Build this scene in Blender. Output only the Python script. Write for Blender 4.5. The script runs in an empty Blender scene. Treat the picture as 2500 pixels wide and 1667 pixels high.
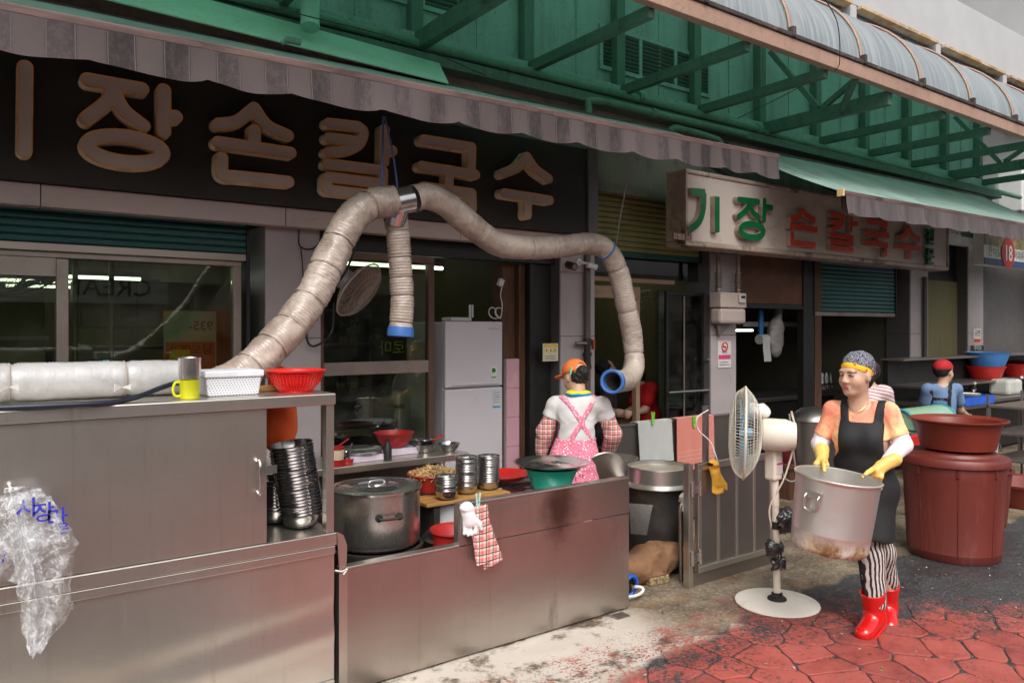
import bpy, bmesh, math, random
import numpy as np
from mathutils import Vector, Matrix, noise as mnoise
random.seed(7); np.random.seed(7)
R = math.radians
SC = bpy.context.scene
COL = SC.collection

# ---------------------------------------------------------------- camera
H_CAM, F_PX, CX_PX, HOR_PX = 1.70, 1850.0, 1250.0, 803.0
ANG = math.atan2(2550.0, 1850.0)
FWD = Vector((math.cos(ANG), math.sin(ANG), 0)); RGT = Vector((math.sin(ANG), -math.cos(ANG), 0))
cam_d = bpy.data.cameras.new('camera'); cam = bpy.data.objects.new('camera', cam_d); COL.objects.link(cam)
cam.location = (0, 0, H_CAM); cam.rotation_euler = (R(90), 0, ANG - R(90))
cam_d.sensor_width = 36; cam_d.lens = 36 * F_PX / 2500
cam_d.shift_y = -(833.5 - HOR_PX) / 2500
cam_d.clip_start = 0.05; cam_d.clip_end = 500
SC.camera = cam

# ---------------------------------------------------------------- world, sun, exposure
SUN_EL, SUN_AZ = R(50), R(-118)            # direction towards the sun, measured from +X
wd = bpy.data.worlds.new('World'); SC.world = wd; wd.use_nodes = True
nt = wd.node_tree; bg = nt.nodes['Background']
sky = nt.nodes.new('ShaderNodeTexSky'); sky.sky_type = 'NISHITA'; sky.sun_disc = False
sky.sun_elevation = SUN_EL; sky.sun_rotation = math.pi / 2 - SUN_AZ
sky.air_density = 1.0; sky.dust_density = 6.0; sky.ozone_density = 1.0
hs = nt.nodes.new('ShaderNodeHueSaturation'); hs.inputs['Saturation'].default_value = 0.16
nt.links.new(sky.outputs[0], hs.inputs['Color']); nt.links.new(hs.outputs[0], bg.inputs['Color'])
bg.inputs['Strength'].default_value = 0.15
sd = bpy.data.lights.new('sun', 'SUN'); sun = bpy.data.objects.new('sun', sd); COL.objects.link(sun)
sd.energy = 0.9; sd.angle = R(30); sd.color = (1.0, 0.96, 0.90)
sv = Vector((math.cos(SUN_EL) * math.cos(SUN_AZ), math.cos(SUN_EL) * math.sin(SUN_AZ), math.sin(SUN_EL)))
sun.rotation_euler = sv.to_track_quat('Z', 'Y').to_euler(); sun.location = (0, 0, 30)
SC.view_settings.view_transform = 'Standard'; SC.view_settings.look = 'None'
SC.view_settings.gamma = 1.0; SC.view_settings.use_curve_mapping = False
SC.view_settings.exposure = 0.40
SC.render.engine = 'CYCLES'
SC.cycles.use_denoising = True
SC.cycles.max_bounces = 10; SC.cycles.transparent_max_bounces = 12
SC.cycles.sample_clamp_indirect = 6.0

# ---------------------------------------------------------------- pixel -> place
def ray(px, py):
    return FWD + RGT * ((px - CX_PX) / F_PX) + Vector((0, 0, (HOR_PX - py) / F_PX))
CAMP = Vector((0, 0, H_CAM))
def atY(px, py, Y): d = ray(px, py); return CAMP + d * (Y / d.y)
def atX(px, py, X): d = ray(px, py); return CAMP + d * (X / d.x)
def atZ(px, py, Z): d = ray(px, py); return CAMP + d * ((Z - H_CAM) / d.z)
def XatY(px, Y): return atY(px, 800, Y).x

# ---------------------------------------------------------------- colours and materials
def lin(c): return c / 12.92 if c <= 0.04045 else ((c + 0.055) / 1.055) ** 2.4
def rgb(r, g, b): return (lin(r / 255), lin(g / 255), lin(b / 255), 1.0)
class NT:
    """small node-tree helper"""
    def __init__(s, name):
        s.m = bpy.data.materials.new(name); s.m.use_nodes = True; s.t = s.m.node_tree
        s.b = s.t.nodes['Principled BSDF']; s.out = s.t.nodes['Material Output']
        s.tc = s.t.nodes.new('ShaderNodeTexCoord')
    def n(s, kind, **kw):
        x = s.t.nodes.new('ShaderNode' + kind)
        for k, v in kw.items():
            if hasattr(x, k) and not k[0].isupper(): setattr(x, k, v)
            else: x.inputs[k.replace('_', ' ')].default_value = v
        return x
    def l(s, a, b): s.t.links.new(a, b)
    def val(s, sock, v):
        if hasattr(v, 'links') or hasattr(v, 'is_linked'): s.l(v, sock)
        else: sock.default_value = v
    def math(s, op, a, b=0.0, clamp=False):
        x = s.n('Math', operation=op); x.use_clamp = clamp; s.val(x.inputs[0], a); s.val(x.inputs[1], b); return x.outputs[0]
    def mix(s, f, a, b, mode='MIX'):
        x = s.n('Mix', data_type='RGBA', blend_type=mode); s.val(x.inputs[0], f); s.val(x.inputs[6], a); s.val(x.inputs[7], b); return x.outputs[2]
    def noise(s, scale, detail=4, rough=0.6, co=None, dist=0.0):
        x = s.n('TexNoise', Scale=scale, Detail=detail, Roughness=rough, Distortion=dist); s.l(co or s.tc.outputs['Object'], x.inputs['Vector']); return x.outputs[0]
    def map(s, scale=(1, 1, 1), rot=(0, 0, 0), loc=(0, 0, 0), co=None):
        x = s.n('Mapping'); x.inputs['Scale'].default_value = scale; x.inputs['Rotation'].default_value = rot; x.inputs['Location'].default_value = loc
        s.l(co or s.tc.outputs['Object'], x.inputs['Vector']); return x.outputs[0]
    def step(s, v, a, b):
        x = s.n('MapRange', interpolation_type='SMOOTHSTEP'); s.val(x.inputs[0], v); x.inputs[1].default_value = a; x.inputs[2].default_value = b; return x.outputs[0]
    def bump(s, h, strength=0.3, dist=0.01):
        x = s.n('Bump', Strength=strength, Distance=dist); s.l(h, x.inputs['Height']); s.l(x.outputs[0], s.b.inputs['Normal']); return x
    def xyz(s, co=None):
        x = s.n('SeparateXYZ'); s.l(co or s.tc.outputs['Object'], x.inputs[0]); return x.outputs
def pmat(name, c, rough=0.5, metal=0.0, var=0.12, scale=6.0, dirt=None, dirt_amt=0.4, dirt_scale=3.0, bump=0.15, bscale=60.0, spec=0.5, stretch=(1, 1, 1), coat=0.0, trans=0.0, rvar=0.12):
    k = NT(name); co = k.map(stretch)
    n = k.noise(scale, 5, 0.62, co)
    lo = tuple(max(0, x * (1 - var)) for x in c[:3]) + (1,); hi = tuple(min(1, x * (1 + var)) for x in c[:3]) + (1,)
    col = k.mix(k.step(n, 0.3, 0.7), lo, hi)
    if dirt is not None:
        d = k.step(k.noise(dirt_scale, 8, 0.7, co, 0.6), 0.62 - 0.25 * dirt_amt, 0.80 - 0.2 * dirt_amt)
        col = k.mix(k.math('MULTIPLY', d, min(1, dirt_amt * 1.6)), col, dirt)
    k.l(col, k.b.inputs['Base Color'])
    r = k.math('ADD', k.math('MULTIPLY', k.math('SUBTRACT', k.noise(scale * 2.3, 4, 0.6, co), 0.5), rvar * 2), rough, True); k.l(r, k.b.inputs['Roughness'])
    k.b.inputs['Metallic'].default_value = metal
    k.b.inputs['Specular IOR Level'].default_value = spec
    if coat: k.b.inputs['Coat Weight'].default_value = coat; k.b.inputs['Coat Roughness'].default_value = 0.12
    if trans: k.b.inputs['Transmission Weight'].default_value = trans
    if bump: k.bump(k.noise(bscale, 4, 0.6, co), bump, 0.004)
    return k.m
def emat(name, c, strength):
    k = NT(name); k.b.inputs['Base Color'].default_value = (0.8, 0.8, 0.8, 1)
    k.b.inputs['Emission Color'].default_value = c; k.b.inputs['Emission Strength'].default_value = strength; return k.m
def amat(name, rough=0.55, bump=0.1, bscale=120.0, sss=0.0, spec=0.4):
    """colour from the mesh's own point colours"""
    k = NT(name); a = k.n('VertexColor', layer_name='Col'); n = k.noise(40, 4)
    col = k.mix(0.25, a.outputs[0], k.mix(n, (0.55, 0.55, 0.55, 1), (1, 1, 1, 1)), 'MULTIPLY'); k.l(col, k.b.inputs['Base Color'])
    k.b.inputs['Roughness'].default_value = rough; k.b.inputs['Specular IOR Level'].default_value = spec
    if sss: k.b.inputs['Subsurface Weight'].default_value = sss; k.b.inputs['Subsurface Scale'].default_value = 0.01
    if bump: k.bump(k.noise(bscale, 3), bump, 0.002)
    return k.m

# ---------------------------------------------------------------- objects
def wloc(o):
    v = Vector((0, 0, 0))
    while o is not None: v += o.location; o = o.parent
    return v
def tag(o, label, cat, group=None, kind=None):
    if label: o['label'] = label
    if cat: o['category'] = cat
    if group: o['group'] = group
    if kind: o['kind'] = kind
    return o
def thing(name, label, cat, loc=(0, 0, 0), group=None):
    o = bpy.data.objects.new(name, None); COL.objects.link(o); o.location = loc; o.empty_display_size = 0.1
    return tag(o, label, cat, group)
def copy_tree(o, parent=None, label=None, group=None):
    c = o.copy(); COL.objects.link(c); c.parent = parent
    if label: c['label'] = label
    if group: c['group'] = group
    for ch in [x for x in o.children]: copy_tree(ch, c)
    return c
def link_mesh(name, me, mat, parent=None, loc=None):
    o = bpy.data.objects.new(name, me); COL.objects.link(o)
    if mat is not None and not me.materials: me.materials.append(mat)
    if parent is not None: o.parent = parent
    if loc is not None: o.location = loc
    return o
class MB:
    def __init__(s): s.v = []; s.f = []; s.mi = []
    def add(s, vs, fs, m=0):
        k = len(s.v); s.v += [tuple(v) for v in vs]; s.f += [tuple(i + k for i in f) for f in fs]; s.mi += [m] * len(fs); return s
    def box(s, lo, hi, m=0, rot=None, piv=None):
        (a, b, c), (d, e, f) = lo, hi
        vs = [Vector(p) for p in ((a, b, c), (d, b, c), (d, e, c), (a, e, c), (a, b, f), (d, b, f), (d, e, f), (a, e, f))]
        if rot is not None:
            p = Vector(piv) if piv is not None else (Vector(lo) + Vector(hi)) / 2
            vs = [rot @ (v - p) + p for v in vs]
        return s.add(vs, [(0, 3, 2, 1), (4, 5, 6, 7), (0, 1, 5, 4), (1, 2, 6, 5), (2, 3, 7, 6), (3, 0, 4, 7)], m)
    def bar(s, a, b, w, h, up=(0, 0, 1), m=0):
        """a square bar from a to b"""
        a, b = Vector(a), Vector(b); d = (b - a).normalized(); u = Vector(up)
        sx = d.cross(u); sx = sx.normalized() if sx.length > 1e-4 else Vector((1, 0, 0)); u = sx.cross(d).normalized()
        vs = []
        for p in (a, b):
            for i, j in ((-1, -1), (1, -1), (1, 1), (-1, 1)): vs.append(p + sx * (i * w / 2) + u * (j * h / 2))
        return s.add(vs, [(0, 1, 2, 3), (7, 6, 5, 4), (0, 4, 5, 1), (1, 5, 6, 2), (2, 6, 7, 3), (3, 7, 4, 0)], m)
    def tube(s, pts, r, seg=10, cap=True, closed=False, m=0, rfun=None, flat=1.0):
        pts = [Vector(p) for p in pts]; n = len(pts)
        if n < 2: return s
        tan = []
        for i in range(n):
            if closed: d = pts[(i + 1) % n] - pts[i - 1]
            else: d = pts[min(i + 1, n - 1)] - pts[max(i - 1, 0)]
            tan.append(d.normalized() if d.length > 1e-9 else Vector((0, 0, 1)))
        ref = Vector((0, 0, 1)) if abs(tan[0].z) < 0.9 else Vector((1, 0, 0))
        u = (ref - tan[0] * ref.dot(tan[0])).normalized(); vs = []
        for i in range(n):
            u = (u - tan[i] * u.dot(tan[i])); u = u.normalized() if u.length > 1e-6 else Vector((1, 0, 0)); w = tan[i].cross(u)
            for j in range(seg):
                a = 2 * math.pi * j / seg
                rr = (r[i] if isinstance(r, (list, tuple)) else r)
                if rfun: rr = rfun(i, a, rr)
                vs.append(pts[i] + (u * math.cos(a) + w * math.sin(a) * flat) * rr)
        fs = []
        for i in range(n if closed else n - 1):
            for j in range(seg):
                a = i * seg + j; b = i * seg + (j + 1) % seg; c = ((i + 1) % n) * seg + (j + 1) % seg; d = ((i + 1) % n) * seg + j
                fs.append((a, b, c, d))
        if cap and not closed: fs.append(tuple(range(seg))[::-1]); fs.append(tuple((n - 1) * seg + j for j in range(seg)))
        return s.add(vs, fs, m)
    def lathe(s, prof, seg=32, c=(0, 0, 0), m=0, sx=1.0, sy=1.0, caps=True):
        """profile of (radius, z) from the bottom up"""
        c = Vector(c); vs = []
        for r, z in prof:
            for j in range(seg):
                a = 2 * math.pi * j / seg; vs.append(c + Vector((r * sx * math.cos(a), r * sy * math.sin(a), z)))
        fs = []
        for i in range(len(prof) - 1):
            for j in range(seg):
                fs.append((i * seg + j, i * seg + (j + 1) % seg, (i + 1) * seg + (j + 1) % seg, (i + 1) * seg + j))
        if caps:
            if prof[0][0] > 1e-5: fs.append(tuple(range(seg))[::-1])
            if prof[-1][0] > 1e-5: fs.append(tuple((len(prof) - 1) * seg + j for j in range(seg)))
        return s.add(vs, fs, m)
    def grid(s, fn, nu, nv, m=0):
        vs = [fn(i / nu, j / nv) for i in range(nu + 1) for j in range(nv + 1)]
        fs = [(i * (nv + 1) + j, (i + 1) * (nv + 1) + j, (i + 1) * (nv + 1) + j + 1, i * (nv + 1) + j + 1) for i in range(nu) for j in range(nv)]
        return s.add(vs, fs, m)
    def rot(s, M, piv=(0, 0, 0), start=0):
        p = Vector(piv)
        for i in range(start, len(s.v)): s.v[i] = tuple(M @ (Vector(s.v[i]) - p) + p)
        return s
    def mesh(s, name, smooth=None, off=Vector((0, 0, 0)), mats=None):
        me = bpy.data.meshes.new(name); me.from_pydata([tuple(Vector(v) - off) for v in s.v], [], s.f)
        for m in (mats or []): me.materials.append(m)
        if any(s.mi): me.polygons.foreach_set('material_index', s.mi)
        me.update()
        if smooth is not None:
            me.shade_smooth()
            if smooth < 179: me.set_sharp_from_angle(angle=R(smooth))
        return me
    def build(s, name, mat, parent=None, smooth=None, bevel=0.0, solid=0.0, sub=0, weld=False):
        off = wloc(parent) if parent is not None else Vector((0, 0, 0))
        mats = mat if isinstance(mat, (list, tuple)) else [mat]
        me = s.mesh(name, smooth, off, mats); o = link_mesh(name, me, None, parent)
        if weld or bevel:
            bm = bmesh.new(); bm.from_mesh(me); bmesh.ops.remove_doubles(bm, verts=bm.verts, dist=1e-5); bmesh.ops.recalc_face_normals(bm, faces=bm.faces); bm.to_mesh(me); bm.free()
        if solid: q = o.modifiers.new('Solidify', 'SOLIDIFY'); q.thickness = solid; q.offset = 0
        if solid and smooth is not None: q = o.modifiers.new('EdgeSplit', 'EDGE_SPLIT'); q.split_angle = R(50)
        if bevel: q = o.modifiers.new('Bevel', 'BEVEL'); q.width = bevel; q.segments = 2; q.limit_method = 'ANGLE'; q.angle_limit = R(35)
        if sub: q = o.modifiers.new('Subdivision', 'SUBSURF'); q.levels = sub; q.render_levels = sub
        return o
    def recenter(s): return s
def solo(mb, name, mat, label, cat, loc, group=None, **kw):
    """a one-mesh thing whose origin sits at loc"""
    loc = Vector(loc); mats = mat if isinstance(mat, (list, tuple)) else [mat]
    o = mb.build(name, mat, None, **kw)
    o.data.transform(Matrix.Translation(-loc)); o.location = loc
    return tag(o, label, cat, group)
def smooth_path(pts, n=12):
    """Catmull-Rom through pts"""
    P = [Vector(p) for p in pts]; P = [P[0] * 2 - P[1]] + P + [P[-1] * 2 - P[-2]]; out = []
    for i in range(1, len(P) - 2):
        a, b, c, d = P[i - 1:i + 3]
        for k in range(n):
            t = k / n; out.append(0.5 * ((2 * b) + (c - a) * t + (2 * a - 5 * b + 4 * c - d) * t * t + (3 * b - a - 3 * c + d) * t ** 3))
    out.append(P[-2]); return out
def even_path(pts, step):
    P = [Vector(p) for p in pts]; L = [0]
    for i in range(1, len(P)): L.append(L[-1] + (P[i] - P[i - 1]).length)
    n = max(2, int(L[-1] / step)); out = []; k = 0
    for i in range(n + 1):
        s = L[-1] * i / n
        while k < len(P) - 2 and L[k + 1] < s: k += 1
        t = (s - L[k]) / max(1e-9, L[k + 1] - L[k]); out.append(P[k].lerp(P[k + 1], min(1, max(0, t))))
    return out

# ---------------------------------------------------------------- signed distance modelling (numpy surface nets)
def V3(*a): return np.array(a, dtype=np.float32)
def s_ell(P, c, r):
    r = V3(*r) if not np.isscalar(r) else V3(r, r, r); q = (P - V3(*c)) / r; k0 = np.sqrt((q * q).sum(-1)); q2 = q / r; k1 = np.sqrt((q2 * q2).sum(-1)) + 1e-9
    return k0 * (k0 - 1.0) / k1
def s_ellr(P, c, r, M):
    """ellipsoid turned by the 3x3 rotation M"""
    Q = (P - V3(*c)) @ np.array(M, dtype=np.float32); return s_ell(Q, (0, 0, 0), r)
def s_cap(P, a, b, ra, rb=None, fl=None):
    """tapered capsule; fl = (axis vector, factor) squashes the cross-section"""
    rb = ra if rb is None else rb; a = V3(*a); b = V3(*b); ba = b - a; pa = P - a
    h = np.clip((pa @ ba) / max(1e-9, float(ba @ ba)), 0, 1); d = pa - h[..., None] * ba
    if fl is not None:
        ax = V3(*fl[0]); ax = ax / np.linalg.norm(ax); k = d @ ax; d = d + (k * (1.0 / fl[1] - 1.0))[..., None] * ax
    return np.sqrt((d * d).sum(-1)) - (ra + (rb - ra) * h)
def s_box(P, c, h, r=0.0, M=None):
    Q = P - V3(*c)
    if M is not None: Q = Q @ np.array(M, dtype=np.float32)
    q = np.abs(Q) - (V3(*h) - r); return np.sqrt((np.maximum(q, 0) ** 2).sum(-1)) + np.minimum(q.max(-1), 0) - r
def smin(a, b, k=0.02):
    h = np.clip(0.5 + 0.5 * (b - a) / k, 0, 1); return b + (a - b) * h - k * h * (1 - h)
def smax(a, b, k=0.01): return -smin(-a, -b, k)
def s_chain(P, pts, rs, k=0.02):
    d = None
    for i in range(len(pts) - 1):
        q = s_cap(P, pts[i], pts[i + 1], rs[i], rs[i + 1]); d = q if d is None else smin(d, q, k)
    return d
def surface(fn, lo, hi, h):
    """polygonise fn(P) < 0"""
    lo = np.array(lo, dtype=np.float32); hi = np.array(hi, dtype=np.float32); n = np.maximum(3, np.ceil((hi - lo) / h).astype(int) + 1)
    g = np.stack(np.meshgrid(*[lo[i] + h * np.arange(n[i], dtype=np.float32) for i in range(3)], indexing='ij'), -1)
    D = fn(g).astype(np.float32); D[np.abs(D) < 1e-7] = 1e-7; S = D < 0
    nx, ny, nz = D.shape; cn = (nx - 1, ny - 1, nz - 1)
    acc = np.zeros(cn + (3,), np.float32); cnt = np.zeros(cn, np.float32)
    offs = [(0, 0, 0), (1, 0, 0), (0, 1, 0), (1, 1, 0), (0, 0, 1), (1, 0, 1), (0, 1, 1), (1, 1, 1)]
    sl = lambda o: (slice(o[0], o[0] + cn[0]), slice(o[1], o[1] + cn[1]), slice(o[2], o[2] + cn[2]))
    for a in range(8):
        for ax in range(3):
            if offs[a][ax] == 0:
                b = list(offs[a]); b[ax] = 1; da, db = D[sl(offs[a])], D[sl(b)]; ch = (da < 0) != (db < 0)
                t = np.where(ch, da / np.where(ch, da - db, 1), 0); p = np.zeros(cn + (3,), np.float32)
                for q in range(3): p[..., q] = offs[a][q]
                p[..., ax] += t; acc += np.where(ch[..., None], p, 0); cnt += ch
    act = cnt > 0; idx = -np.ones(cn, np.int64); idx[act] = np.arange(act.sum())
    cell = np.stack(np.meshgrid(*[np.arange(m) for m in cn], indexing='ij'), -1)[act]
    V = lo + h * (cell + acc[act] / cnt[act][:, None]); faces = []
    for ax in range(3):
        u, w = (ax + 1) % 3, (ax + 2) % 3; s0 = [slice(None)] * 3; s1 = [slice(None)] * 3; s0[ax] = slice(0, -1); s1[ax] = slice(1, None)
        ch = S[tuple(s0)] != S[tuple(s1)]; e = np.argwhere(ch); e = e[(e[:, u] > 0) & (e[:, w] > 0) & (e[:, u] < D.shape[u] - 1) & (e[:, w] < D.shape[w] - 1)]
        if not len(e): continue
        inside = S[e[:, 0], e[:, 1], e[:, 2]]
        def ci(du, dw):
            q = e.copy(); q[:, u] += du; q[:, w] += dw; return idx[q[:, 0], q[:, 1], q[:, 2]]
        quad = np.stack([ci(-1, -1), ci(0, -1), ci(0, 0), ci(-1, 0)], 1); quad[~inside] = quad[~inside][:, ::-1]; faces.append(quad)
    return V, np.concatenate(faces)
def sdf_obj(name, fn, lo, hi, h, mat, parent=None, color=None, smooth_it=0, off=None):
    Vx, Fx = surface(fn, lo, hi, h); o_ = np.array(off if off is not None else (wloc(parent) if parent is not None else (0, 0, 0)), dtype=np.float32)
    me = bpy.data.meshes.new(name); me.from_pydata((Vx - o_).tolist(), [], Fx.tolist()); me.update(); me.shade_smooth()
    if color is not None:
        c = np.ones((len(Vx), 4), np.float32); c[:, :3] = color(Vx); at = me.color_attributes.new('Col', 'FLOAT_COLOR', 'POINT'); at.data.foreach_set('color', c.ravel())
    o = link_mesh(name, me, mat, parent)
    if smooth_it: q = o.modifiers.new('Smooth', 'SMOOTH'); q.factor = 0.5; q.iterations = smooth_it
    return o
def nz(P, s, seed=0):
    """cheap smooth pseudo-noise on arrays of points"""
    q = P * s; x, y, z = q[..., 0], q[..., 1], q[..., 2]
    return (np.sin(x * 1.7 + 1.3 * np.sin(y * 1.1 + seed) + seed) + np.sin(y * 1.9 + 1.7 * np.sin(z * 1.3 + seed * 2) + 2) + np.sin(z * 1.5 + 1.5 * np.sin(x * 1.2 + seed * 3) + 4)) / 3

# ---------------------------------------------------------------- writing
def text_mesh(name, body, size, mat, parent=None, origin=(0, 0, 0), rx=R(90), rz=0.0, depth=0.0, align='LEFT', sx=1.0, bold=0.0, mirror=False):
    """flat lettering standing in the X-Z plane facing -Y"""
    cu = bpy.data.curves.new(name, 'FONT'); cu.body = body; cu.size = size; cu.align_x = align; cu.extrude = depth; cu.offset = bold; cu.resolution_u = 2
    o = bpy.data.objects.new(name, cu); COL.objects.link(o); dg = bpy.context.evaluated_depsgraph_get()
    me = bpy.data.meshes.new_from_object(o.evaluated_get(dg)); me.name = name; bpy.data.objects.remove(o); bpy.data.curves.remove(cu)
    org = Vector(origin) - (wloc(parent) if parent is not None else Vector((0, 0, 0)))
    M = Matrix.Translation(org) @ Matrix.Rotation(rz, 4, 'Z') @ Matrix.Rotation(rx, 4, 'X') @ Matrix.Diagonal((-sx if mirror else sx, 1, 1, 1))
    me.transform(M); me.materials.clear(); me.materials.append(mat)
    return link_mesh(name, me, None, parent)
def d_seg(P, a, b):
    a = np.array(a, np.float32); b = np.array(b, np.float32); ba = b - a; pa = P - a; h = np.clip((pa @ ba) / max(1e-9, float(ba @ ba)), 0, 1)
    d = pa - h[..., None] * ba; return np.sqrt((d * d).sum(-1))
def d_sqseg(P, a, b, w):
    """bar with square ends"""
    a = np.array(a, np.float32); b = np.array(b, np.float32); L = float(np.linalg.norm(b - a)); u = (b - a) / max(L, 1e-9); n = np.array((-u[1], u[0]), np.float32)
    q = P - (a + b) / 2; x = np.abs(q @ u) - L / 2; y = np.abs(q @ n) - w
    return np.sqrt(np.maximum(x, 0) ** 2 + np.maximum(y, 0) ** 2) + np.minimum(np.maximum(x, y), 0)
def contours(fn, lo, hi, h, level=0.0):
    """closed outlines of fn(P) = level by marching squares"""
    nx = int((hi[0] - lo[0]) / h) + 2; ny = int((hi[1] - lo[1]) / h) + 2
    g = np.stack(np.meshgrid(lo[0] + h * np.arange(nx, dtype=np.float32), lo[1] + h * np.arange(ny, dtype=np.float32), indexing='ij'), -1)
    D = fn(g) - level; D[np.abs(D) < 1e-6] = 1e-6; seg = {}
    def pt(i, j, k, l):
        a, b = D[i, j], D[k, l]; t = a / (a - b); return (lo[0] + h * (i + (k - i) * t), lo[1] + h * (j + (l - j) * t))
    mixd = (D[:-1, :-1] < 0).astype(int) + (D[1:, :-1] < 0) + (D[1:, 1:] < 0) + (D[:-1, 1:] < 0); pos = {}
    for i, j in np.argwhere((mixd > 0) & (mixd < 4)):
        i, j = int(i), int(j); c = [(i, j), (i + 1, j), (i + 1, j + 1), (i, j + 1)]; s = [D[q] < 0 for q in c]; ent = []; ext = []
        for e in range(4):
            a, b = c[e], c[(e + 1) % 4]
            if s[e] != s[(e + 1) % 4]:
                key = (min(a, b), max(a, b)); pos[key] = pt(*key[0], *key[1]); (ext if s[e] else ent).append(key)
        for q in range(len(ent)): seg[ext[q] if len(ent) == 1 else ext[q]] = ent[q]
    loops = []
    while seg:
        k0 = next(iter(seg)); k = k0; L = []
        while k in seg:
            L.append(pos[k]); k = seg.pop(k)
        if len(L) > 5: loops.append(L)
    return loops
def plate(name, loops, depth, mat, parent, M, bevel=0.0):
    """filled outline (holes allowed) of some thickness, placed by matrix M (x, y in the plate, z = thickness)"""
    cu = bpy.data.curves.new(name, 'CURVE'); cu.dimensions = '2D'; cu.fill_mode = 'BOTH'; cu.extrude = depth / 2; cu.bevel_depth = bevel; cu.bevel_resolution = 1
    for L in loops:
        sp = cu.splines.new('POLY'); sp.points.add(len(L) - 1); sp.use_cyclic_u = True
        for p, q in zip(sp.points, L): p.co = (q[0], q[1], 0, 1)
    o = bpy.data.objects.new(name, cu); COL.objects.link(o); dg = bpy.context.evaluated_depsgraph_get()
    me = bpy.data.meshes.new_from_object(o.evaluated_get(dg)); me.name = name; bpy.data.objects.remove(o); bpy.data.curves.remove(cu)
    me.transform(M); me.materials.clear(); me.materials.append(mat); return link_mesh(name, me, None, parent)
# ================================================================ materials
YF = 4.9
def steel_mat(name, c=(0.68, 0.645, 0.59), rough=0.30, streak=(3, 3, 60), stain=0.25, dent=0.25, blot=None):
    k = NT(name); co = k.map(streak); g = k.noise(14, 5, 0.65, co); big = k.noise(1.6, 4, 0.55)
    col = k.mix(k.step(big, 0.35, 0.7), (c[0] * 0.86, c[1] * 0.84, c[2] * 0.82, 1), (*c, 1))
    st = k.step(k.noise(2.4, 8, 0.7, k.map((1.4, 1.4, 0.5)), 0.5), 0.60, 0.78); col = k.mix(k.math('MULTIPLY', st, stain), col, (0.20, 0.15, 0.11, 1))
    dr_ = k.step(k.noise(1.0, 7, 0.75, k.map((26, 26, 0.9))), 0.54, 0.72); col = k.mix(k.math('MULTIPLY', dr_, 0.22), col, (0.24, 0.20, 0.17, 1))
    gz = k.step(k.math('ADD', k.xyz()[2], k.math('MULTIPLY', k.noise(11, 7, 0.75), 0.16)), 0.135, 0.055); col = k.mix(k.math('MULTIPLY', gz, 0.55 if stain > 0.2 else 0.0), col, (0.34, 0.27, 0.20, 1))
    sp = k.step(k.noise(90, 3, 0.5), 0.70, 0.75); col = k.mix(k.math('MULTIPLY', sp, 0.35), col, (0.62, 0.58, 0.52, 1))
    k.l(col, k.b.inputs['Base Color']); sc = k.step(k.noise(60, 2, 0.5, k.map((0.35, 1, 6), rot=(0, R(24), 0))), 0.70, 0.74); k.b.inputs['Metallic'].default_value = 0.95
    r = k.math('ADD', k.math('ADD', k.math('MULTIPLY', g, 0.16), k.math('ADD', k.math('MULTIPLY', st, 0.20), k.math('MULTIPLY', sc, 0.18))), rough - 0.08, True); k.l(r, k.b.inputs['Roughness'])
    if blot is not None:
        dv = k.n('VectorMath', operation='DISTANCE'); mp = k.map((1.0, 1.0, 0.62)); k.l(mp, dv.inputs[0]); dv.inputs[1].default_value = blot; bm_ = k.step(k.math('ADD', dv.outputs['Value'], k.math('MULTIPLY', k.noise(9, 6, 0.7), 0.14)), 0.24, 0.10); k.l(k.mix(k.math('MULTIPLY', bm_, 0.8), col, (0.09, 0.045, 0.03, 1)), k.b.inputs['Base Color'])
    hgt = k.math('ADD', k.math('ADD', k.math('MULTIPLY', k.noise(2.2, 3, 0.5), dent), k.math('MULTIPLY', k.noise(9, 3, 0.5), dent * 0.10)), k.math('MULTIPLY', g, 0.012)); k.bump(hgt, 0.5, 0.03)
    return k.m
M = {}
M['steel'] = steel_mat('brushed_steel')
M['steel_v'] = steel_mat('brushed_steel_panel', (0.52, 0.475, 0.44), 0.30, (60, 60, 2.5), 0.60, 0.16, (0.54, 0.0, 0.43))
M['steel_dark'] = steel_mat('stained_steel', (0.36, 0.34, 0.325), 0.38, (50, 50, 3), 0.6, 0.2)
M['steel_clean'] = steel_mat('polished_steel', (0.62, 0.61, 0.60), 0.16, (2, 2, 30), 0.05, 0.02)
M['alu'] = steel_mat('spun_aluminium', (0.66, 0.64, 0.60), 0.34, (1.5, 1.5, 40), 0.12, 0.02)
M['dull_frame'] = pmat('dull_aluminium_frame', rgb(150, 138, 130), 0.42, 0.75, 0.12, 4, (0.12, 0.09, 0.07, 1), 0.35)
M['black_iron'] = pmat('sooty_iron', (0.028, 0.024, 0.021, 1), 0.62, 0.25, 0.5, 5, (0.10, 0.055, 0.03, 1), 0.45, 4, 0.4, 40)
M['concrete_dark'] = pmat('grimy_render_band', rgb(112, 110, 100), 0.9, 0, 0.25, 2.5, (0.05, 0.05, 0.045, 1), 0.5, 2.0, 0.35, 30, stretch=(1, 1, 0.45))
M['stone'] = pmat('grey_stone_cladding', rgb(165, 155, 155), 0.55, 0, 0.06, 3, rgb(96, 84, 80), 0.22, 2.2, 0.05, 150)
M['stone_dark'] = pmat('shaded_stone_cladding', rgb(88, 84, 83), 0.42, 0, 0.10, 3, rgb(60, 50, 46), 0.3, 2.2, 0.05, 150)  # darker copy of the cladding, with the pillar sides' shade in its colour
M['lintel'] = pmat('cream_lintel_cladding', rgb(186, 168, 162), 0.35, 0, 0.06, 2, rgb(110, 86, 74), 0.3, 2.5, 0.03, 60, stretch=(0.6, 1, 1.5))
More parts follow.
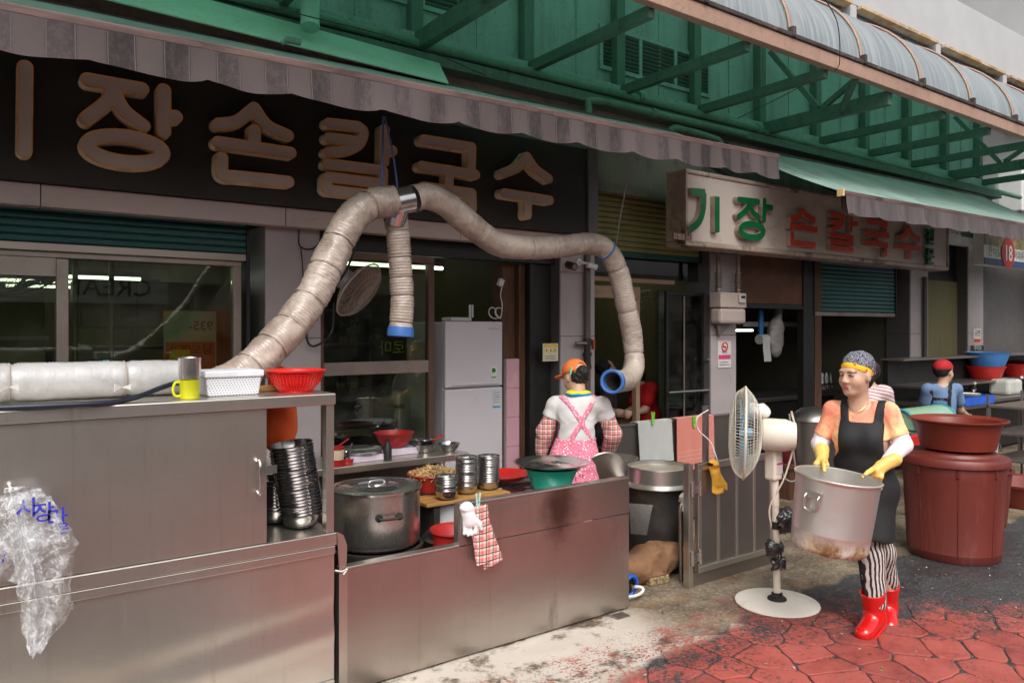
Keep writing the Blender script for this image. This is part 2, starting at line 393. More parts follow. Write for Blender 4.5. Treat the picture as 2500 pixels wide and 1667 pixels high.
def streaky(name, c, dark, amt=0.5, rough=0.75, metal=0.0, bump=0.35, bscale=70):
    k = NT(name); s1 = k.step(k.noise(2.6, 8, 0.72, k.map((3.0, 3.0, 0.35))), 0.46, 0.86); s2 = k.step(k.noise(1.5, 5, 0.6), 0.35, 0.7)
    sp = k.step(k.noise(34, 5, 0.7), 0.55, 0.68)
    col = k.mix(s2, tuple(x * 0.82 for x in c[:3]) + (1,), c); col = k.mix(k.math('MULTIPLY', s1, amt), col, dark); col = k.mix(k.math('MULTIPLY', sp, amt * 0.7), col, dark)
    k.l(col, k.b.inputs['Base Color']); k.b.inputs['Roughness'].default_value = rough; k.b.inputs['Metallic'].default_value = metal
    k.bump(k.noise(bscale, 6, 0.7), bump, 0.008); return k.m
M['green_wall'] = streaky('weathered_green_lit_paint', rgb(126, 162, 152), rgb(48, 62, 56), 0.62)  # weathered paint, with some of the canopy's green light put into its colour
M['green_steel'] = streaky('crusted_green_steel', rgb(78, 112, 97), rgb(28, 36, 32), 0.65, 0.8, 0, 0.7, 55)
M['green_pipe'] = streaky('crusted_green_pipe', rgb(92, 140, 116), rgb(30, 38, 32), 0.6, 0.75, 0, 0.8, 60)
M['green_sheet'] = streaky('green_sheet_metal', rgb(140, 196, 168), rgb(70, 86, 66), 0.35, 0.6, 0, 0.2, 60)
M['white_wall'] = pmat('pale_upper_wall', rgb(178, 177, 178), 0.8, 0, 0.04, 2, rgb(150, 148, 146), 0.2, 1.5, 0.05, 40)
M['rust'] = pmat('rusty_ledge', rgb(176, 138, 96), 0.85, 0, 0.35, 5, rgb(190, 180, 164), 0.7, 6, 0.4, 40, stretch=(0.6, 1, 1))
M['edge_beam'] = streaky('faded_edge_beam_paint', rgb(172, 138, 120), rgb(66, 46, 44), 0.5, 0.6, 0, 0.2, 60)
M['rubber'] = pmat('perished_rubber_trim', rgb(62, 54, 52), 0.8, 0, 0.4, 8, rgb(120, 106, 98), 0.5, 6, 0.6, 50)
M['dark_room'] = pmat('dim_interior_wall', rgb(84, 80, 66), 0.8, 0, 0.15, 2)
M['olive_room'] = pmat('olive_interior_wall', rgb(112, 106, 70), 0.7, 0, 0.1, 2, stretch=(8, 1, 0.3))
M['black'] = pmat('black_trim', (0.012, 0.011, 0.010, 1), 0.5, 0, 0.3, 6)
M['brown'] = pmat('dark_brown_panel', rgb(96, 58, 40), 0.6, 0, 0.3, 2.5, rgb(40, 26, 20), 0.5, 1.8, 0.15, 40)
M['wood_dark'] = pmat('dark_timber', rgb(84, 54, 36), 0.65, 0, 0.4, 5, None, stretch=(12, 12, 0.6), bump=0.3, bscale=20)
M['teal_shutter'] = streaky('teal_shutter_paint', rgb(48, 96, 94), rgb(22, 36, 36), 0.55, 0.45, 0.1, 0.15, 40)
M['yellow_shutter'] = streaky('sallow_shutter_paint', rgb(150, 146, 98), rgb(74, 66, 42), 0.45, 0.45, 0.1, 0.15, 40)
M['sign_black'] = pmat('matt_black_sign_face', (0.022, 0.020, 0.017, 1), 0.62, 0, 0.2, 2, rgb(54, 50, 44), 0.35, 2.5, 0.08, 80)
def glass_mat(name, tint=(0.75, 0.82, 0.72, 1), refl=1.0, dirt=0.10):
    k = NT(name); tr = k.n('BsdfTransparent'); tr.inputs[0].default_value = tint
    gl = k.n('BsdfGlossy', Roughness=0.015); fr = k.n('Fresnel', IOR=1.55); df = k.n('BsdfDiffuse'); df.inputs[0].default_value = (0.35, 0.33, 0.28, 1)
    m1 = k.n('MixShader'); f = k.math('MULTIPLY', fr.outputs[0], refl, True); k.l(f, m1.inputs[0]); k.l(tr.outputs[0], m1.inputs[1]); k.l(gl.outputs[0], m1.inputs[2])
    m2 = k.n('MixShader'); k.l(k.math('MULTIPLY', k.step(k.noise(3, 6, 0.7), 0.4, 0.75), dirt), m2.inputs[0]); k.l(m1.outputs[0], m2.inputs[1]); k.l(df.outputs[0], m2.inputs[2]); k.l(m2.outputs[0], k.out.inputs[0]); return k.m
M['glass'] = glass_mat('shop_window_glass', (0.72, 0.80, 0.66, 1), 1.6)
M['glass_dark'] = glass_mat('dark_door_glass', (0.20, 0.26, 0.20, 1), 1.2)
def canopy_mat():
    k = NT('dusty_green_polycarbonate'); co = k.map((9, 0.35, 0.35)); s = k.noise(3.5, 5, 0.6, co)
    df = k.n('BsdfPrincipled'); df.inputs['Roughness'].default_value = 0.38
    k.l(k.mix(k.step(s, 0.35, 0.72), rgb(158, 160, 170), rgb(202, 202, 208)), df.inputs['Base Color'])
    tr = k.n('BsdfTranslucent'); tr.inputs[0].default_value = (0.30, 0.64, 0.50, 1)
    m = k.n('MixShader'); m.inputs[0].default_value = 0.40; k.l(df.outputs[0], m.inputs[1]); k.l(tr.outputs[0], m.inputs[2]); k.l(m.outputs[0], k.out.inputs[0]); return k.m
M['polycarb'] = canopy_mat()
def awning_mat(name, dark, light, seed=0.0):
    k = NT(name); x = k.xyz()[0]
    t = k.math('FRACT', k.math('DIVIDE', k.math('ADD', x, 50 + seed), 0.215))
    wide = k.step(k.math('ABSOLUTE', k.math('SUBTRACT', t, 0.5)), 0.235, 0.245)
    l1 = k.math('LESS_THAN', k.math('ABSOLUTE', k.math('SUBTRACT', k.math('ABSOLUTE', k.math('SUBTRACT', t, 0.5)), 0.27)), 0.008)
    l2 = k.math('LESS_THAN', k.math('ABSOLUTE', k.math('SUBTRACT', k.math('ABSOLUTE', k.math('SUBTRACT', t, 0.5)), 0.215)), 0.008)
    col = k.mix(wide, light, dark); col = k.mix(k.math('MULTIPLY', l1, 0.6), col, rgb(112, 102, 97)); col = k.mix(k.math('MULTIPLY', l2, 0.5), col, rgb(58, 48, 46))
    gr = k.step(k.noise(30, 8, 0.8, k.map((1, 1, 0.6))), 0.46, 0.58); gr2 = k.step(k.noise(1.1, 4, 0.6, k.map((1, 1, 0.2))), 0.40, 0.62); gr = k.math('MULTIPLY', gr, k.math('ADD', 0.35, k.math('MULTIPLY', gr2, 0.6))); col = k.mix(gr, col, rgb(70, 60, 58)); col = k.mix(k.math('MULTIPLY', gr2, 0.35), col, rgb(104, 92, 94))
    st = k.step(k.noise(6, 6, 0.7, k.map((3, 3, 0.4))), 0.45, 0.75); col = k.mix(k.math('MULTIPLY', st, 0.35), col, rgb(78, 69, 69))
    k.l(col, k.b.inputs['Base Color']); k.b.inputs['Roughness'].default_value = 0.9; k.bump(k.noise(90, 4), 0.3, 0.004); return k.m
M['awning'] = awning_mat('striped_awning_canvas', rgb(38, 31, 31), rgb(72, 63, 60))
M['awning_b'] = pmat('grey_awning_canvas', rgb(84, 75, 76), 0.9, 0, 0.2, 4, rgb(60, 54, 54), 0.5, 5, 0.3, 80, stretch=(3, 3, 0.4))
M['awning_top'] = pmat('green_lit_awning_top', rgb(118, 140, 131), 0.85, 0, 0.18, 2, rgb(88, 104, 96), 0.5, 1.5, 0.2, 60)  # grey canvas with the canopy's green light put into its colour
M['awning_bar'] = pmat('rusty_awning_bar', rgb(96, 74, 69), 0.7, 0.1, 0.3, 6, rgb(60, 44, 40), 0.6, 7, 0.3, 50, stretch=(0.4, 1, 3))

# ================================================================ ground
def zone_nodes(k):
    """distance-like values that say where the red paint, the concrete apron and the wear lie (world metres)"""
    geo = k.n('NewGeometry'); x, y, z = k.xyz(geo.outputs['Position'])
    w = k.math('MULTIPLY', k.math('SUBTRACT', k.noise(2.2, 6, 0.62, geo.outputs['Position']), 0.5), 0.55)
    fine = k.noise(55, 5, 0.7, geo.outputs['Position']); mid = k.noise(4.5, 6, 0.7, geo.outputs['Position'])
    red_d = k.math('ADD', k.math('SUBTRACT', k.math('ADD', y, k.math('MULTIPLY', k.math('MAXIMUM', k.math('SUBTRACT', x, 3.95), 0.0), 0.72)), 3.03), k.math('MULTIPLY', w, 0.6))
    con_d = k.math('ADD', k.math('SUBTRACT', y, k.math('SUBTRACT', 2.86, k.math('MULTIPLY', k.math('MAXIMUM', k.math('SUBTRACT', 4.5, x), 0.0), 0.10))), k.math('MULTIPLY', w, 0.6))
    return geo, x, y, red_d, con_d, fine, mid, w
def red_cover(k, red_d, fine, mid):
    """1 where the red coat survives"""
    base = k.step(red_d, 0.05, -0.03)
    near = k.step(red_d, -1.0, -0.02)                                    # worn towards its edge
    thr = k.math('ADD', k.math('MULTIPLY', near, 0.125), 0.388)
    v = k.math('ADD', k.math('MULTIPLY', fine, 0.62), k.math('MULTIPLY', mid, 0.38))
    keep = k.step(k.math('SUBTRACT', v, thr), -0.02, 0.07)
    return k.math('MULTIPLY', base, keep)
def asphalt_col(k, fine, co):
    v = k.n('TexVoronoi', Scale=150.0); k.l(co, v.inputs['Vector'])
    sp = k.mix(k.step(v.outputs['Color'], 0.55, 0.95), (0.028, 0.027, 0.028, 1), (0.16, 0.15, 0.145, 1))
    return k.mix(k.math('MULTIPLY', fine, 0.5), sp, (0.05, 0.048, 0.05, 1))
RED = rgb(160, 79, 70); RED2 = rgb(134, 56, 50)
def ground_mat():
    k = NT('street_surface'); geo, x, y, red_d, con_d, fine, mid, w = zone_nodes(k); P = geo.outputs['Position']
    asp = asphalt_col(k, fine, P); red = k.mix(k.step(mid, 0.35, 0.65), RED2, RED)
    far = k.math('MULTIPLY', k.math('MAXIMUM', k.math('LESS_THAN', y, 1.0), k.step(red_d, -0.36, -0.27)), k.step(y, -0.6, 0.2))                                      # beyond the single stones the coat is in the material
    vor = k.n('TexVoronoi', feature='DISTANCE_TO_EDGE', Scale=3.6); k.l(P, vor.inputs['Vector'])
    red = k.mix(k.step(vor.outputs[0], 0.045, 0.02), red, asp)
    cov = k.math('MULTIPLY', red_cover(k, red_d, fine, mid), far)
    # concrete apron: ochre and white stains
    big = k.noise(2.6, 9, 0.72, P, 0.25); b2 = k.noise(9, 8, 0.74, P, 0.2)
    con = k.mix(k.step(big, 0.38, 0.62), rgb(88, 76, 61), rgb(132, 118, 99))
    con = k.mix(k.math('MULTIPLY', k.step(b2, 0.52, 0.66), 0.75), con, rgb(62, 55, 47)); con = k.mix(k.math('MULTIPLY', k.step(k.noise(40, 5, 0.7, P), 0.5, 0.64), 0.35), con, rgb(196, 184, 164))
    rustm = k.step(k.noise(2.6, 6, 0.7, k.map((1, 2.2, 1), loc=(3, 1, 0), co=P), 0.3), 0.55, 0.68); con = k.mix(k.math('MULTIPLY', rustm, 0.55), con, rgb(146, 104, 64))
    wband = k.math('MULTIPLY', k.step(x, 3.45, 2.95), k.step(y, 3.60, 3.30)); wh = k.math('MULTIPLY', k.step(k.math('ADD', big, k.math('MULTIPLY', w, 0.5)), 0.40, 0.50), wband)
    con = k.mix(wh, con, rgb(192, 182, 171)); con = k.mix(k.math('MULTIPLY', k.step(b2, 0.58, 0.68), 0.6), con, rgb(128, 98, 74))
    col = k.mix(k.step(con_d, -0.01, 0.05), asp, con); col = k.mix(cov, col, red)
    # drifts of white scale beside the panel
    k.l(col, k.b.inputs['Base Color'])
    wet = k.step(k.noise(1.3, 5, 0.6, k.map((0.7, 1.3, 1), loc=(1, 4, 0), co=P)), 0.44, 0.60)
    k.l(k.math('SUBTRACT', 0.86, k.math('MULTIPLY', wet, 0.52), True), k.b.inputs['Roughness'])
    hgt = k.math('ADD', k.math('MULTIPLY', fine, 0.5), k.math('MULTIPLY', k.noise(140, 3, 0.6, P), 0.5)); k.bump(hgt, 0.55, 0.006); return k.m
def stone_mat():
    k = NT('red_coated_paving'); geo, x, y, red_d, con_d, fine, mid, w = zone_nodes(k); P = geo.outputs['Position']
    oi = k.n('ObjectInfo'); red = k.mix(k.step(mid, 0.3, 0.68), RED2, RED); red = k.mix(k.math('MULTIPLY', oi.outputs['Random'], 0.35), red, rgb(204, 104, 92))
    sp = k.step(k.noise(160, 3, 0.6, P), 0.62, 0.68); red = k.mix(k.math('MULTIPLY', sp, 0.5), red, rgb(120, 70, 62))
    under = k.mix(k.step(con_d, -0.06, 0.06), asphalt_col(k, fine, P), k.mix(mid, rgb(206, 194, 182), rgb(140, 122, 104))); k.l(k.mix(red_cover(k, red_d, fine, mid), under, red), k.b.inputs['Base Color'])
    wet = k.step(k.noise(1.3, 5, 0.6, k.map((0.7, 1.3, 1), loc=(1, 4, 0), co=P)), 0.44, 0.60)
    k.l(k.math('SUBTRACT', 0.80, k.math('MULTIPLY', wet, 0.42), True), k.b.inputs['Roughness'])
    k.bump(k.math('ADD', fine, k.noise(180, 3, 0.6, P)), 0.35, 0.004); return k.m
M['ground'] = ground_mat(); M['paving'] = stone_mat()
g = MB().box((-150, -150, -0.30), (150, 150, 0.0)).build('ground', M['ground']); g['kind'] = 'structure'
def clip_poly(poly, n, d):
    out = []
    for i in range(len(poly)):
        a, b = poly[i], poly[(i + 1) % len(poly)]; da = a[0] * n[0] + a[1] * n[1] - d; db = b[0] * n[0] + b[1] * n[1] - d
        if da <= 0: out.append(a)
        if (da < 0) != (db < 0) and abs(da - db) > 1e-9: t = da / (da - db); out.append((a[0] + (b[0] - a[0]) * t, a[1] + (b[1] - a[1]) * t))
    return out
def paving():
    rnd = random.Random(11); seeds = []
    for i in range(26):                                                   # arcs of scallops, jittered
        for j in range(13):
            sx = 1.2 + i * 0.275 + (j % 2) * 0.14 + rnd.uniform(-0.10, 0.10); sy = 0.75 + j * 0.20 + 0.09 * math.sin(i * 1.1) + rnd.uniform(-0.075, 0.075)
            seeds.append((sx, sy))
    for (sx, sy) in seeds:
        if sy + max(0, sx - 3.95) * 0.72 > 2.78 or sy < 0.9 or sx < 1.4 or sx > 7.6: continue
        poly = [(sx - .5, sy - .5), (sx + .5, sy - .5), (sx + .5, sy + .5), (sx - .5, sy + .5)]
        for q in seeds:
            dx, dy = q[0] - sx, q[1] - sy; L = math.hypot(dx, dy)
            if 0 < L < 0.95: poly = clip_poly(poly, (dx / L, dy / L), (q[0] ** 2 + q[1] ** 2 - sx ** 2 - sy ** 2) / (2 * L) - 0.0062)
        if len(poly) < 3: continue
        # curved, slightly ragged outline
        pts = []
        for i in range(len(poly)):
            a, b = Vector((*poly[i], 0)), Vector((*poly[(i + 1) % len(poly)], 0))
            for t in (0.10, 0.26, 0.42, 0.58, 0.74, 0.90):
                p = a.lerp(b, t); bow = 0.05 * (b - a).length * math.sin(t * math.pi) * (1 if (i + int(sx * 7)) % 2 else -0.15); p += (p - Vector((sx, sy, 0))).normalized() * bow * 0.35 + Vector((mnoise.noise(p * 16), mnoise.noise(p * 16 + Vector((5, 5, 5))), 0)) * 0.011; pts.append(p)
        c = sum(pts, Vector()) / len(pts); hgt = 0.006 + rnd.uniform(0, 0.003)
        inner = [c + (p - c) * (1 - 0.010 / max(0.05, (p - c).length)) for p in pts]; n = len(pts); mb = MB()
        vs = [(p.x, p.y, -0.002) for p in pts] + [(p.x, p.y, hgt - 0.003) for p in pts] + [(p.x, p.y, hgt) for p in inner]
        fs = [(i, (i + 1) % n, n + (i + 1) % n, n + i) for i in range(n)] + [(n + i, n + (i + 1) % n, 2 * n + (i + 1) % n, 2 * n + i) for i in range(n)] + [tuple(2 * n + i for i in range(n))]
        mb.add(vs, fs).build('paving_stone', M['paving'], g)
paving()

# ================================================================ the market building
B = thing('market_building', 'green two storey market building with grey stone pillars and shop bays', 'building', (0, YF, 0))
def bpart(name, lo, hi, mat, parent=B, bevel=0.0): return MB().box(lo, hi).build(name, mat, parent, bevel=bevel)
PILX = [(-2.3, -1.9), (1.587, 1.96), (4.057, 4.44), (5.98, 6.37), (9.92, 10.38), (11.55, 12.03), (14.0, 14.5)]
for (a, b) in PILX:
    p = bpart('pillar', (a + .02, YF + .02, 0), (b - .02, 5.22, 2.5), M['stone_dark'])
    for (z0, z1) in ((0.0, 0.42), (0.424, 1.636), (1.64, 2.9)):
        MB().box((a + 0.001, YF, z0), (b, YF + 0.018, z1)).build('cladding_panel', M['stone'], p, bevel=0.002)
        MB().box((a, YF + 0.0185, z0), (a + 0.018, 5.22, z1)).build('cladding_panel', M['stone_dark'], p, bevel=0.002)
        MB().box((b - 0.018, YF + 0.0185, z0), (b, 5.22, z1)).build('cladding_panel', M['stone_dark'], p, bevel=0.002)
# solid band over the bays, lintel cladding and the upper green storey
bpart('wall_band', (-8, 4.93, 2.95), (12.4, 5.4, 3.70), M['concrete_dark'])
for a, b in ((-8, -2.31), (-1.89, 1.58), (1.965, 4.05), (4.445, 5.97), (6.375, 9.91), (10.385, 11.54)):
    bpart('bay_header', (a, 5.06, 2.37), (b, 5.3, 2.945), M['black'])
for a, b in ((-2.0, 0.34), (0.344, 1.68), (1.684, 3.0), (3.004, 4.24)):
    bpart('lintel_panel', (a, 4.79, 2.36), (b, 4.895, 2.478), M['lintel'], bevel=0.003)
bpart('soffit', (-8, 4.895, 2.905), (12.4, 5.0, 2.947), M['concrete_dark'])
studX = [2.70 - 1.03 * 4 + 1.03 * k for k in range(14)]
for k, sx in enumerate(studX):
    bpart('stud', (sx - 0.05, 4.90, 3.72), (sx + 0.05, 4.985, 4.96), M['green_steel'], bevel=0.004)
    if k < len(studX) - 1: bpart('wall_panel', (sx + 0.003, 4.99, 3.70), (studX[k + 1] - 0.003, 5.12, 5.05), M['green_wall'])
    if k < len(studX) - 1:
        xm = (sx + studX[k + 1]) / 2 + 0.07
        bpart('seam_cover', (xm - 0.012, 4.982, 3.86), (xm + 0.012, 4.992, 4.95), M['green_wall'])
bpart('sill_rail', (-1.4, 4.88, 3.70), (12.4, 4.988, 3.86), M['green_wall'], bevel=0.004)
bpart('ledge', (-8, 4.80, 3.62), (12.4, 4.95, 3.70), M['green_steel'], bevel=0.005)
def louver(x0, x1, z0, z1, npan):
    fr = MB(); w = 0.035
    fr.box((x0 - w, 4.965, z0 - w), (x1 + w, 4.99, z0)); fr.box((x0 - w, 4.965, z1), (x1 + w, 4.99, z1 + w)); fr.box((x0 - w, 4.965, z0), (x0, 4.99, z1)); fr.box((x1, 4.965, z0), (x1 + w, 4.99, z1))
    pw = (x1 - x0) / npan
    for i in range(1, npan): fr.box((x0 + i * pw - 0.02, 4.966, z0), (x0 + i * pw + 0.02, 4.99, z1))
    f = fr.build('louver_vent', M['green_wall'], B)
    bk = MB().box((x0, 4.984, z0), (x1, 4.9885, z1)).build('backing', M['black'], f)
    n = int((z1 - z0) / 0.036)
    for i in range(npan):
        a = x0 + i * pw + (0.022 if i else 0.002); b = x0 + (i + 1) * pw - (0.022 if i < npan - 1 else 0.002)
        for j in range(n):
            z = z0 + (j + 0.5) * (z1 - z0) / n
            MB().box((a, 4.962, z - 0.004), (b, 4.984, z + 0.004), rot=Matrix.Rotation(R(-38), 3, 'X')).build('slat', M['green_steel'], f)
louver(4.60, 6.02, 4.04, 4.37, 3); louver(2.05, 2.62, 4.12, 4.5, 1); louver(2.80, 3.15, 4.12, 4.5, 1)
# pale upper storeys with recessed windows under rusty heads
bpart('upper_wall', (-8, 5.14, 5.05), (19, 5.6, 6.35), M['white_wall'])
for k in range(10):
    x0 = 0.23 + k * 2.14 - 2.14
    if x0 > 16: break
    if k < 9: bpart('upper_pier', (x0 + 2.0, 4.99, 5.052), (x0 + 2.14, 5.138, 5.62), M['white_wall'])
    bpart('window_head', (x0 + 0.02, 4.93, 5.575), (x0 + 1.96, 5.05, 5.615), M['rust'], bevel=0.003)
    w = bpart('upper_window', (x0 + 0.01, 5.10, 5.06), (x0 + 1.99, 5.135, 5.57), M['white_wall'])
    for t in (0.34, 0.67): MB().box((x0 + 2 * t - 0.02, 5.08, 5.06), (x0 + 2 * t + 0.02, 5.099, 5.57)).build('frame', M['dull_frame'], w)
bpart('upper_fascia', (-8, 4.985, 5.622), (19, 5.138, 6.35), M['white_wall'])
# rooms behind the bays
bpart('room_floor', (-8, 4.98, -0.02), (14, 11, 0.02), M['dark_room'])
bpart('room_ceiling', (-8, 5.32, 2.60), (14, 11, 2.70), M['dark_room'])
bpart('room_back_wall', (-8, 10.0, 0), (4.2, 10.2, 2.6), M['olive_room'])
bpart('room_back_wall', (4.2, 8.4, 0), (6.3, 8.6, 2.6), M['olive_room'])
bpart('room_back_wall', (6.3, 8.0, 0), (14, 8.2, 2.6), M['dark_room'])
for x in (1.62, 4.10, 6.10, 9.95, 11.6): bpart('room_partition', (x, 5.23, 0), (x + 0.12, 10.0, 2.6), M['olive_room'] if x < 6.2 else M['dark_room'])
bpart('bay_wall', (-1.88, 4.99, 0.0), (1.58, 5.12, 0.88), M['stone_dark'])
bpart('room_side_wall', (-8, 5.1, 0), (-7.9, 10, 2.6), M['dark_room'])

# ================================================================ rolling shutters
def shutter(x0, x1, z0, z1, pitch, mat, label, y=5.0, bar=None, tilt=0.0):
    o = thing('rolling_shutter', label, 'shutter', (x0, y, z0)); n = int(round((z1 - z0) / pitch))
    for i in range(n):
        z = z0 + i * pitch
        prof = [(0.000, 0.001), (-0.012, 0.008), (-0.016, pitch * 0.45), (-0.012, pitch - 0.008), (0.0, pitch - 0.001), (0.004, pitch + 0.002), (0.008, pitch + 0.002), (0.008, 0.001)]
        vs = [(x, y + a, z + b + (x - x0) * tilt) for x in (x0, x1) for a, b in prof]; m = len(prof)
        fs = [(j, (j + 1) % m, m + (j + 1) % m, m + j) for j in range(m)] + [tuple(range(m))[::-1], tuple(range(m, 2 * m))]
        MB().add(vs, fs).build('slat', mat, o)
    MB().bar((x0, y - 0.008, z0 - 0.024), (x1, y - 0.008, z0 - 0.024 + (x1 - x0) * tilt), 0.03, 0.045).build('bottom_rail', bar or M['steel_dark'], o, bevel=0.003)
    for x in (x0 - 0.022, x1 + 0.001): MB().box((x, y - 0.03, 0.9 if z0 < 2.3 and x0 < 2 else z0 - 0.05), (x + 0.02, y + 0.03, z1)).build('guide_rail', M['black'], o)
    return o
shutter(-1.6, 1.49, 2.185, 2.40, 0.043, M['teal_shutter'], 'teal roller shutter raised above the wide shop window', 5.01)
shutter(4.47, 5.94, 2.405, 3.08, 0.050, M['yellow_shutter'], 'sallow yellow roller shutter between the black sign and the white sign', 5.03, M['teal_shutter'])
shutter(7.92, 9.72, 1.90, 2.56, 0.050, M['teal_shutter'], 'dark teal roller shutter half lowered below the white sign', 5.02, M['dull_frame'])

# ================================================================ arcade canopy
CZ, CYE = 3.84, 3.50
canopy = thing('arcade_canopy', 'arched dusty translucent canopy on crusted green steel beams above the shops', 'canopy', (0, CYE, CZ))
MB().box((-8, CYE - 0.02, CZ), (12.3, CYE + 0.05, CZ + 0.115)).build('edge_beam', M['edge_beam'], canopy, bevel=0.004)
tr = MB().box((-8, CYE - 0.035, CZ + 0.116), (12.3, CYE + 0.04, CZ + 0.152)); tr.build('rubber_trim', M['rubber'], canopy, bevel=0.008)
for k, sx in enumerate(studX[2:]):
    big = (k % 4 == 2)
    w_, h_ = (0.06, 0.085) if not big else (0.07, 0.13)
    MB().box((sx - w_ / 2, CYE + 0.051, CZ - h_ + 0.02), (sx + w_ / 2, 4.898, CZ + 0.02)).build('beam', M['green_steel'], canopy, bevel=0.006)
    if big:
        MB().bar((sx - 0.62, CYE + 0.03, CZ + 0.01), (sx - 0.035, CYE + 0.50, CZ - 0.05), 0.05, 0.05).build('brace', M['green_steel'], canopy)
        MB().bar((sx - 0.02, 4.2, CZ + 0.022), (sx - 0.02, 3.62, CZ + 0.34), 0.04, 0.05).build('brace', M['green_steel'], canopy)
        MB().bar((sx - 0.02, 4.25, CZ + 0.022), (sx - 0.02, 4.80, CZ + 0.74), 0.04, 0.05).build('brace', M['green_steel'], canopy)
def arch(t): return (5.0 - 1.49 * math.cos(t), CZ + 0.135 + 0.97 * math.sin(t))
ribX = [2.70 - 1.03 * 4 + 0.45 + 1.03 * k for k in range(14)]
for k, rx in enumerate(ribX):
    if rx > 12.3: break
    x1 = min(12.3, rx + 1.03)
    def fn(u, v, a=rx, b=x1):
        t = v * R(88); y, z = arch(t); return (a + 0.004 + (b - a - 0.008) * u, y, z + 0.012 * math.sin(u * math.pi))
    MB().grid(fn, 6, 18).build('sheet', M['polycarb'], canopy, smooth=180)
    pts = []
    for i in range(15):
        y, z = arch(R(88) * i / 14); pts.append((rx, y - 0.012, z + 0.012))
    MB().tube(pts, 0.016, 6, flat=0.8).build('rib', M['edge_beam'], canopy, smooth=60)
    MB().box((rx - 0.02, CYE - 0.045, CZ + 0.12), (rx + 0.02, CYE + 0.0, CZ + 0.2)).build('clip', M['rubber'], canopy, bevel=0.004)

# ================================================================ pipes along the wall
def pipe(name, pts, r, mat, label, cat='pipe', collars=(), seg=10, group=None, brackets=()):
    P = even_path(smooth_path(pts, 10), 0.05); o = thing(name, label, cat, P[0], group)
    def rf(i, a, rr): return rr * (1 + 0.10 * mnoise.noise(Vector((i * 0.35, math.cos(a) * 2, math.sin(a) * 2))))
    MB().tube(P, r, seg, rfun=rf).build('tube', mat, o, smooth=60)
    for c in collars:
        c = Vector(c[0]), Vector(c[1]); MB().tube([c[0], c[1]], r * 1.45, 12).build('collar', mat, o, smooth=40, bevel=0.004)
    for b in brackets: MB().box((b[0] - 0.015, b[1], b[2] - 0.05), (b[0] + 0.015, 4.93, b[2] + 0.012)).build('bracket', mat, o)
    return o
yp = 4.84
pa, pb = atY(960, 92, yp), atY(1853, 316, yp); pc = atY(2490, 482, yp)
pipe('drain_pipe', [(-1, yp, 3.78), pa, pa.lerp(pb, 0.5), pb], 0.038, M['green_pipe'], 'long crusted green pipe running under the louvered green wall', collars=[((pb.x - 0.05, yp, pb.z), (pb.x + 0.02, yp, pb.z)), ((4.9, yp, 3.775), (4.95, yp, 3.775))], brackets=[(2.4, yp, 3.77), (4.0, yp, 3.77), (5.6, yp, 3.77)])
pipe('drain_pipe', [(pb.x + 0.05, yp, pb.z - 0.02), pb.lerp(pc, 0.5) + Vector((0, 0, -0.01)), pc], 0.034, M['green_pipe'], 'green pipe carried on small brackets above the second awning', brackets=[(7.6, yp, 3.74), (9.2, yp, 3.74), (10.6, yp, 3.74)])
a = atY(1437, 262, 4.80); b = atY(1450, 246, 4.80); c_ = atY(1590, 275, 4.80); d_ = atY(1822, 330, 4.80)
pipe('gas_pipe', [(a.x, 4.80, a.z - 0.1), a, b, c_, d_], 0.030, M['green_pipe'], 'thin green pipe with a bent end below the long drain pipe', collars=[((c_.x, 4.8, c_.z), (c_.x + 0.05, 4.8, c_.z))])
a = atY(1640, 320, 4.80); b = atY(1650, 312, 4.8); d_ = atY(1750, 340, 4.80)
pipe('gas_pipe', [(a.x, 4.80, a.z - 0.08), a, b, d_, (d_.x + 0.06, 4.8, d_.z - 0.08)], 0.028, M['green_pipe'], 'short green pipe stub with bends above the first awning end')
a = atY(1898, 382, 4.86); d_ = atY(2255, 468, 4.86)
pipe('gas_pipe', [a, a.lerp(d_, 0.5), d_], 0.022, M['green_pipe'], 'thin green pipe just above the second awning canvas', collars=[((d_.x - 0.03, 4.86, d_.z), (d_.x + 0.02, 4.86, d_.z))])

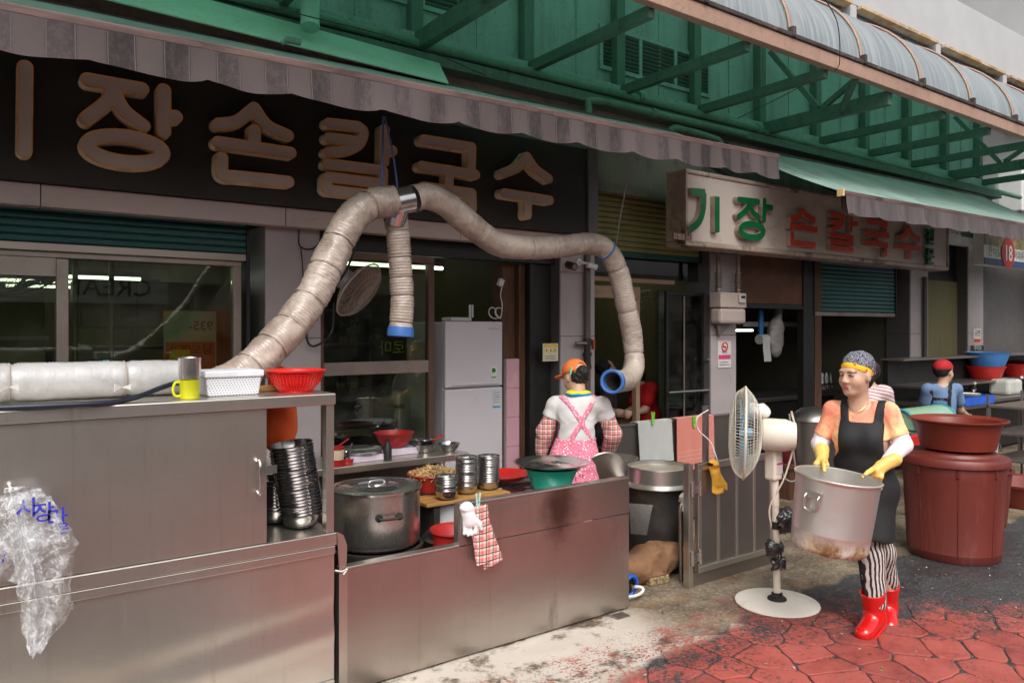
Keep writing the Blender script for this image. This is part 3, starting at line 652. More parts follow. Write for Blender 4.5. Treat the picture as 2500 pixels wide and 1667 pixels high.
# ================================================================ awnings
def awning(name, label, x0, x1, zf0, zf1, yf, yb, zb0, zb1, mat, topmat, drop=0.165, ragged=0.012, seed=1):
    o = thing(name, label, 'awning', (x0, yf, zf0)); L = x1 - x0; zf = lambda x: zf0 + (zf1 - zf0) * (x - x0) / L; zb = lambda x: zb0 + (zb1 - zb0) * (x - x0) / L
    def top(u, v):
        x = x0 + L * u; s = math.sin(v * math.pi) * 0.035; return (x, yf + (yb - yf) * v, zf(x) + 0.012 + (zb(x) - zf(x)) * v - s + 0.004 * mnoise.noise(Vector((x * 3, v * 4, seed))))
    MB().grid(top, int(L * 8), 10).build('canvas', [topmat], o, smooth=180, solid=0.003)
    MB().bar((x0 - 0.02, yf, zf(x0)), (x1 + 0.02, yf, zf(x1)), 0.05, 0.042).build('front_bar', M['awning_bar'], o, bevel=0.008)
    def val(u, v):
        x = x0 + L * u; n1 = mnoise.noise(Vector((x * 2.2, seed, 0))); n2 = mnoise.noise(Vector((x * 7, seed, 3)))
        sc = abs(math.sin(x * math.pi / 0.43 + n1)) ** 0.6
        d = drop + ragged * (sc - 0.5) * 2 + 0.008 * n2
        return (x, yf - 0.027 - (0.012 * math.sin(x * 15 + 3 * n1) + 0.014 * n2) * v - 0.012 * v * v, zf(x) - 0.018 - d * v)
    MB().grid(val, int(L * 46), 8).build('valance', mat, o, smooth=180, solid=0.002)
    for t in ((0.12, 0.5, 0.9) if L > 4 else (0.2,)):
        x = x0 + L * t; MB().bar((x, yf + 0.02, zf(x) - 0.02), (x, yb, zb(x) - 0.10), 0.03, 0.03).build('arm', M['black_iron'], o)
    MB().tube([(x0, yb, zb0 - 0.01), (x1, yb, zb1 - 0.01)], 0.035, 12).build('roller', M['black_iron'], o, smooth=50)
    return o
fl = atY(0, 20, CYE); fr_ = atY(1893, 384, CYE)
sl = (fr_.z - fl.z) / (fr_.x - fl.x); xl = -1.5
awning('striped_awning', 'long faded striped canvas awning over the black sign', xl, fr_.x, fl.z + (xl - fl.x) * sl, fr_.z, CYE, 4.52, fl.z + (xl - fl.x) * sl + 0.43, fr_.z + 0.395, M['awning'], M['awning_top'], 0.146)
f2 = atY(2058, 472, CYE)
awning('grey_awning', 'dark grey canvas awning sagging over the white sign end', f2.x, 11.5, f2.z, f2.z + 0.04, CYE, 4.70, f2.z + 0.64, f2.z + 0.70, M['awning_b'], M['awning_top'], 0.155, 0.008, 4)
MB_ = MB().box((f2.x - 0.045, CYE - 0.03, f2.z - 0.03), (f2.x - 0.022, CYE + 0.03, f2.z + 0.035))
solo(MB_, 'end_cap', pmat('yellowed_plastic', rgb(206, 176, 124), 0.6), 'yellowed plastic cap on the grey awning bar end', 'cap', (f2.x - 0.03, CYE, f2.z - 0.03), bevel=0.004)
# loose green sheet metal above the striped awning
p0, p1, p2 = atY(1095, 205, 4.45), atY(1072, 156, 4.78), atY(540, -30, 4.78)
sh = MB().add([(xl, 4.45, p0.z + 0.09), (p0.x, 4.45, p0.z), (p1.x, 4.78, p1.z), (xl, 4.78, p1.z + 0.14)], [(0, 1, 2, 3)])
solo(sh, 'flashing_sheet', M['green_sheet'], 'slanting green sheet metal flashing with a cut corner above the striped awning', 'flashing', (0, 4.45, p0.z - 0.03), solid=0.008)
# ribbed spout and lamp on the flashing
a = atY(757, 8, 4.6); b = atY(757, 68, 4.55)
solo(MB().tube([a + Vector((0, 0, 0.25)), a, b], 0.058, 16), 'vent_pipe', M['green_sheet'], 'shiny short green vent pipe standing on the flashing sheet', 'pipe', b, smooth=40)
a = atY(700, 98, 4.35); b = atY(733, 104, 4.35)
solo(MB().tube(smooth_path([a + Vector((-.03, 0, -.03)), a, b], 4), [0.012] * 4 + [0.022] * 5, 8), 'awning_hook', M['green_pipe'], 'small rusty crank hook poking out above the awning canvas', 'hook', a, smooth=60)
# ================================================================ the two big signs
def z2(zone, p): return (zone[0] + p[0] / zone[2], zone[1] + p[1] / zone[2])
Z1, Z2_, Z3 = (0, 0, 2.8), (600, 0, 2.8), (1200, 0, 2.8); Z7, Z8 = (1200, 460, 2.8), (1800, 460, 2.8)
def letter(parent, zone, strokes, yface, r, depth, mat, rim=None, rimw=0.0055, square=False, side=None):
    """one raised syllable: strokes are polylines in photo-crop pixels carried onto the sign plane"""
    S = []
    for s in strokes:
        rr = r
        if isinstance(s, tuple): s, rr = s
        S.append(([(lambda q: (q.x, q.z))(atY(*z2(zone, p), yface)) for p in s], rr))
    xs = [p[0] for s, _ in S for p in s]; zs = [p[1] for s, _ in S for p in s]; lo = (min(xs) - 0.07, min(zs) - 0.07); hi = (max(xs) + 0.07, max(zs) + 0.07)
    def fn(P):
        d = None
        for s, rr in S:
            for a, b in zip(s[:-1], s[1:]):
                q = d_sqseg(P, a, b, rr) if square else d_seg(P, a, b) - rr
                if square and len(s) > 2: q = np.minimum(q, d_seg(P, a, a) - rr * (a != s[0]))
                d = q if d is None else np.minimum(d, q)
        return d
    T = lambda y: Matrix.Translation(-wloc(parent)) @ Matrix.Translation((0, y, 0)) @ Matrix.Rotation(R(90), 4, 'X')
    L0 = contours(fn, lo, hi, 0.004); o = plate('letter', L0, depth, side or mat, parent, T(yface + depth / 2))
    L1 = contours(fn, lo, hi, 0.004, -rimw if rim else -0.0025)
    plate('letter_face', L1, 0.004, mat, o, T(yface - 0.001))
    if rim: plate('rim', L0 + [l[::-1] for l in L1], 0.010, rim, o, T(yface - 0.002))
    return o
def ring(cx, cy, rx, ry, tilt, n=28): return [(cx + rx * math.cos(2 * math.pi * i / n), cy + ry * math.sin(2 * math.pi * i / n) + tilt * rx * math.cos(2 * math.pi * i / n)) for i in range(n + 1)]
def arcp(pts, n=6):
    return [(p.x, p.y) for p in smooth_path([Vector((a, b, 0)) for a, b in pts], n)]
sgn = thing('shop_sign', 'long black shop sign with raised brown letters under the striped awning', 'sign', (1.5, 4.8, 2.48))
MB().box((-1.6, 4.72, 2.482), (4.19, 4.885, 3.19)).build('board', M['sign_black'], sgn, bevel=0.004)
MB().box((4.192, 4.70, 2.40), (4.30, 4.84, 3.20)).build('end_trim', M['stone_dark'], sgn, bevel=0.004)
M['l_face'] = pmat('brown_acrylic_letter', rgb(190, 172, 163), 0.4, 0, 0.08, 3, rgb(158, 138, 128), 0.3, 4, 0.02, 50)
M['l_rim'] = pmat('tarnished_gold_rim', rgb(232, 166, 84), 0.45, 0.1, 0.2, 10)
M['l_side'] = pmat('yellowed_letter_return', rgb(226, 208, 182), 0.5, 0, 0.12, 6, rgb(150, 116, 80), 0.5, 6)
def dark_letter(zone, strokes, r=0.034): return letter(sgn, zone, strokes, 4.64, r, 0.078, M['l_face'], M['l_rim'], side=M['l_side'])
dark_letter(Z1, [[(-260, 480), (-120, 500)], [(-120, 500), (-160, 760), (-300, 980)], [(172, 462), (166, 1030)]], 0.0365)
dark_letter(Z1, [[(600, 548), (968, 610)], arcp([(770, 590), (740, 690), (590, 815)]), arcp([(780, 640), (850, 760), (978, 862)]), [(1120, 620), (1120, 900)], [(1120, 800), (1200, 800)], (ring(855, 1022, 258, 88, 0.11), 0.040)], 0.0385)
dark_letter(Z2_, [arcp([(58, 742), (-60, 832), (-185, 850)]), arcp([(58, 742), (150, 862), (288, 928)]), [(60, 892), (60, 1000)], [(-188, 975), (305, 1046)], arcp([(-165, 1080), (-165, 1170), (-140, 1203), (-80, 1208)]), [(-80, 1208), (290, 1244)]], 0.0375)
dark_letter(Z2_, [[(568, 845), (770, 868)], arcp([(770, 868), (805, 905), (775, 985), (690, 1030), (565, 1045)]), [(568, 945), (745, 966)], [(948, 888), (945, 1108)], [(950, 1030), (1002, 1032)], [(560, 1122), (930, 1166)], [(938, 1172), (938, 1236)], [(565, 1212), (935, 1256)], [(555, 1226), (553, 1290)], [(562, 1300), (940, 1342)]], 0.0355)
dark_letter(Z2_, [[(1215, 957), (1540, 1008)], [(1545, 1008), (1540, 1160)], [(1203, 1137), (1570, 1196)], [(1388, 1165), (1388, 1300)], [(1215, 1278), (1540, 1322)], [(1545, 1322), (1548, 1422)]], 0.0365)
dark_letter(Z3, [arcp([(244, 1072), (180, 1145), (82, 1188)]), arcp([(244, 1072), (300, 1155), (392, 1224)]), [(86, 1322), (398, 1370)], [(248, 1345), (246, 1470)]], 0.0365)

ws = thing('shop_sign', 'grubby white box sign with green and red raised letters', 'sign', (7.5, 4.5, 2.42))
M['ws_face'] = pmat('grubby_white_sign_panel', rgb(196, 181, 171), 0.5, 0, 0.06, 3, rgb(136, 112, 98), 0.4, 2.2, 0.05, 60)
M['ws_frame'] = pmat('stained_sign_frame', rgb(176, 156, 142), 0.5, 0.1, 0.15, 4, rgb(74, 48, 38), 0.6, 4, 0.1, 50)
M['l_green'] = pmat('dark_green_letter', rgb(10, 92, 52), 0.35, 0, 0.15, 5, rgb(10, 40, 26), 0.3); M['l_red'] = pmat('faded_red_letter', rgb(212, 70, 50), 0.35, 0, 0.12, 4, rgb(150, 44, 36), 0.4, 3)
WX0, WX1, WZ0, WZ1 = 5.05, 9.87, 2.42, 3.085
for a, b in ((WX0 + .03, 7.10), (7.103, 8.93), (8.933, WX1 - .03)): MB().box((a, 4.425, WZ0 + .05), (b, 4.60, WZ1 - .04)).build('face_panel', M['ws_face'], ws, bevel=0.002)
MB().box((WX0, 4.405, WZ0), (WX1, 4.64, WZ0 + 0.048)).build('frame_bottom', M['ws_frame'], ws, bevel=0.012); MB().box((WX0, 4.405, WZ1 - .038), (WX1, 4.64, WZ1)).build('frame_top', M['ws_frame'], ws, bevel=0.012)
for a in (WX0, WX1 - .028): MB().box((a, 4.406, WZ0 + .0485), (a + .028, 4.639, WZ1 - .0385)).build('frame_side', M['ws_frame'], ws, bevel=0.006)
def wl(zone, st, mat, r=0.030, sq=True): return letter(ws, zone, st, 4.375, r, 0.05, mat, None, square=sq, side=M['ws_frame'])
wl(Z7, [[(1362, 22), (1462, 30)], arcp([(1452, 30), (1448, 130), (1420, 225), (1352, 285)], 4), [(1542, 55), (1542, 300)]], M['l_green'], 0.034)
wl(Z7, [[(1692, 78), (1822, 92)], arcp([(1765, 95), (1740, 150), (1690, 192)], 4), arcp([(1765, 110), (1785, 160), (1825, 200)], 4), [(1866, 85), (1862, 215)], [(1866, 128), (1912, 132)], (ring(1780, 290, 78, 46, 0.06), 0.032)], M['l_green'], 0.030, False)
wl(Z8, [arcp([(445, 150), (415, 195), (365, 212)], 4), arcp([(445, 150), (480, 190), (535, 218)], 4), [(455, 225), (455, 268)], [(358, 255), (548, 285)], [(375, 292), (375, 375)], [(362, 372), (535, 390)]], M['l_red'])
wl(Z8, [[(640, 180), (735, 192)], arcp([(722, 190), (712, 250), (640, 285)], 4), [(640, 228), (718, 236)], [(782, 192), (775, 298)], [(785, 240), (826, 244)], [(635, 318), (795, 338)], [(783, 335), (783, 365)], [(635, 360), (795, 380)], [(648, 360), (648, 405)], [(636, 400), (795, 424)]], M['l_red'], 0.026)
wl(Z8, [[(880, 222), (1030, 244)], [(1015, 240), (1012, 312)], [(872, 300), (1040, 324)], [(955, 310), (955, 375)], [(872, 366), (1030, 390)], [(1015, 388), (1013, 466)]], M['l_red'], 0.030)
wl(Z8, [arcp([(1172, 262), (1150, 312), (1106, 338)], 4), arcp([(1172, 262), (1200, 320), (1250, 352)], 4), [(1098, 392), (1256, 412)], [(1180, 402), (1180, 482)]], M['l_red'], 0.032)
for ch, (px, py) in (('전', (2260, 592)), ('문', (2260, 640))):
    p = atY(px, py, 4.37); text_mesh('letter', ch, 0.205, M['l_green'], ws, (p.x, 4.372, p.z), depth=0.02, bold=0.006)
p = atY(1646, 584, 4.40); lb = MB().box((p.x, 4.418, p.z), (p.x + 0.25, 4.424, p.z + 0.062)).build('notice_plate', M['brown'], ws); text_mesh('lettering', '모범음식점', 0.058, M['ws_face'], lb, (p.x + 0.008, 4.4165, p.z + 0.010))
for x in (5.9, 8.0): MB().bar((x, 4.5, WZ1), (x, 4.93, WZ1 + 0.25), 0.03, 0.03).build('hanger', M['black_iron'], ws)

# ================================================================ bay 1: the wide window
def frame_rect(mb, x0, x1, z0, z1, y0, y1, w): 
    mb.box((x0, y0, z1 - w), (x1, y1, z1)); mb.box((x0, y0, z0), (x1, y1, z0 + w)); mb.box((x0, y0 + .001, z0 + w), (x0 + w, y1 - .001, z1 - w)); mb.box((x1 - w, y0 + .001, z0 + w), (x1, y1 - .001, z1 - w)); return mb
win = thing('shop_window', 'wide sliding shop window behind the steel counter', 'window', (0.5, 5.05, 0.88))
frame_rect(MB(), -1.58, 1.47, 0.885, 2.155, 5.02, 5.10, 0.05).build('frame', M['dull_frame'], win, bevel=0.003)
mull = XatY(152, 5.03)
MB().box((mull - .03, 5.005, 0.935), (mull + .03, 5.09, 2.10)).build('mullion', M['dull_frame'], win, bevel=0.003)
MB().box((-0.8, 5.03, 2.0), (mull - .031, 5.085, 2.104)).build('transom_panel', M['dull_frame'], win)
MB().box((-1.53, 5.055, 0.936), (mull - .032, 5.061, 2.0)).build('pane', M['glass'], win); MB().box((mull + .032, 5.064, 0.936), (1.419, 5.070, 2.104)).build('pane', M['glass'], win)
tube_m = emat('fluorescent_tube', (0.93, 1.0, 0.88, 1), 4.5)
def tube_light(loc, L, label, along='X', group=None):
    o = thing('tube_light', label, 'light', loc, group); x, y, z = loc; dx, dy = (L / 2, 0.012) if along == 'X' else (0.012, L / 2)
    MB().box((x - dx - .01, y - dy - .01, z + 0.016), (x + dx + .01, y + dy + .01, z + 0.05)).build('housing', M['dull_frame'], o)
    MB().tube([(x - dx, y - (0 if along == 'X' else dy), z), (x + dx, y + (0 if along == 'X' else dy), z)], 0.013, 8).build('tube', tube_m, o, smooth=60); return o
for i, (x, y) in enumerate(((0.6, 7.2), (0.9, 8.0), (1.0, 9.0), (-0.9, 7.4), (-0.6, 8.8))):  # visible tubes plus extra ones added to brighten the room
    tube_light((x, y, 2.13), 1.3, 'lit fluorescent tube on the dim ceiling behind the wide window', 'X', 'tubes behind the wide window')
# things seen dimly through or reflected in that window
ht = MB(); 
for k in range(3): ht.tube([(0.45 + 0.18 * k, 5.9, 0.9), (0.45 + 0.18 * k, 5.9, 2.58)], 0.016, 8)
for k, x in enumerate((0.62, 0.84)):
    solo(MB().tube([(x, 5.9, 0.02), (x, 5.9, 2.6)], 0.018, 8), 'ceiling_pipe', M['dull_frame'], 'thin vertical pipe standing inside the wide window', 'pipe', (x, 5.9, 0.02), group='pipes inside the wide window', smooth=60)
sb = thing('side_cabinet', 'dim shelf cabinet with appliances inside the wide window', 'cabinet', (0.9, 7.4, 0.02))
MB().box((0.55, 7.2, 0.02), (1.6, 7.7, 1.55)).build('body', M['black'], sb, bevel=0.01); MB().box((0.6, 7.15, 1.30), (1.5, 7.2, 1.52)).build('drawer', M['steel_dark'], sb)
dsp = MB().box((0.86, 7.145, 1.40), (1.02, 7.15, 1.45)).build('display', M['black'], sb)
text_mesh('digits', '23', 0.05, emat('blue_led', (0.1, 0.7, 1, 1), 2.0), sb, (0.95, 7.142, 1.405))
po = thing('reflected_poster', 'reflection of an orange and white notice modelled as sheets inside the wide window', 'poster', (1.2, 5.6, 1.3))  # reflection in the glass, built as flat coloured sheets with mirrored lettering
org = pmat('orange_paper', rgb(226, 100, 40), 0.6, 0, 0.15, 5)
p0 = atY(400, 872, 5.45); p1 = atY(528, 760, 5.45)
MB().box((p0.x, 5.45, p0.z - .1), (p1.x, 5.46, p1.z)).build('sheet', pmat('white_notice_reflection', rgb(190, 186, 176), 0.5), po)
MB().box((p0.x + .01, 5.44, p0.z - .09), (p1.x - .01, 5.449, p0.z + 0.10)).build('orange_panel', org, po); MB().box((p0.x + .03, 5.43, p0.z - .02), (p0.x + .16, 5.439, p0.z + 0.05)).build('yellow_panel', pmat('yellow_reflection', rgb(226, 190, 60), 0.6), po)
text_mesh('lettering', '935-', 0.09, M['black'], po, (p1.x - 0.02, 5.448, p1.z - 0.13), mirror=True, bold=0.002)
text_mesh('lettering', '남도명가', 0.075, M['black'], po, (p1.x - 0.03, 5.436, p0.z + 0.02), mirror=True)

# ================================================================ bay 2: glazed screen, doorway, kitchen
scr = thing('glazed_screen', 'brown framed glass screen beside the open kitchen doorway', 'screen', (2.4, 5.0, 0))
PX2 = 2.84
M['brown_frame'] = pmat('brown_anodised_frame', rgb(104, 82, 70), 0.4, 0.5, 0.12, 4)
frame_rect(MB(), 1.965, PX2 + .05, 0.02, 2.24, 4.98, 5.04, 0.05).build('frame', M['brown_frame'], scr, bevel=0.003)
MB().box((2.015, 4.982, 1.375), (PX2, 5.038, 1.465)).build('transom', M['dull_frame'], scr, bevel=0.003)
MB().box((2.015, 5.008, 1.466), (PX2, 5.013, 2.189)).build('pane', M['glass'], scr); MB().box((2.015, 5.008, 0.07), (PX2, 5.013, 1.374)).build('pane', M['glass'], scr)
MB().box((1.962, 4.97, 2.245), (4.05, 5.05, 2.362)).build('door_head', M['black'], scr)
for k, (px, py, s) in enumerate(((990, 750, 0.10), (985, 862, 0.115), (862, 760, 0.07), (862, 800, 0.07), (862, 840, 0.07), (862, 955, 0.08))):
    p = atY(px, py, 5.015)
    tx = ('마', '아로마', '미 밀', '고 국', '가 예', '면 명')[k]
    text_mesh('lettering', tx, s, pmat('faded_print_%d' % k, rgb(150, 140, 40) if k == 1 else rgb(150, 104, 70), 0.7), scr, (p.x + (0.12 if k == 1 else 0.04), 5.016, p.z), mirror=True)
tube_light((2.62, 5.42, 2.20), 1.2, 'bright fluorescent tube at the top of the glass screen')
kl = tube_light((3.35, 7.0, 2.42), 1.0, 'lit fluorescent tube deep in the kitchen behind the fridge'); 
jb = thing('door_jamb', 'tall dark brown timber door jamb right of the fridge', 'jamb', (3.7, 5.0, 0))
for i, (a, b, y) in enumerate(((3.60, 3.73, 5.10), (3.735, 3.80, 5.05), (3.805, 3.86, 4.99), (3.865, 4.05, 5.02))): MB().box((a, y, 0.02), (b, 5.25, 2.24)).build('board', M['wood_dark'] if i < 2 else M['black'], jb, bevel=0.003)
pk = pmat('pink_glazed_tile', rgb(206, 160, 168), 0.25, 0, 0.05, 3, rgb(150, 110, 112), 0.25)
pc_ = thing('tiled_column', 'narrow column of pink glazed tiles beside the fridge', 'column', (3.62, 5.08, 0))
x0t, x1t = XatY(1237, 5.05), XatY(1270, 5.05)
MB().box((x0t, 5.062, 0.02), (x1t, 5.095, 1.455)).build('core', M['stone'], pc_)
for i in range(6): MB().box((x0t + .001, 5.05, 0.02 + i * .239), (x1t - .001, 5.061, 0.02 + i * .239 + .236)).build('tile', pk, pc_, bevel=0.002)
fg = thing('fridge', 'pale grey fridge freezer standing in the kitchen doorway', 'fridge', (3.3, 5.4, 0.02))
M['fridge'] = pmat('pale_fridge_enamel', rgb(208, 202, 206), 0.32, 0, 0.03, 2, rgb(170, 150, 140), 0.2, 2, 0.03, 200)
FX0, FX1 = XatY(1087, 5.08), XatY(1227, 5.08)
MB().box((FX0 + .004, 5.125, 0.04), (FX1 - .004, 5.72, 1.755)).build('body', M['fridge'], fg, bevel=0.01)
zs = atY(1157, 946, 5.08).z; d1 = MB().box((FX0, 5.08, zs + .006), (FX1, 5.122, 1.76)).build('freezer_door', M['fridge'], fg, bevel=0.010); d2 = MB().box((FX0, 5.08, 0.09), (FX1, 5.122, zs - .006)).build('fridge_door', M['fridge'], fg, bevel=0.010)
MB().box((FX0 + .06, 5.070, zs + .02), (FX1 - .04, 5.0795, zs + .04)).build('handle', M['fridge'], d1, bevel=0.004)
el = MB().tube([(FX1 - .09, 5.078, zs + .13), (FX1 - .09, 5.0795, zs + .13)], 0.034, 20).build('energy_label', pmat('label_white', rgb(220, 222, 214), 0.5), d1); MB().box((FX1 - .118, 5.0765, zs + .07), (FX1 - .062, 5.0795, zs + .125)).build('energy_label', pmat('label_white_b', rgb(214, 220, 206), 0.5), d1)
MB().tube([(FX1 - .09, 5.0765, zs + .132), (FX1 - .09, 5.0775, zs + .132)], 0.020, 16).build('energy_dial', pmat('label_green', rgb(40, 130, 60), 0.5), d1); MB().box((FX1 - .112, 5.0755, zs + .073), (FX1 - .068, 5.0762, zs + .081)).build('energy_bar', pmat('label_green_b', rgb(40, 130, 60), 0.5), d1)
pl = MB().box((FX1 - .105, 5.0775, zs - .17), (FX1 - .02, 5.0795, zs - .025)).build('paper_label', pmat('label_grey', rgb(200, 200, 204), 0.5), d2); MB().box((FX1 - .10, 5.0765, zs - .172), (FX1 - .025, 5.0774, zs - .158)).build('blue_strip', pmat('label_blue', rgb(60, 150, 190), 0.5), d2)
for i in range(5): MB().box((FX1 - .095, 5.0766, zs - .05 - i * .02), (FX1 - .03 - .01 * (i % 2), 5.0773, zs - .046 - i * .02)).build('print_line', pmat('print_grey_%d' % i, rgb(110, 110, 116), 0.6), d2)
text_mesh('lettering', 'SAMSUNG', 0.022, pmat('badge_grey', rgb(150, 148, 152), 0.4), d1, (FX1 - .14, 5.0785, 1.695))
rt = thing('wifi_router', 'flat white router with an upright aerial on top of the fridge', 'router', (3.35, 5.3, 1.76)); wp = pmat('white_plastic', rgb(210, 208, 206), 0.4, 0, 0.04)
MB().box((3.20, 5.25, 1.765), (3.40, 5.40, 1.795)).build('body', wp, rt, bevel=0.005)
for x in (3.375, 3.40): MB().box((x, 5.25, 1.795), (x + .018, 5.262, 1.90)).build('aerial', wp, rt, bevel=0.003)
def cable(pts, r, mat, label, name='cable', group=None): return solo(MB().tube(smooth_path(pts, 8), r, 6), name, mat, label, 'cable', pts[0], group, smooth=60)
p = [atY(x, y, 5.06) for x, y in ((1228, 690), (1222, 720), (1226, 745), (1222, 775))]; loop = [Vector((3.50 + 0.05 * math.cos(t) + .01 * t, 5.12, 1.83 + 0.045 * math.sin(t * 1.0))) for t in np.linspace(0, 12, 30)]
cable(p + loop, 0.005, wp, 'white looped cable hanging onto the fridge top')
p = atY(1220, 690, 5.06); solo(MB().box((p.x - .02, 5.03, p.z - .03), (p.x + .025, 5.07, p.z + .03), rot=Matrix.Rotation(R(25), 3, 'Y')), 'power_socket', wp, 'white power socket block on the timber jamb', 'socket', p, bevel=0.006)
# kitchen depth
kc = thing('kitchen_counter', 'dim steel kitchen worktop behind the glass screen', 'counter', (2.6, 6.0, 0.02)); MB().box((1.9, 5.9, 0.80), (3.0, 6.6, 0.86)).build('top', M['steel_dark'], kc, bevel=0.004)
for x in (1.95, 2.95): MB().box((x - .02, 5.95, 0.02), (x + .02, 5.99, 0.80)).build('leg', M['steel_dark'], kc)
def pot(name, label, loc, r, h, mat, lid=None, handles='side', seg=40, group=None, rim=0.008, hand_ang=None):
    o = thing(name, label, 'pot', loc, group); x, y, z = loc
    MB().lathe([(r * 0.93, 0), (r * 0.985, 0.012), (r, 0.04), (r, h - .01), (r + rim, h - .006), (r + rim, h), (r - .004, h), (r - .006, 0.03), (r * .9, 0.012), (0.0001, 0.012)], seg, loc).build('body', mat, o, smooth=40)
    angs = hand_ang if hand_ang is not None else (R(-110), R(70))
    if handles:
        for a in angs:
            c, s = math.cos(a), math.sin(a); tz = z + h * 0.62; w = 0.055
            t = Vector((-s, c, 0)); n = Vector((c, s, 0)); C = Vector((x, y, tz)) + n * r
            hd = MB().tube(smooth_path([C - t * w, C - t * w + n * .035, C + n * .042, C + t * w + n * .035, C + t * w], 5), 0.0075, 8).build('handle', M['black_iron'] if mat is not M['alu'] else M['alu'], o, smooth=60)
            for q in (-1, 1): MB().tube([C + t * w * q - n * .002, C + t * w * q + n * .008], 0.020, 12).build('bracket', M['black_iron'] if mat is not M['alu'] else M['alu'], hd, smooth=40)
    if lid is not None:
        MB().lathe([(r + .012, h - .004), (r + .014, h + .006), (r * .93, h + .010), (r * .90, h + .004), (r * .55, h + .004), (r * .50, h + .012), (r * .2, h + .014), (r * .19, h + .020), (r * .08, h + .022), (0.0001, h + .022)], seg, loc).build('lid', lid, o, smooth=35)
        L = MB().tube(smooth_path([(x - .05, y, z + h + .016), (x - .035, y, z + h + .034), (x + .035, y, z + h + .034), (x + .05, y, z + h + .016)], 4), 0.007, 8); L.build('knob', lid, o, smooth=60)
    return o
pp = atY(985, 985, 5.7); pot('stock_pot', 'tall steel stock pot on the dim worktop behind the glass screen', (2.92, 5.72, 0.86), 0.15, 0.33, M['steel_clean'])
sh_ = thing('kitchen_shelf', 'cluttered dark shelf unit deep inside the kitchen', 'shelf', (3.0, 8.5, 0.02))
for z in (0.5, 1.0, 1.5, 1.9): MB().box((2.2, 8.4, z), (4.0, 8.8, z + .03)).build('shelf_board', M['steel_dark'], sh_)
for x in (2.2, 3.97): MB().box((x, 8.4, 0.02), (x + .03, 8.8, 1.95)).build('post', M['steel_dark'], sh_)
rb = random.Random(3)
for k in range(12):
    x = 2.3 + (k % 6) * 0.28; z = 1.03 + 0.5 * (k // 6); s = 0.10 + rb.random() * .06
    solo(MB().box((x, 8.45, z), (x + s, 8.45 + s, z + s * (0.8 + rb.random() * .7))), 'storage_box', pmat('box_col_%d' % k, rgb(*[(120, 110, 90), (150, 150, 140), (90, 60, 40), (60, 80, 70)][k % 4]), 0.6), 'small box on the dark shelf deep inside the kitchen', 'box', (x, 8.45, z), 'boxes on the kitchen shelf', bevel=0.004)

# ================================================================ bay 3: the yellow dining room
dr = thing('shop_door', 'brown framed doorway of the yellow lit dining room', 'doorway', (5.2, 5.05, 0))
zt = atY(1500, 590, 5.05).z
M['beige'] = pmat('beige_door_frame', rgb(150, 122, 100), 0.55, 0, 0.12, 3, rgb(80, 58, 44), 0.4)
D0, D1 = 4.445, XatY(1556, 5.05)
MB().box((D0, 5.03, 1.98), (D1 + .02, 5.10, 2.09)).build('head', M['beige'], dr, bevel=0.003); MB().box((D1 - .03, 5.035, 0.02), (D1 + .02, 5.09, 1.979)).build('post', M['beige'], dr, bevel=0.003); MB().box((D0, 5.035, 0.02), (D0 + .09, 5.09, 1.979)).build('post', M['black'], dr, bevel=0.003)
MB().box((D0, 5.03, 2.13), (5.6, 5.10, 2.17)).build('transom_rail', M['beige'], dr); MB().box((D0, 5.05, 2.171), (5.97, 5.055, 2.365)).build('transom_pane', M['glass_dark'], dr); MB().box((5.02, 5.12, 2.172), (5.60, 5.16, 2.362)).build('transom_board', M['brown'], dr)
# dark glass leaf standing open
lf = thing('glass_door', 'dark glass door leaf with a long steel handle beside the towels', 'door', (5.7, 4.9, 0))
X0, X1 = XatY(1630, 5.0), XatY(1727, 4.93)
MB().box((X0, 5.0, 0.05), (X1, 5.008, 2.02)).build('pane', M['glass_dark'], lf); frame_rect(MB(), X0 - .03, X1 + .03, 0.03, 2.06, 4.985, 5.02, 0.032).build('frame', M['black'], lf, bevel=0.003)
MB().tube([(X0 + (X1 - X0) * .45, 4.99, 0.06), (X0 + (X1 - X0) * .45, 4.99, 2.02)], 0.008, 6).build('glazing_bar', M['dull_frame'], lf)
a, b = atY(1632, 958, 4.93), atY(1728, 952, 4.93)
MB().tube(smooth_path([a, b, b + Vector((.06, 0, 0)), b + Vector((.075, 0, .05)), atY(1733, 945, 4.93) + Vector((.07, 0, .25)), atY(1720, 944, 4.93) + Vector((.03, 0, .27))], 6), 0.014, 10).build('handle', M['steel_clean'], lf, smooth=60)
tl = thing('tiled_wall_strip', 'strip of small pale green wall tiles inside the dining room', 'wall', (5.35, 5.4, 0)); tm = pmat('pale_green_tile', rgb(150, 160, 140), 0.3, 0, 0.05)
xx0, xx1 = XatY(1610, 5.5), XatY(1628, 5.5); MB().box((xx0, 5.51, 0), (xx1, 5.56, 2.1)).build('core', M['dark_room'], tl)
for i in range(14): MB().box((xx0 + .002, 5.50, i * .15), (xx1 - .002, 5.509, i * .15 + .146)).build('tile', tm, tl)
rw = MB()
for i in range(26): rw.box((4.25 + i * .076, 8.375, 0.05), (4.25 + i * .076 + .066, 8.399, 2.58))
rwo = rw.build('beadboard', M['olive_room'], B)
mbd = thing('menu_board', 'dark red menu board with dish photos and prices on the dining room wall', 'menu', (5.3, 8.3, 1.3))
ma, mb2 = atY(1478, 770, 8.33), atY(1612, 852, 8.33)
MB().box((ma.x, 8.34, mb2.z), (mb2.x, 8.37, ma.z)).build('board', pmat('menu_yellow', rgb(160, 150, 70), 0.6), mbd)
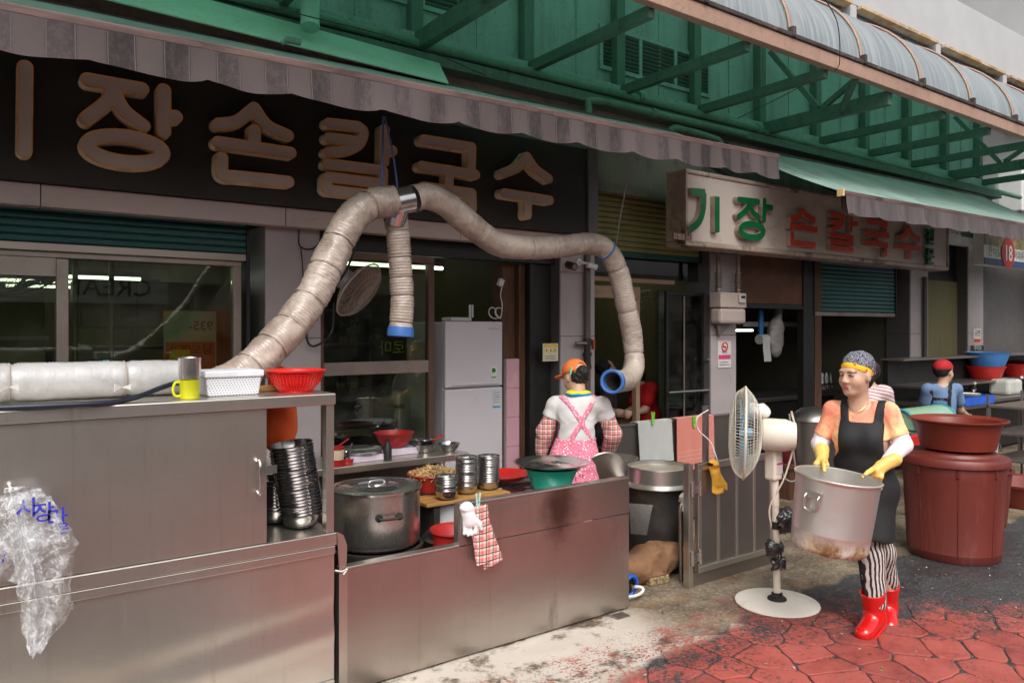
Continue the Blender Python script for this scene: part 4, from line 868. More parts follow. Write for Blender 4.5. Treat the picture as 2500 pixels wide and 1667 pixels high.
MB().box((ma.x, 8.325, ma.z - .16), (mb2.x, 8.339, ma.z)).build('header', pmat('menu_red', rgb(96, 30, 40), 0.5), mbd); MB().box((ma.x, 8.325, mb2.z), (mb2.x, 8.339, mb2.z + .13)).build('footer', pmat('menu_dark', rgb(40, 26, 24), 0.5), mbd)
text_mesh('lettering', '5.000  5.000  5.000', 0.10, pmat('menu_print', rgb(190, 180, 150), 0.5), mbd, (ma.x + .03, 8.322, mb2.z + .03))
for i in range(4):
    cx = ma.x + .18 + i * (mb2.x - ma.x - .3) / 3; MB().tube([(cx, 8.325, (ma.z + mb2.z) / 2), (cx, 8.339, (ma.z + mb2.z) / 2)], 0.13, 20).build('dish_photo', pmat('dish_%d' % i, rgb(*[(50, 44, 40), (170, 70, 50), (60, 50, 40), (120, 110, 60)][i]), 0.5), mbd)
tube_light((5.0, 6.4, 2.45), 1.2, 'lit fluorescent tube on the dining room ceiling', 'Y'); tube_light((5.6, 6.2, 2.50), 1.0, 'fluorescent tube beside the dining room wall fan', 'Y')
tb = thing('dining_table', 'small wooden table inside the dining room', 'table', (5.6, 5.6, 0.02)); MB().box((5.30, 5.35, 0.72), (5.92, 5.95, 0.75)).build('top', pmat('table_wood', rgb(140, 100, 60), 0.4, 0, 0.2, 3, stretch=(1, 10, 1)), tb, bevel=0.004)
for x in (5.34, 5.88):
    for y in (5.40, 5.90): MB().box((x - .02, y - .02, 0.02), (x + .02, y + .02, 0.72)).build('leg', M['black_iron'], tb)

# ================================================================ bay 4 and beyond
bp = thing('board_panel', 'rusty brown board closing the top of the wide dark bay', 'panel', (7.0, 5.02, 2.0)); a, b = XatY(1803, 5.02), XatY(1962, 5.02); zb_ = atY(1880, 742, 5.02).z
MB().box((6.38, 5.02, zb_), (b, 5.055, 2.6)).build('board', M['brown'], bp, bevel=0.003); MB().box((6.38, 5.005, zb_ - .05), (b, 5.05, zb_ - .002)).build('batten', M['black'], bp)
for k, (p0_, p1_) in enumerate(((1962, 1988), (1990, 2006))):
    a, b = XatY(p0_, 5.0), XatY(p1_, 5.0); solo(MB().box((a, 5.0, 0.02), (b, 5.08, 2.6)), 'timber_post', M['black'] if k == 0 else M['wood_dark'], ('black stained timber post beside the rusty brown board', 'reddish timber post at the edge of the lowered teal shutter')[k], 'post', ((a + b) / 2, 5.0, 0.02), bevel=0.003)
hd_ = thing('range_hood', 'shiny steel range hood inside the wide dark bay', 'hood', (7.0, 6.2, 1.8)); a, b = atY(1812, 762, 6.0), atY(1958, 792, 6.0)
MB().add([(a.x, 6.0, b.z), (b.x, 6.0, b.z), (b.x, 6.8, b.z), (a.x, 6.8, b.z), (a.x + .1, 6.25, a.z + .15), (b.x - .1, 6.25, a.z + .15), (b.x - .1, 6.8, a.z + .15), (a.x + .1, 6.8, a.z + .15)], [(0, 3, 2, 1), (4, 5, 6, 7), (0, 1, 5, 4), (1, 2, 6, 5), (2, 3, 7, 6), (3, 0, 4, 7)]).build('canopy', M['steel_clean'], hd_)
MB().box((a.x, 5.985, b.z - .03), (b.x, 5.999, b.z + .03)).build('lip', M['steel_clean'], hd_)
tube_light((a.x + .5, 6.4, b.z - .08), 0.5, 'small lit tube under the steel range hood')
wc = thing('work_counter', 'dark steel worktop with dishes inside the wide dark bay', 'counter', (7.6, 6.0, 0.02)); MB().box((6.5, 5.7, 0.80), (9.6, 6.4, 0.85)).build('top', M['steel_dark'], wc, bevel=0.004); MB().box((6.55, 5.75, 0.02), (9.55, 6.35, 0.799)).build('body', M['black'], wc)
pm = pmat('white_melamine', rgb(206, 206, 200), 0.3, 0, 0.03)
rk = thing('plate_rack', 'black wire rack of dishes beyond the pot carrier', 'rack', (8.0, 5.75, 0.85))
q0 = atY(2010, 975, 5.6); q1 = atY(2062, 935, 5.6)
for i in range(9): MB().tube([(q0.x + i * .05, 5.62, 0.86), (q0.x + i * .05, 5.62, q1.z), (q0.x + i * .05, 5.8, q1.z), (q0.x + i * .05, 5.8, 0.86)], 0.006, 6).build('wire', M['black'], rk)
for z in (0.87, q1.z): MB().tube([(q0.x - .02, 5.62, z), (q0.x + .45, 5.62, z)], 0.008, 6).build('rail', M['black'], rk)
for i in range(4):
    c = Vector((q0.x + .05 + i * .1, 5.72, q1.z + .03)); m_ = MB().lathe([(0.04, 0), (0.05, .004), (0.11, .018), (0.112, .022), (0.05, .010), (0.0001, .008)], 24); m_.rot(Matrix.Rotation(R(82), 3, 'X') @ Matrix.Rotation(R(10 * i), 3, 'Y')); m_.v = [tuple(Vector(v) + c) for v in m_.v]
    solo(m_, 'plate', pm, 'white plate standing on edge in the wire rack', 'plate', c - Vector((0, 0, .11)), 'plates in the wire rack', smooth=40)
# right hand neighbours: notices, second bay, numbered sign
s18 = thing('shop_sign', 'white and blue shop sign with a red circle numbered 18', 'sign', (12.6, 4.5, 2.3))
a = atY(2402, 560, 4.45); b = atY(2402, 645, 4.45); xr = 14.9
MB().box((a.x, 4.45, b.z), (xr, 4.60, a.z)).build('board', pmat('clean_sign_white', rgb(224, 222, 214), 0.45, 0, 0.03), s18, bevel=0.004); MB().box((a.x, 4.442, b.z), (xr, 4.449, b.z + .09)).build('blue_band', pmat('sign_navy', rgb(44, 66, 110), 0.5), s18); MB().box((a.x, 4.442, a.z - .2), (xr, 4.449, a.z)).build('photo_band', pmat('food_photo', rgb(120, 110, 70), 0.5, 0, 0.6, 14, rgb(196, 150, 90), 0.7, 9), s18)
c = atY(2461, 618, 4.44); MB().tube([(c.x, 4.435, c.z), (c.x, 4.441, c.z)], 0.21, 28).build('number_disc', pmat('sign_red', rgb(176, 34, 36), 0.5), s18); text_mesh('lettering', '18', 0.30, wp, s18, (c.x, 4.432, c.z - .105), align='CENTER', bold=0.006, sx=0.9)
c2 = atY(2413, 622, 4.44); text_mesh('lettering', '한식|칼국수', 0.15, M['black'], s18, (c2.x, 4.438, c2.z), sx=0.85); c2 = atY(2475, 632, 4.44); text_mesh('lettering', '어패류|수산물', 0.15, M['black'], s18, (c2.x, 4.438, c2.z), sx=0.85)
c2 = atY(2462, 648, 4.44); text_mesh('lettering', '1층', 0.09, wp, s18, (c.x - .05, 4.438, b.z + .01))
s19 = thing('shop_sign', 'small white sign with black lettering tucked under the grey awning', 'sign', (10.6, 4.6, 2.6)); a = atY(2305, 555, 4.55); b = atY(2383, 595, 4.55)
MB().box((a.x, 4.55, b.z - .03), (b.x, 4.70, a.z + .08)).build('board', pmat('sign_white_b', rgb(220, 222, 216), 0.45), s19, bevel=0.004); text_mesh('lettering', '중앙건물', 0.17, M['black'], s19, (a.x + .02, 4.545, b.z + .10), sx=0.8)
c2 = atY(2363, 568, 4.54); MB().box((c2.x - .16, 4.543, c2.z - .06), (c2.x + .16, 4.549, c2.z + .14)).build('dark_patch', pmat('sign_dark_green', rgb(40, 70, 56), 0.5), s19)
def notice(px0, py0, px1, py1, Y, label, base, band=None, sym=None, lines=2, mark=None):
    a, b = atY(px0, py1, Y), atY(px1, py0, Y); o = thing('wall_notice', label, 'notice', a)
    MB().box((a.x, Y - .004, a.z), (b.x, Y + .002, b.z)).build('sheet', base, o)
    w, h = b.x - a.x, b.z - a.z
    if band: MB().box((a.x + .01, Y - .006, a.z + h * band[0]), (b.x - .01, Y - .0045, a.z + h * band[1])).build('band', band[2], o)
    for i in range(lines): MB().box((a.x + w * .12, Y - .006, a.z + h * (.10 + i * .09)), (b.x - w * (.12 + .1 * (i % 2)), Y - .0045, a.z + h * (.12 + i * .09))).build('print_line', M['black'], o)
    if sym == 'nosmoke':
        c = Vector(((a.x + b.x) / 2, Y - .007, a.z + h * .78)); rr = w * .22
        MB().tube([c + Vector((rr * math.cos(t), 0, rr * math.sin(t))) for t in np.linspace(0, 2 * math.pi, 21)[:-1]], rr * .14, 6, closed=True).build('ring', M['l_red'], o); MB().bar(c + Vector((-rr * .7, 0, rr * .7)), c + Vector((rr * .7, 0, -rr * .7)), rr * .2, rr * .1, (0, 1, 0)).build('slash', M['l_red'], o); MB().bar(c + Vector((-rr * .6, .001, 0)), c + Vector((rr * .6, .001, 0)), rr * .1, rr * .22).build('cigarette', M['black'], o)
    if sym == 'warn':
        for i in range(3):
            c = Vector((a.x + w * (.22 + .28 * i), Y - .006, a.z + h * .62)); q = w * .12
            MB().add([c + Vector((-q, 0, -q * .8)), c + Vector((q, 0, -q * .8)), c + Vector((0, 0, q))], [(0, 1, 2)]).build('triangle', pmat('warn_yellow', rgb(214, 182, 40), 0.5), o); MB().box(c + Vector((-.003, -.0015, -q * .5)), c + Vector((.003, -.0005, q * .5))).build('mark', M['black'], o)
    if mark: text_mesh('lettering', mark[0], mark[1], mark[3] if len(mark) > 3 else M['black'], o, (a.x + w * .5, Y - .008, a.z + h * mark[2]), align='CENTER')
    return o
cream = pmat('cream_paper', rgb(200, 190, 168), 0.6); pinkp = pmat('magenta_print', rgb(200, 60, 110), 0.5)
notice(1325, 838, 1362, 882, 4.895, 'cream warning notice with yellow triangles on the dark pillar side', cream, (0.80, 0.96, pmat('notice_yellow', rgb(208, 180, 60), 0.5)), 'warn', 3)
notice(1752, 832, 1784, 898, 4.895, 'white and pink no smoking notice on the pillar under the gas meter', pmat('notice_white', rgb(206, 200, 198), 0.6), (0.32, 0.48, pinkp), 'nosmoke', 2, ('금연', 0.045, 0.56))
notice(2376, 802, 2394, 838, 4.895, 'small white no smoking sticker on the pillar above the blue basin', pmat('notice_white_b', rgb(208, 204, 196), 0.6), (0.06, 0.3, M['l_red']), None, 1, ('금연', 0.10, 0.52))
notice(2368, 842, 2402, 858, 4.895, 'row of three black letter tiles on the pillar above the blue basin', pmat('notice_grey', rgb(150, 150, 146), 0.6), (0.05, 0.95, M['black']), None, 0, ('개미도', 0.10, 0.25, wp))
bpart('recess_panel', (10.385, 5.04, 0.02), (11.54, 5.10, 2.37), M['olive_room']); bpart('recess_panel', (12.04, 5.04, 0.02), (13.99, 5.10, 2.9), M['stone_dark'])
# ================================================================ steel counter
CT = 1.408; CYF = 3.28; CYB = 3.86; CXR = XatY(818, CYF)
ct = thing('steel_counter', 'tall dented stainless steel counter with a sliding door and open shelf', 'counter', (0.4, 3.6, 0))
XD = XatY(652, CYF); XP = XatY(797, CYF)
MB().box((-0.9, CYF - .012, CT - .052), (CXR, CYB, CT)).build('top', M['steel'], ct, bevel=0.006)
dz0 = 0.775
door = MB().grid(lambda u, v: (-0.85 + (XD + .85) * u, CYF + .012 + 0.003 * mnoise.noise(Vector((u * 5, v * 4, 1))), dz0 + (CT - .055 - dz0) * v), 30, 14).build('sliding_door', M['steel'], ct, smooth=180, solid=0.012)
def bar_handle(px, py0, py1, parent, Y):
    a, b = atY(px, py0, Y), atY(px, py1, Y); n = Vector((0, -.035, 0)); MB().tube(smooth_path([a, a + n, b + n, b], 5), 0.008, 8).build('handle', M['steel_clean'], parent, smooth=60)
bar_handle(629, 1128, 1200, door, CYF + .004); bar_handle(24, 1188, 1275, door, CYF + .004)
a = atY(640, 1145, CYF); MB().box((a.x, CYF - .03, a.z - .018), (a.x + .055, CYF - .026, a.z + .018)).build('latch', M['steel_clean'], door)
MB().box((XP, CYF, dz0), (CXR - .004, CYF + .05, CT - .053)).build('corner_post', M['steel'], ct, bevel=0.003)
MB().box((XP, CYB - .05, dz0), (CXR - .004, CYB - .002, CT - .053)).build('corner_post', M['steel'], ct, bevel=0.003)
MB().box((-0.9, CYF - .008, 0.715), (CXR + .006, CYB, 0.772)).build('shelf', M['steel'], ct, bevel=0.004)
MB().box((-0.9, CYB - .01, dz0), (XD - .1, CYB - .002, CT - .053)).build('back_panel', M['steel_dark'], ct)
MB().box((-0.9, CYF - .004, 0.675), (CXR, CYF + .02, 0.712)).build('rail', M['steel'], ct, bevel=0.003)
def dent(u, v):
    x = -0.9 + (CXR + .9) * u; z = 0.10 + 0.572 * v; y = CYF + .012
    y += 0.003 * mnoise.noise(Vector((x * 2.0, z * 3, 4))) + 0.006 * math.exp(-((z - 0.36 - 0.10 * (x - .8)) / 0.05) ** 2) * max(0, min(1, (x - 0.1) * 1.2)) - 0.005 * math.exp(-((z - 0.25 - 0.10 * (x - .8)) / 0.04) ** 2) * max(0, min(1, (x - 0.2)))
    return (x, y, z)
lp = MB().grid(dent, 70, 34).build('lower_panel', M['steel'], ct, smooth=180)
MB().box((CXR - .012, CYF + .03, 0.10), (CXR - .002, CYB, 0.674)).build('end_panel', M['steel_dark'], ct); MB().box((-0.9, CYF, 0.075), (CXR - .001, CYF + .03, 0.098)).build('bottom_rail', M['steel'], ct, bevel=0.003)
for x in (-0.85, CXR - .045):
    for y in (CYF + .004, CYB - .05): MB().box((x, y, 0.0), (x + .04, y + .04, 0.0745)).build('leg', M['steel_dark'], ct)
for px, py in ((92, 1634), (297, 1453), (567, 1446), (806, 1354), (265, 1410), (1, 1)):
    if px < 5: continue
    p = atY(px, py, CYF + .008); MB().lathe([(0.006, 0), (0.005, .003), (0.0001, .005)], 8).rot(Matrix.Rotation(R(90), 3, 'X')).add([], []).build('rivet', M['steel_clean'], ct, smooth=60).location = p - wloc(ct)
# flap plate between counter and barrier
pts = [atY(822, 1297, 3.30), atY(838, 1305, 3.30), atY(847, 1330, 3.30), atY(845, 1392, 3.30), atY(828, 1394, 3.30)]
solo(MB().add(pts, [(0, 1, 2, 3, 4)]), 'steel_flap', M['steel'], 'narrow bent steel flap between the counter and the barrier', 'flap', pts[4], solid=0.006)

# ================================================================ steel barrier
bx0, bx1, bxs, YB_ = XatY(832, 3.32), XatY(1534, 3.32), XatY(1122, 3.32), 3.32
br = thing('steel_barrier', 'low stepped stainless steel barrier in front of the cooking pots', 'barrier', (2.2, YB_, 0))
def sheet(x0, x1, z0, z1, name, amp=0.003, mat=None): return MB().grid(lambda u, v: (x0 + (x1 - x0) * u, YB_ + amp * mnoise.noise(Vector((u * (x1 - x0) * 2.2, v * 3, z1 * 7))), z0 + (z1 - z0) * v), max(4, int((x1 - x0) * 18)), 12).build(name, mat or M['steel_v'], br, smooth=180, solid=0.010)
sheet(bx0, bx1, 0.012, 0.578, 'lower_sheet'); sheet(bxs, bx1 + .003, 0.584, 0.788, 'upper_sheet')
MB().box((bx0, YB_ - .004, 0.579), (bxs - .001, YB_ + .05, 0.590)).build('cap', M['steel'], br, bevel=0.003); MB().box((bxs, YB_ - .004, 0.789), (bx1 + .003, YB_ + .05, 0.800)).build('cap', M['steel'], br, bevel=0.003)
MB().box((bxs - .004, YB_ + .006, 0.591), (bxs + .004, YB_ + .05, 0.788)).build('step_end', M['steel'], br); MB().box((bx0 - .012, YB_ - .008, 0.0), (bx0 + .03, YB_ - .006 + .002, 0.57)).build('edge_strip', M['steel'], br)
MB().box((bx0, YB_ + .055, 0.0), (bx1, YB_ + .075, 0.55)).build('back_sheet', M['steel_dark'], br)
MB().box((bx1 - .04, YB_ + .006, 0.0), (bx1 - .002, YB_ + .054, 0.788)).build('end_post', M['steel_dark'], br)
for px, py in ((1123, 1400), (1337, 1355), (1333, 1490), (1120, 1542), (836, 1433), (836, 1520)):
    p = atY(px, py, YB_ - .006); MB().lathe([(0.007, 0), (0.006, .003), (0.0001, .005)], 8).rot(Matrix.Rotation(R(90), 3, 'X')).build('rivet', M['steel_clean'], br, smooth=60).location = p - wloc(br)
p = atZ(1512, 1503, 0.0); ft = solo(MB().box((p.x - .05, p.y - .04, 0.0), (p.x + .05, p.y + .03, 0.008)), 'foot_plate', M['steel_dark'], 'small bolted foot plate at the barrier corner', 'plate', p, bevel=0.003)
wmat = pmat('white_string', rgb(214, 210, 204), 0.8)
cable([atY(818, 1392, 3.29), atY(836, 1394, 3.28), atY(848, 1388, 3.28), atY(838, 1402, 3.28)], 0.004, wmat, 'white string tie joining the flap to the barrier')

# ================================================================ pots, drums and stoves behind the barrier
def drum(loc, r, h, label, name='stove_drum'):
    x, y, z = loc; o = thing(name, label, 'stove', loc)
    MB().lathe([(r, 0), (r * 1.01, .02), (r * .99, h * .45), (r * 1.015, h * .5), (r * .99, h * .55), (r, h - .03), (r * 1.02, h - .02), (r * 1.02, h), (r * .94, h), (r * .94, h - .05), (0.0001, h - .05)], 36, loc).build('drum', M['black_iron'], o, smooth=40); return o
drum((1.83, 3.78, 0.0), 0.25, 0.535, 'sooty round stove drum under the lidded stock pot')
M['pot_steel'] = steel_mat('scorched_pot_steel', (0.62, 0.585, 0.55), 0.28, (50, 50, 2), 0.6, 0.03)
pot('stock_pot', 'wide lidded steel stock pot with a rusty handle', (1.83, 3.78, 0.54), 0.235, 0.30, M['pot_steel'], M['steel_clean'], hand_ang=(R(-100), R(20)))
kd = thing('sooty_kettle', 'open black charred cauldron beside the lidded stock pot', 'cauldron', (2.28, 3.72, 0)); kl_ = atY(1195, 1300, 3.7)
MB().lathe([(0.18, 0), (0.20, .02), (0.20, 0.50), (0.215, 0.52), (0.20, 0.535), (0.18, 0.53), (0.17, 0.45), (0.0001, 0.44)], 36, (2.30, 3.68, 0)).build('shell', M['black_iron'], kd, smooth=40)
# wooden board with bowls
wb = pmat('worn_wood', rgb(166, 122, 66), 0.6, 0, 0.3, 3, rgb(90, 60, 30), 0.4, 4, 0.25, 30, stretch=(1, 9, 4))
BZ = 0.690; bYa, bYb = 3.82, 4.04; b0, b1 = XatY(1042, bYa), XatY(1246, bYa)
tr_ = thing('trestle', 'low dark trestle carrying the wooden bowl board', 'stand', (2.6, 3.93, 0))
for x in (b0 + .08, b1 - .08): MB().box((x - .02, bYa + .02, 0), (x + .02, bYb - .02, BZ - .022)).build('leg', M['black_iron'], tr_)
solo(MB().box((b0, bYa, BZ - .02), (b1, bYb, BZ)), 'wooden_board', wb, 'narrow wooden board carrying three stacks of small steel bowls', 'board', ((b0 + b1) / 2, 3.93, BZ - .02), bevel=0.003)
M['bowl_dark'] = steel_mat('dark_steel_bowl', (0.30, 0.29, 0.29), 0.14, (2, 2, 40), 0.1, 0.02); M['bowl'] = steel_mat('steel_bowl', (0.50, 0.49, 0.49), 0.15, (2, 2, 40), 0.08, 0.02)
def bowl_mesh(name, r, h, mat):
    return MB().lathe([(r * .45, 0), (r * .62, .004), (r * .90, h * .38), (r * .97, h * .75), (r, h - .003), (r + .004, h), (r - .003, h + .0005), (r * .94, h * .75), (r * .86, h * .38), (r * .56, .007), (0.0001, .006)], 28).mesh(name, 45, mats=[mat])
def stack(me, n, pitch, loc, label, group, lean=(0, 0), name='steel_bowl', jit=0.002, seed=1):
    rr = random.Random(seed)
    for i in range(n):
        o = link_mesh(name, me, None); o.location = (loc[0] + lean[0] * i * pitch + rr.uniform(-jit, jit), loc[1] + lean[1] * i * pitch + rr.uniform(-jit, jit), loc[2] + i * pitch); o.rotation_euler = (0, math.atan(lean[0]) * .8, 0); tag(o, label, 'bowl', group)
sm = bowl_mesh('steel_bowl', 0.068, 0.055, M['bowl'])
for px, n, y, lab in ((1090, 7, 3.87, 'small steel bowl in the shortest stack on the wooden board'), (1139, 13, 3.93, 'small steel bowl in the middle stack on the wooden board'), (1193, 12, 3.95, 'small steel bowl in the stack nearest the green basin')):
    stack(sm, n, 0.0145, (XatY(px, y), y, BZ + .001), lab, 'small steel bowls on the wooden board', seed=px)
lg = bowl_mesh('steel_bowl', 0.098, 0.075, M['bowl_dark'])
q = atY(742, 1285, 3.46); stack(lg, 22, 0.0152, (q.x, 3.46, 0.773), 'large dark steel bowl in the tall stack on the counter shelf', 'large bowls on the counter shelf', lean=(-0.16, 0.02), seed=5)
q = atY(668, 1270, 3.58); stack(lg, 10, 0.0152, (q.x + .02, 3.62, 0.773), 'large dark steel bowl in the short stack behind the tall one', 'large bowls at the back of the counter shelf', lean=(0.02, 0), seed=6)
# right of the board: pot, lid, green basin and tray
GX = XatY(1332, 3.78)
drum((GX, 3.80, 0.0), 0.25, 0.40, 'sooty stove drum under the pot with the green basin')
pot('stock_pot', 'lidded steel pot with a green basin standing on it', (GX, 3.80, 0.41), 0.255, 0.262, M['pot_steel'], M['steel_clean'], handles=None)
pl_g = pmat('jade_plastic', rgb(34, 168, 142), 0.30, 0, 0.06, 3, rgb(20, 120, 100), 0.25, 3, 0.02); 
solo(MB().lathe([(0.105, 0), (0.115, .004), (0.150, .09), (0.168, .125), (0.182, .130), (0.180, .134), (0.162, .130), (0.145, .09), (0.110, .010), (0.0001, .008)], 40, (GX, 3.72, 0.697)), 'plastic_basin', pl_g, 'jade green plastic basin covered by a steel tray', 'basin', (GX, 3.72, 0.697), smooth=40)
solo(MB().lathe([(0.14, 0), (0.15, -.004), (0.165, .004), (0.225, .018), (0.240, .026), (0.244, .030), (0.238, .031), (0.165, .009), (0.13, .006), (0.115, .011), (0.06, .011), (0.05, .016), (0.0001, .017)], 44, (GX, 3.72, 0.836)), 'steel_tray', M['steel_clean'], 'round steel tray lying over the jade green basin', 'tray', (GX, 3.72, 0.834), smooth=35)
solo(MB().lathe([(0.11, 0), (0.13, .004), (0.18, .035), (0.188, .037), (0.184, .041), (0.13, .010), (0.0001, .008)], 32, (XatY(1235, 4.1), 4.12, 0.70)), 'plastic_dish', pmat('red_dish', rgb(176, 30, 26), 0.35), 'shallow red plastic dish behind the bowl stacks', 'dish', (XatY(1235, 4.1), 4.12, 0.70), smooth=40)
t_ = thing('work_bench', 'low dark bench between the bowl board and the cook', 'bench', (2.9, 4.12, 0)); MB().box((2.45, 4.06, 0.66), (3.30, 4.34, 0.698)).build('top', M['steel_dark'], t_, bevel=0.003)
for x in (2.48, 3.24): MB().box((x, 4.08, 0), (x + .03, 4.11, .66)).build('leg', M['steel_dark'], t_)
# red basin heaped with dried noodles, white tub
rx_ = XatY(1058, 4.1); redp = pmat('dark_red_plastic', rgb(160, 34, 30), 0.38, 0, 0.08, 3)
solo(MB().lathe([(0.10, 0), (0.112, .004), (0.15, .10), (0.162, .104), (0.160, .110), (0.144, .104), (0.105, .010), (0.0001, .008)], 36, (rx_, 4.10, 0.70)), 'plastic_basin', redp, 'dark red basin heaped with dried anchovies behind the small bowls', 'basin', (rx_, 4.10, 0.70), smooth=40)
hp = MB(); rr = random.Random(8)
for i in range(420):
    a = rr.uniform(0, 6.28); d = math.sqrt(rr.random()) * 0.14; c = Vector((rx_ + d * math.cos(a), 4.10 + d * math.sin(a), 0.775 + 0.05 * (1 - (d / .15) ** 2) + rr.uniform(0, .015))); v = Vector((rr.uniform(-1, 1), rr.uniform(-1, 1), rr.uniform(-.3, .6))).normalized() * 0.030
    hp.bar(c - v, c + v, 0.006, 0.004)
o = hp.build('dried_fish', pmat('dried_straw', rgb(178, 146, 98), 0.7, 0, 0.4, 20)); tag(o, 'heap of pale dried anchovies in the dark red basin', 'food', kind='stuff')
solo(MB().lathe([(0.11, 0), (0.12, .006), (0.13, .20), (0.137, .205), (0.135, .212), (0.124, .205), (0.0001, .02)], 32, (XatY(1075, 4.02), 4.00, 0.44)), 'plastic_tub', pmat('white_tub', rgb(206, 202, 204), 0.4), 'white plastic tub under the wooden bowl board', 'tub', (XatY(1075, 4.02), 4.00, 0.44), smooth=40)
s_ = thing('low_stand', 'dark low stand under the white tub', 'stand', (2.45, 4.0, 0)); MB().box((2.2, 3.86, 0.41), (2.75, 4.16, 0.438)).build('top', M['black_iron'], s_)
for x in (2.22, 2.70): MB().box((x, 3.9, 0), (x + .03, 4.1, 0.41)).build('leg', M['black_iron'], s_)
solo(MB().lathe([(0.12, 0), (0.13, .3), (0.145, .302), (0.143, .312), (0.12, .3), (0.0001, .05)], 32, (XatY(1112, 3.6), 3.60, 0.28)), 'plastic_bucket', redp, 'dark red bucket half hidden behind the barrier step', 'bucket', (XatY(1112, 3.6), 3.60, 0.28), smooth=40)
solo(MB().box((2.4, 3.48, 0), (2.72, 3.74, 0.279)), 'brick_block', M['black_iron'], 'dark block under the dark red bucket', 'block', (2.55, 3.6, 0), bevel=0.01)
# back worktop with crockery
wt = thing('work_table', 'steel work table against the glass screen', 'table', (2.2, 4.65, 0)); WZ = 0.845; wx0, wx1 = 1.38, XatY(1147, 4.42)
MB().box((wx0, 4.42, WZ - .045), (wx1, 4.86, WZ)).build('top', M['steel'], wt, bevel=0.004)
for x in (wx0 + .02, wx1 - .05):
    for y in (4.45, 4.80): MB().box((x, y, 0), (x + .03, y + .03, WZ - .046)).build('leg', M['steel_dark'], wt)
MB().box((wx0 + .02, 4.83, 0.1), (wx1 - .02, 4.845, WZ - .05)).build('back_panel', M['steel_dark'], wt)
def bowl_at(px, Y, r, h, mat, label, name='steel_bowl', z=WZ + .001):
    x = XatY(px, Y); return solo(MB().lathe([(r * .5, 0), (r * .55, .004), (r * .85, h * .5), (r, h - .003), (r + .005, h), (r - .002, h + .001), (r * .8, h * .5), (r * .5, .008), (0.0001, .007)], 32, (x, Y, z)), name, mat, label, name.split('_')[-1], (x, Y, z), smooth=40)
tb_ = thing('tray_stand', 'low pale tray with a rimmed steel platter on the work table', 'tray', (2.0, 4.62, WZ)); x0_, x1_ = XatY(850, 4.55), XatY(928, 4.55)
MB().box((x0_ - .05, 4.50, WZ + .001), (x1_ + .02, 4.78, WZ + .04)).build('tray', pmat('lilac_tray', rgb(190, 178, 190), 0.4), tb_, bevel=0.004); MB().lathe([(0.14, 0), (0.155, .02), (0.165, .024), (0.16, .028), (0.13, .01), (0.0001, .009)], 36, ((x0_ + x1_) / 2, 4.63, WZ + .041)).build('platter', M['steel_clean'], tb_, smooth=40)
sbx = XatY(962, 4.68); solo(MB().box((sbx - .14, 4.60, WZ + .001), (sbx + .15, 4.78, WZ + .045)), 'serving_tray', pmat('lilac_tray_b', rgb(186, 176, 188), 0.4), 'low pale tray under the red mixing basin', 'tray', (sbx, 4.7, WZ), bevel=0.004)
bowl_at(962, 4.69, 0.135, 0.10, redp, 'red plastic mixing basin on the work table', 'plastic_basin', WZ + .046)
bowl_at(1037, 4.60, 0.075, 0.06, M['bowl'], 'steel bowl under a handled strainer on the work table')
st_ = thing('strainer', 'small steel strainer with a red handle in a bowl', 'strainer', (XatY(1035, 4.6), 4.60, WZ + .06)); sx_ = XatY(1035, 4.6); MB().lathe([(0.03, 0), (0.06, .03), (0.066, .04), (0.06, .042), (0.03, .006), (0.0001, .005)], 28, (sx_, 4.60, WZ + .055)).build('cup', M['bowl'], st_, smooth=40); MB().tube([(sx_ + .05, 4.6, WZ + .07), (sx_ + .13, 4.55, WZ + .12)], 0.008, 8).build('handle', redp, st_, smooth=60)
bowl_at(1096, 4.55, 0.078, 0.055, M['bowl'], 'empty steel bowl near the work table end')
def bottle(px, Y, h, mat, label, r=0.028, z=WZ + .001):
    x = XatY(px, Y); return solo(MB().lathe([(r, 0), (r, h * .6), (r * .45, h * .78), (r * .42, h * .93), (r * .5, h * .94), (r * .5, h), (0.0001, h)], 20, (x, Y, z)), 'sauce_bottle', mat, label, 'bottle', (x, Y, z), smooth=40)
bottle(946, 4.50, 0.135, M['black'], 'dark sauce bottle in front of the red mixing basin')
cy = thing('condiment_pot', 'red lidded condiment tub with a spoon on the work table', 'tub', (XatY(823, 4.46), 4.46, WZ)); cx_ = XatY(823, 4.46)
MB().lathe([(0.045, 0), (0.052, .10), (0.05, .104), (0.0001, .10)], 24, (cx_, 4.48, WZ + .001)).build('cup', pmat('cream_cup', rgb(196, 176, 150), 0.5), cy, smooth=40); MB().lathe([(0.05, 0), (0.054, .04), (0.0001, .045)], 24, (cx_, 4.48, WZ + .0015)).build('base', redp, cy, smooth=40); MB().lathe([(0.054, .105), (0.055, .12), (0.0001, .122)], 24, (cx_, 4.48, WZ)).build('lid', redp, cy, smooth=40); MB().tube([(cx_, 4.46, WZ + .12), (cx_ + .07, 4.44, WZ + .17)], 0.005, 6).build('spoon', redp, cy)
c2x = XatY(846, 4.5); c2 = thing('spoon_cup', 'small steel cup holding a spoon on the work table', 'cup', (c2x, 4.5, WZ)); MB().lathe([(0.02, 0), (0.03, .05), (0.027, .05), (0.0001, .01)], 20, (c2x, 4.50, WZ + .03)).build('cup', M['bowl'], c2, smooth=40); MB().lathe([(0.04, 0), (0.045, .03), (0.0001, .03)], 20, (c2x, 4.50, WZ + .001)).build('saucer', redp, c2, smooth=40); MB().tube([(c2x, 4.5, WZ + .05), (c2x + .04, 4.5, WZ + .13)], 0.004, 6).build('spoon', M['bowl'], c2)
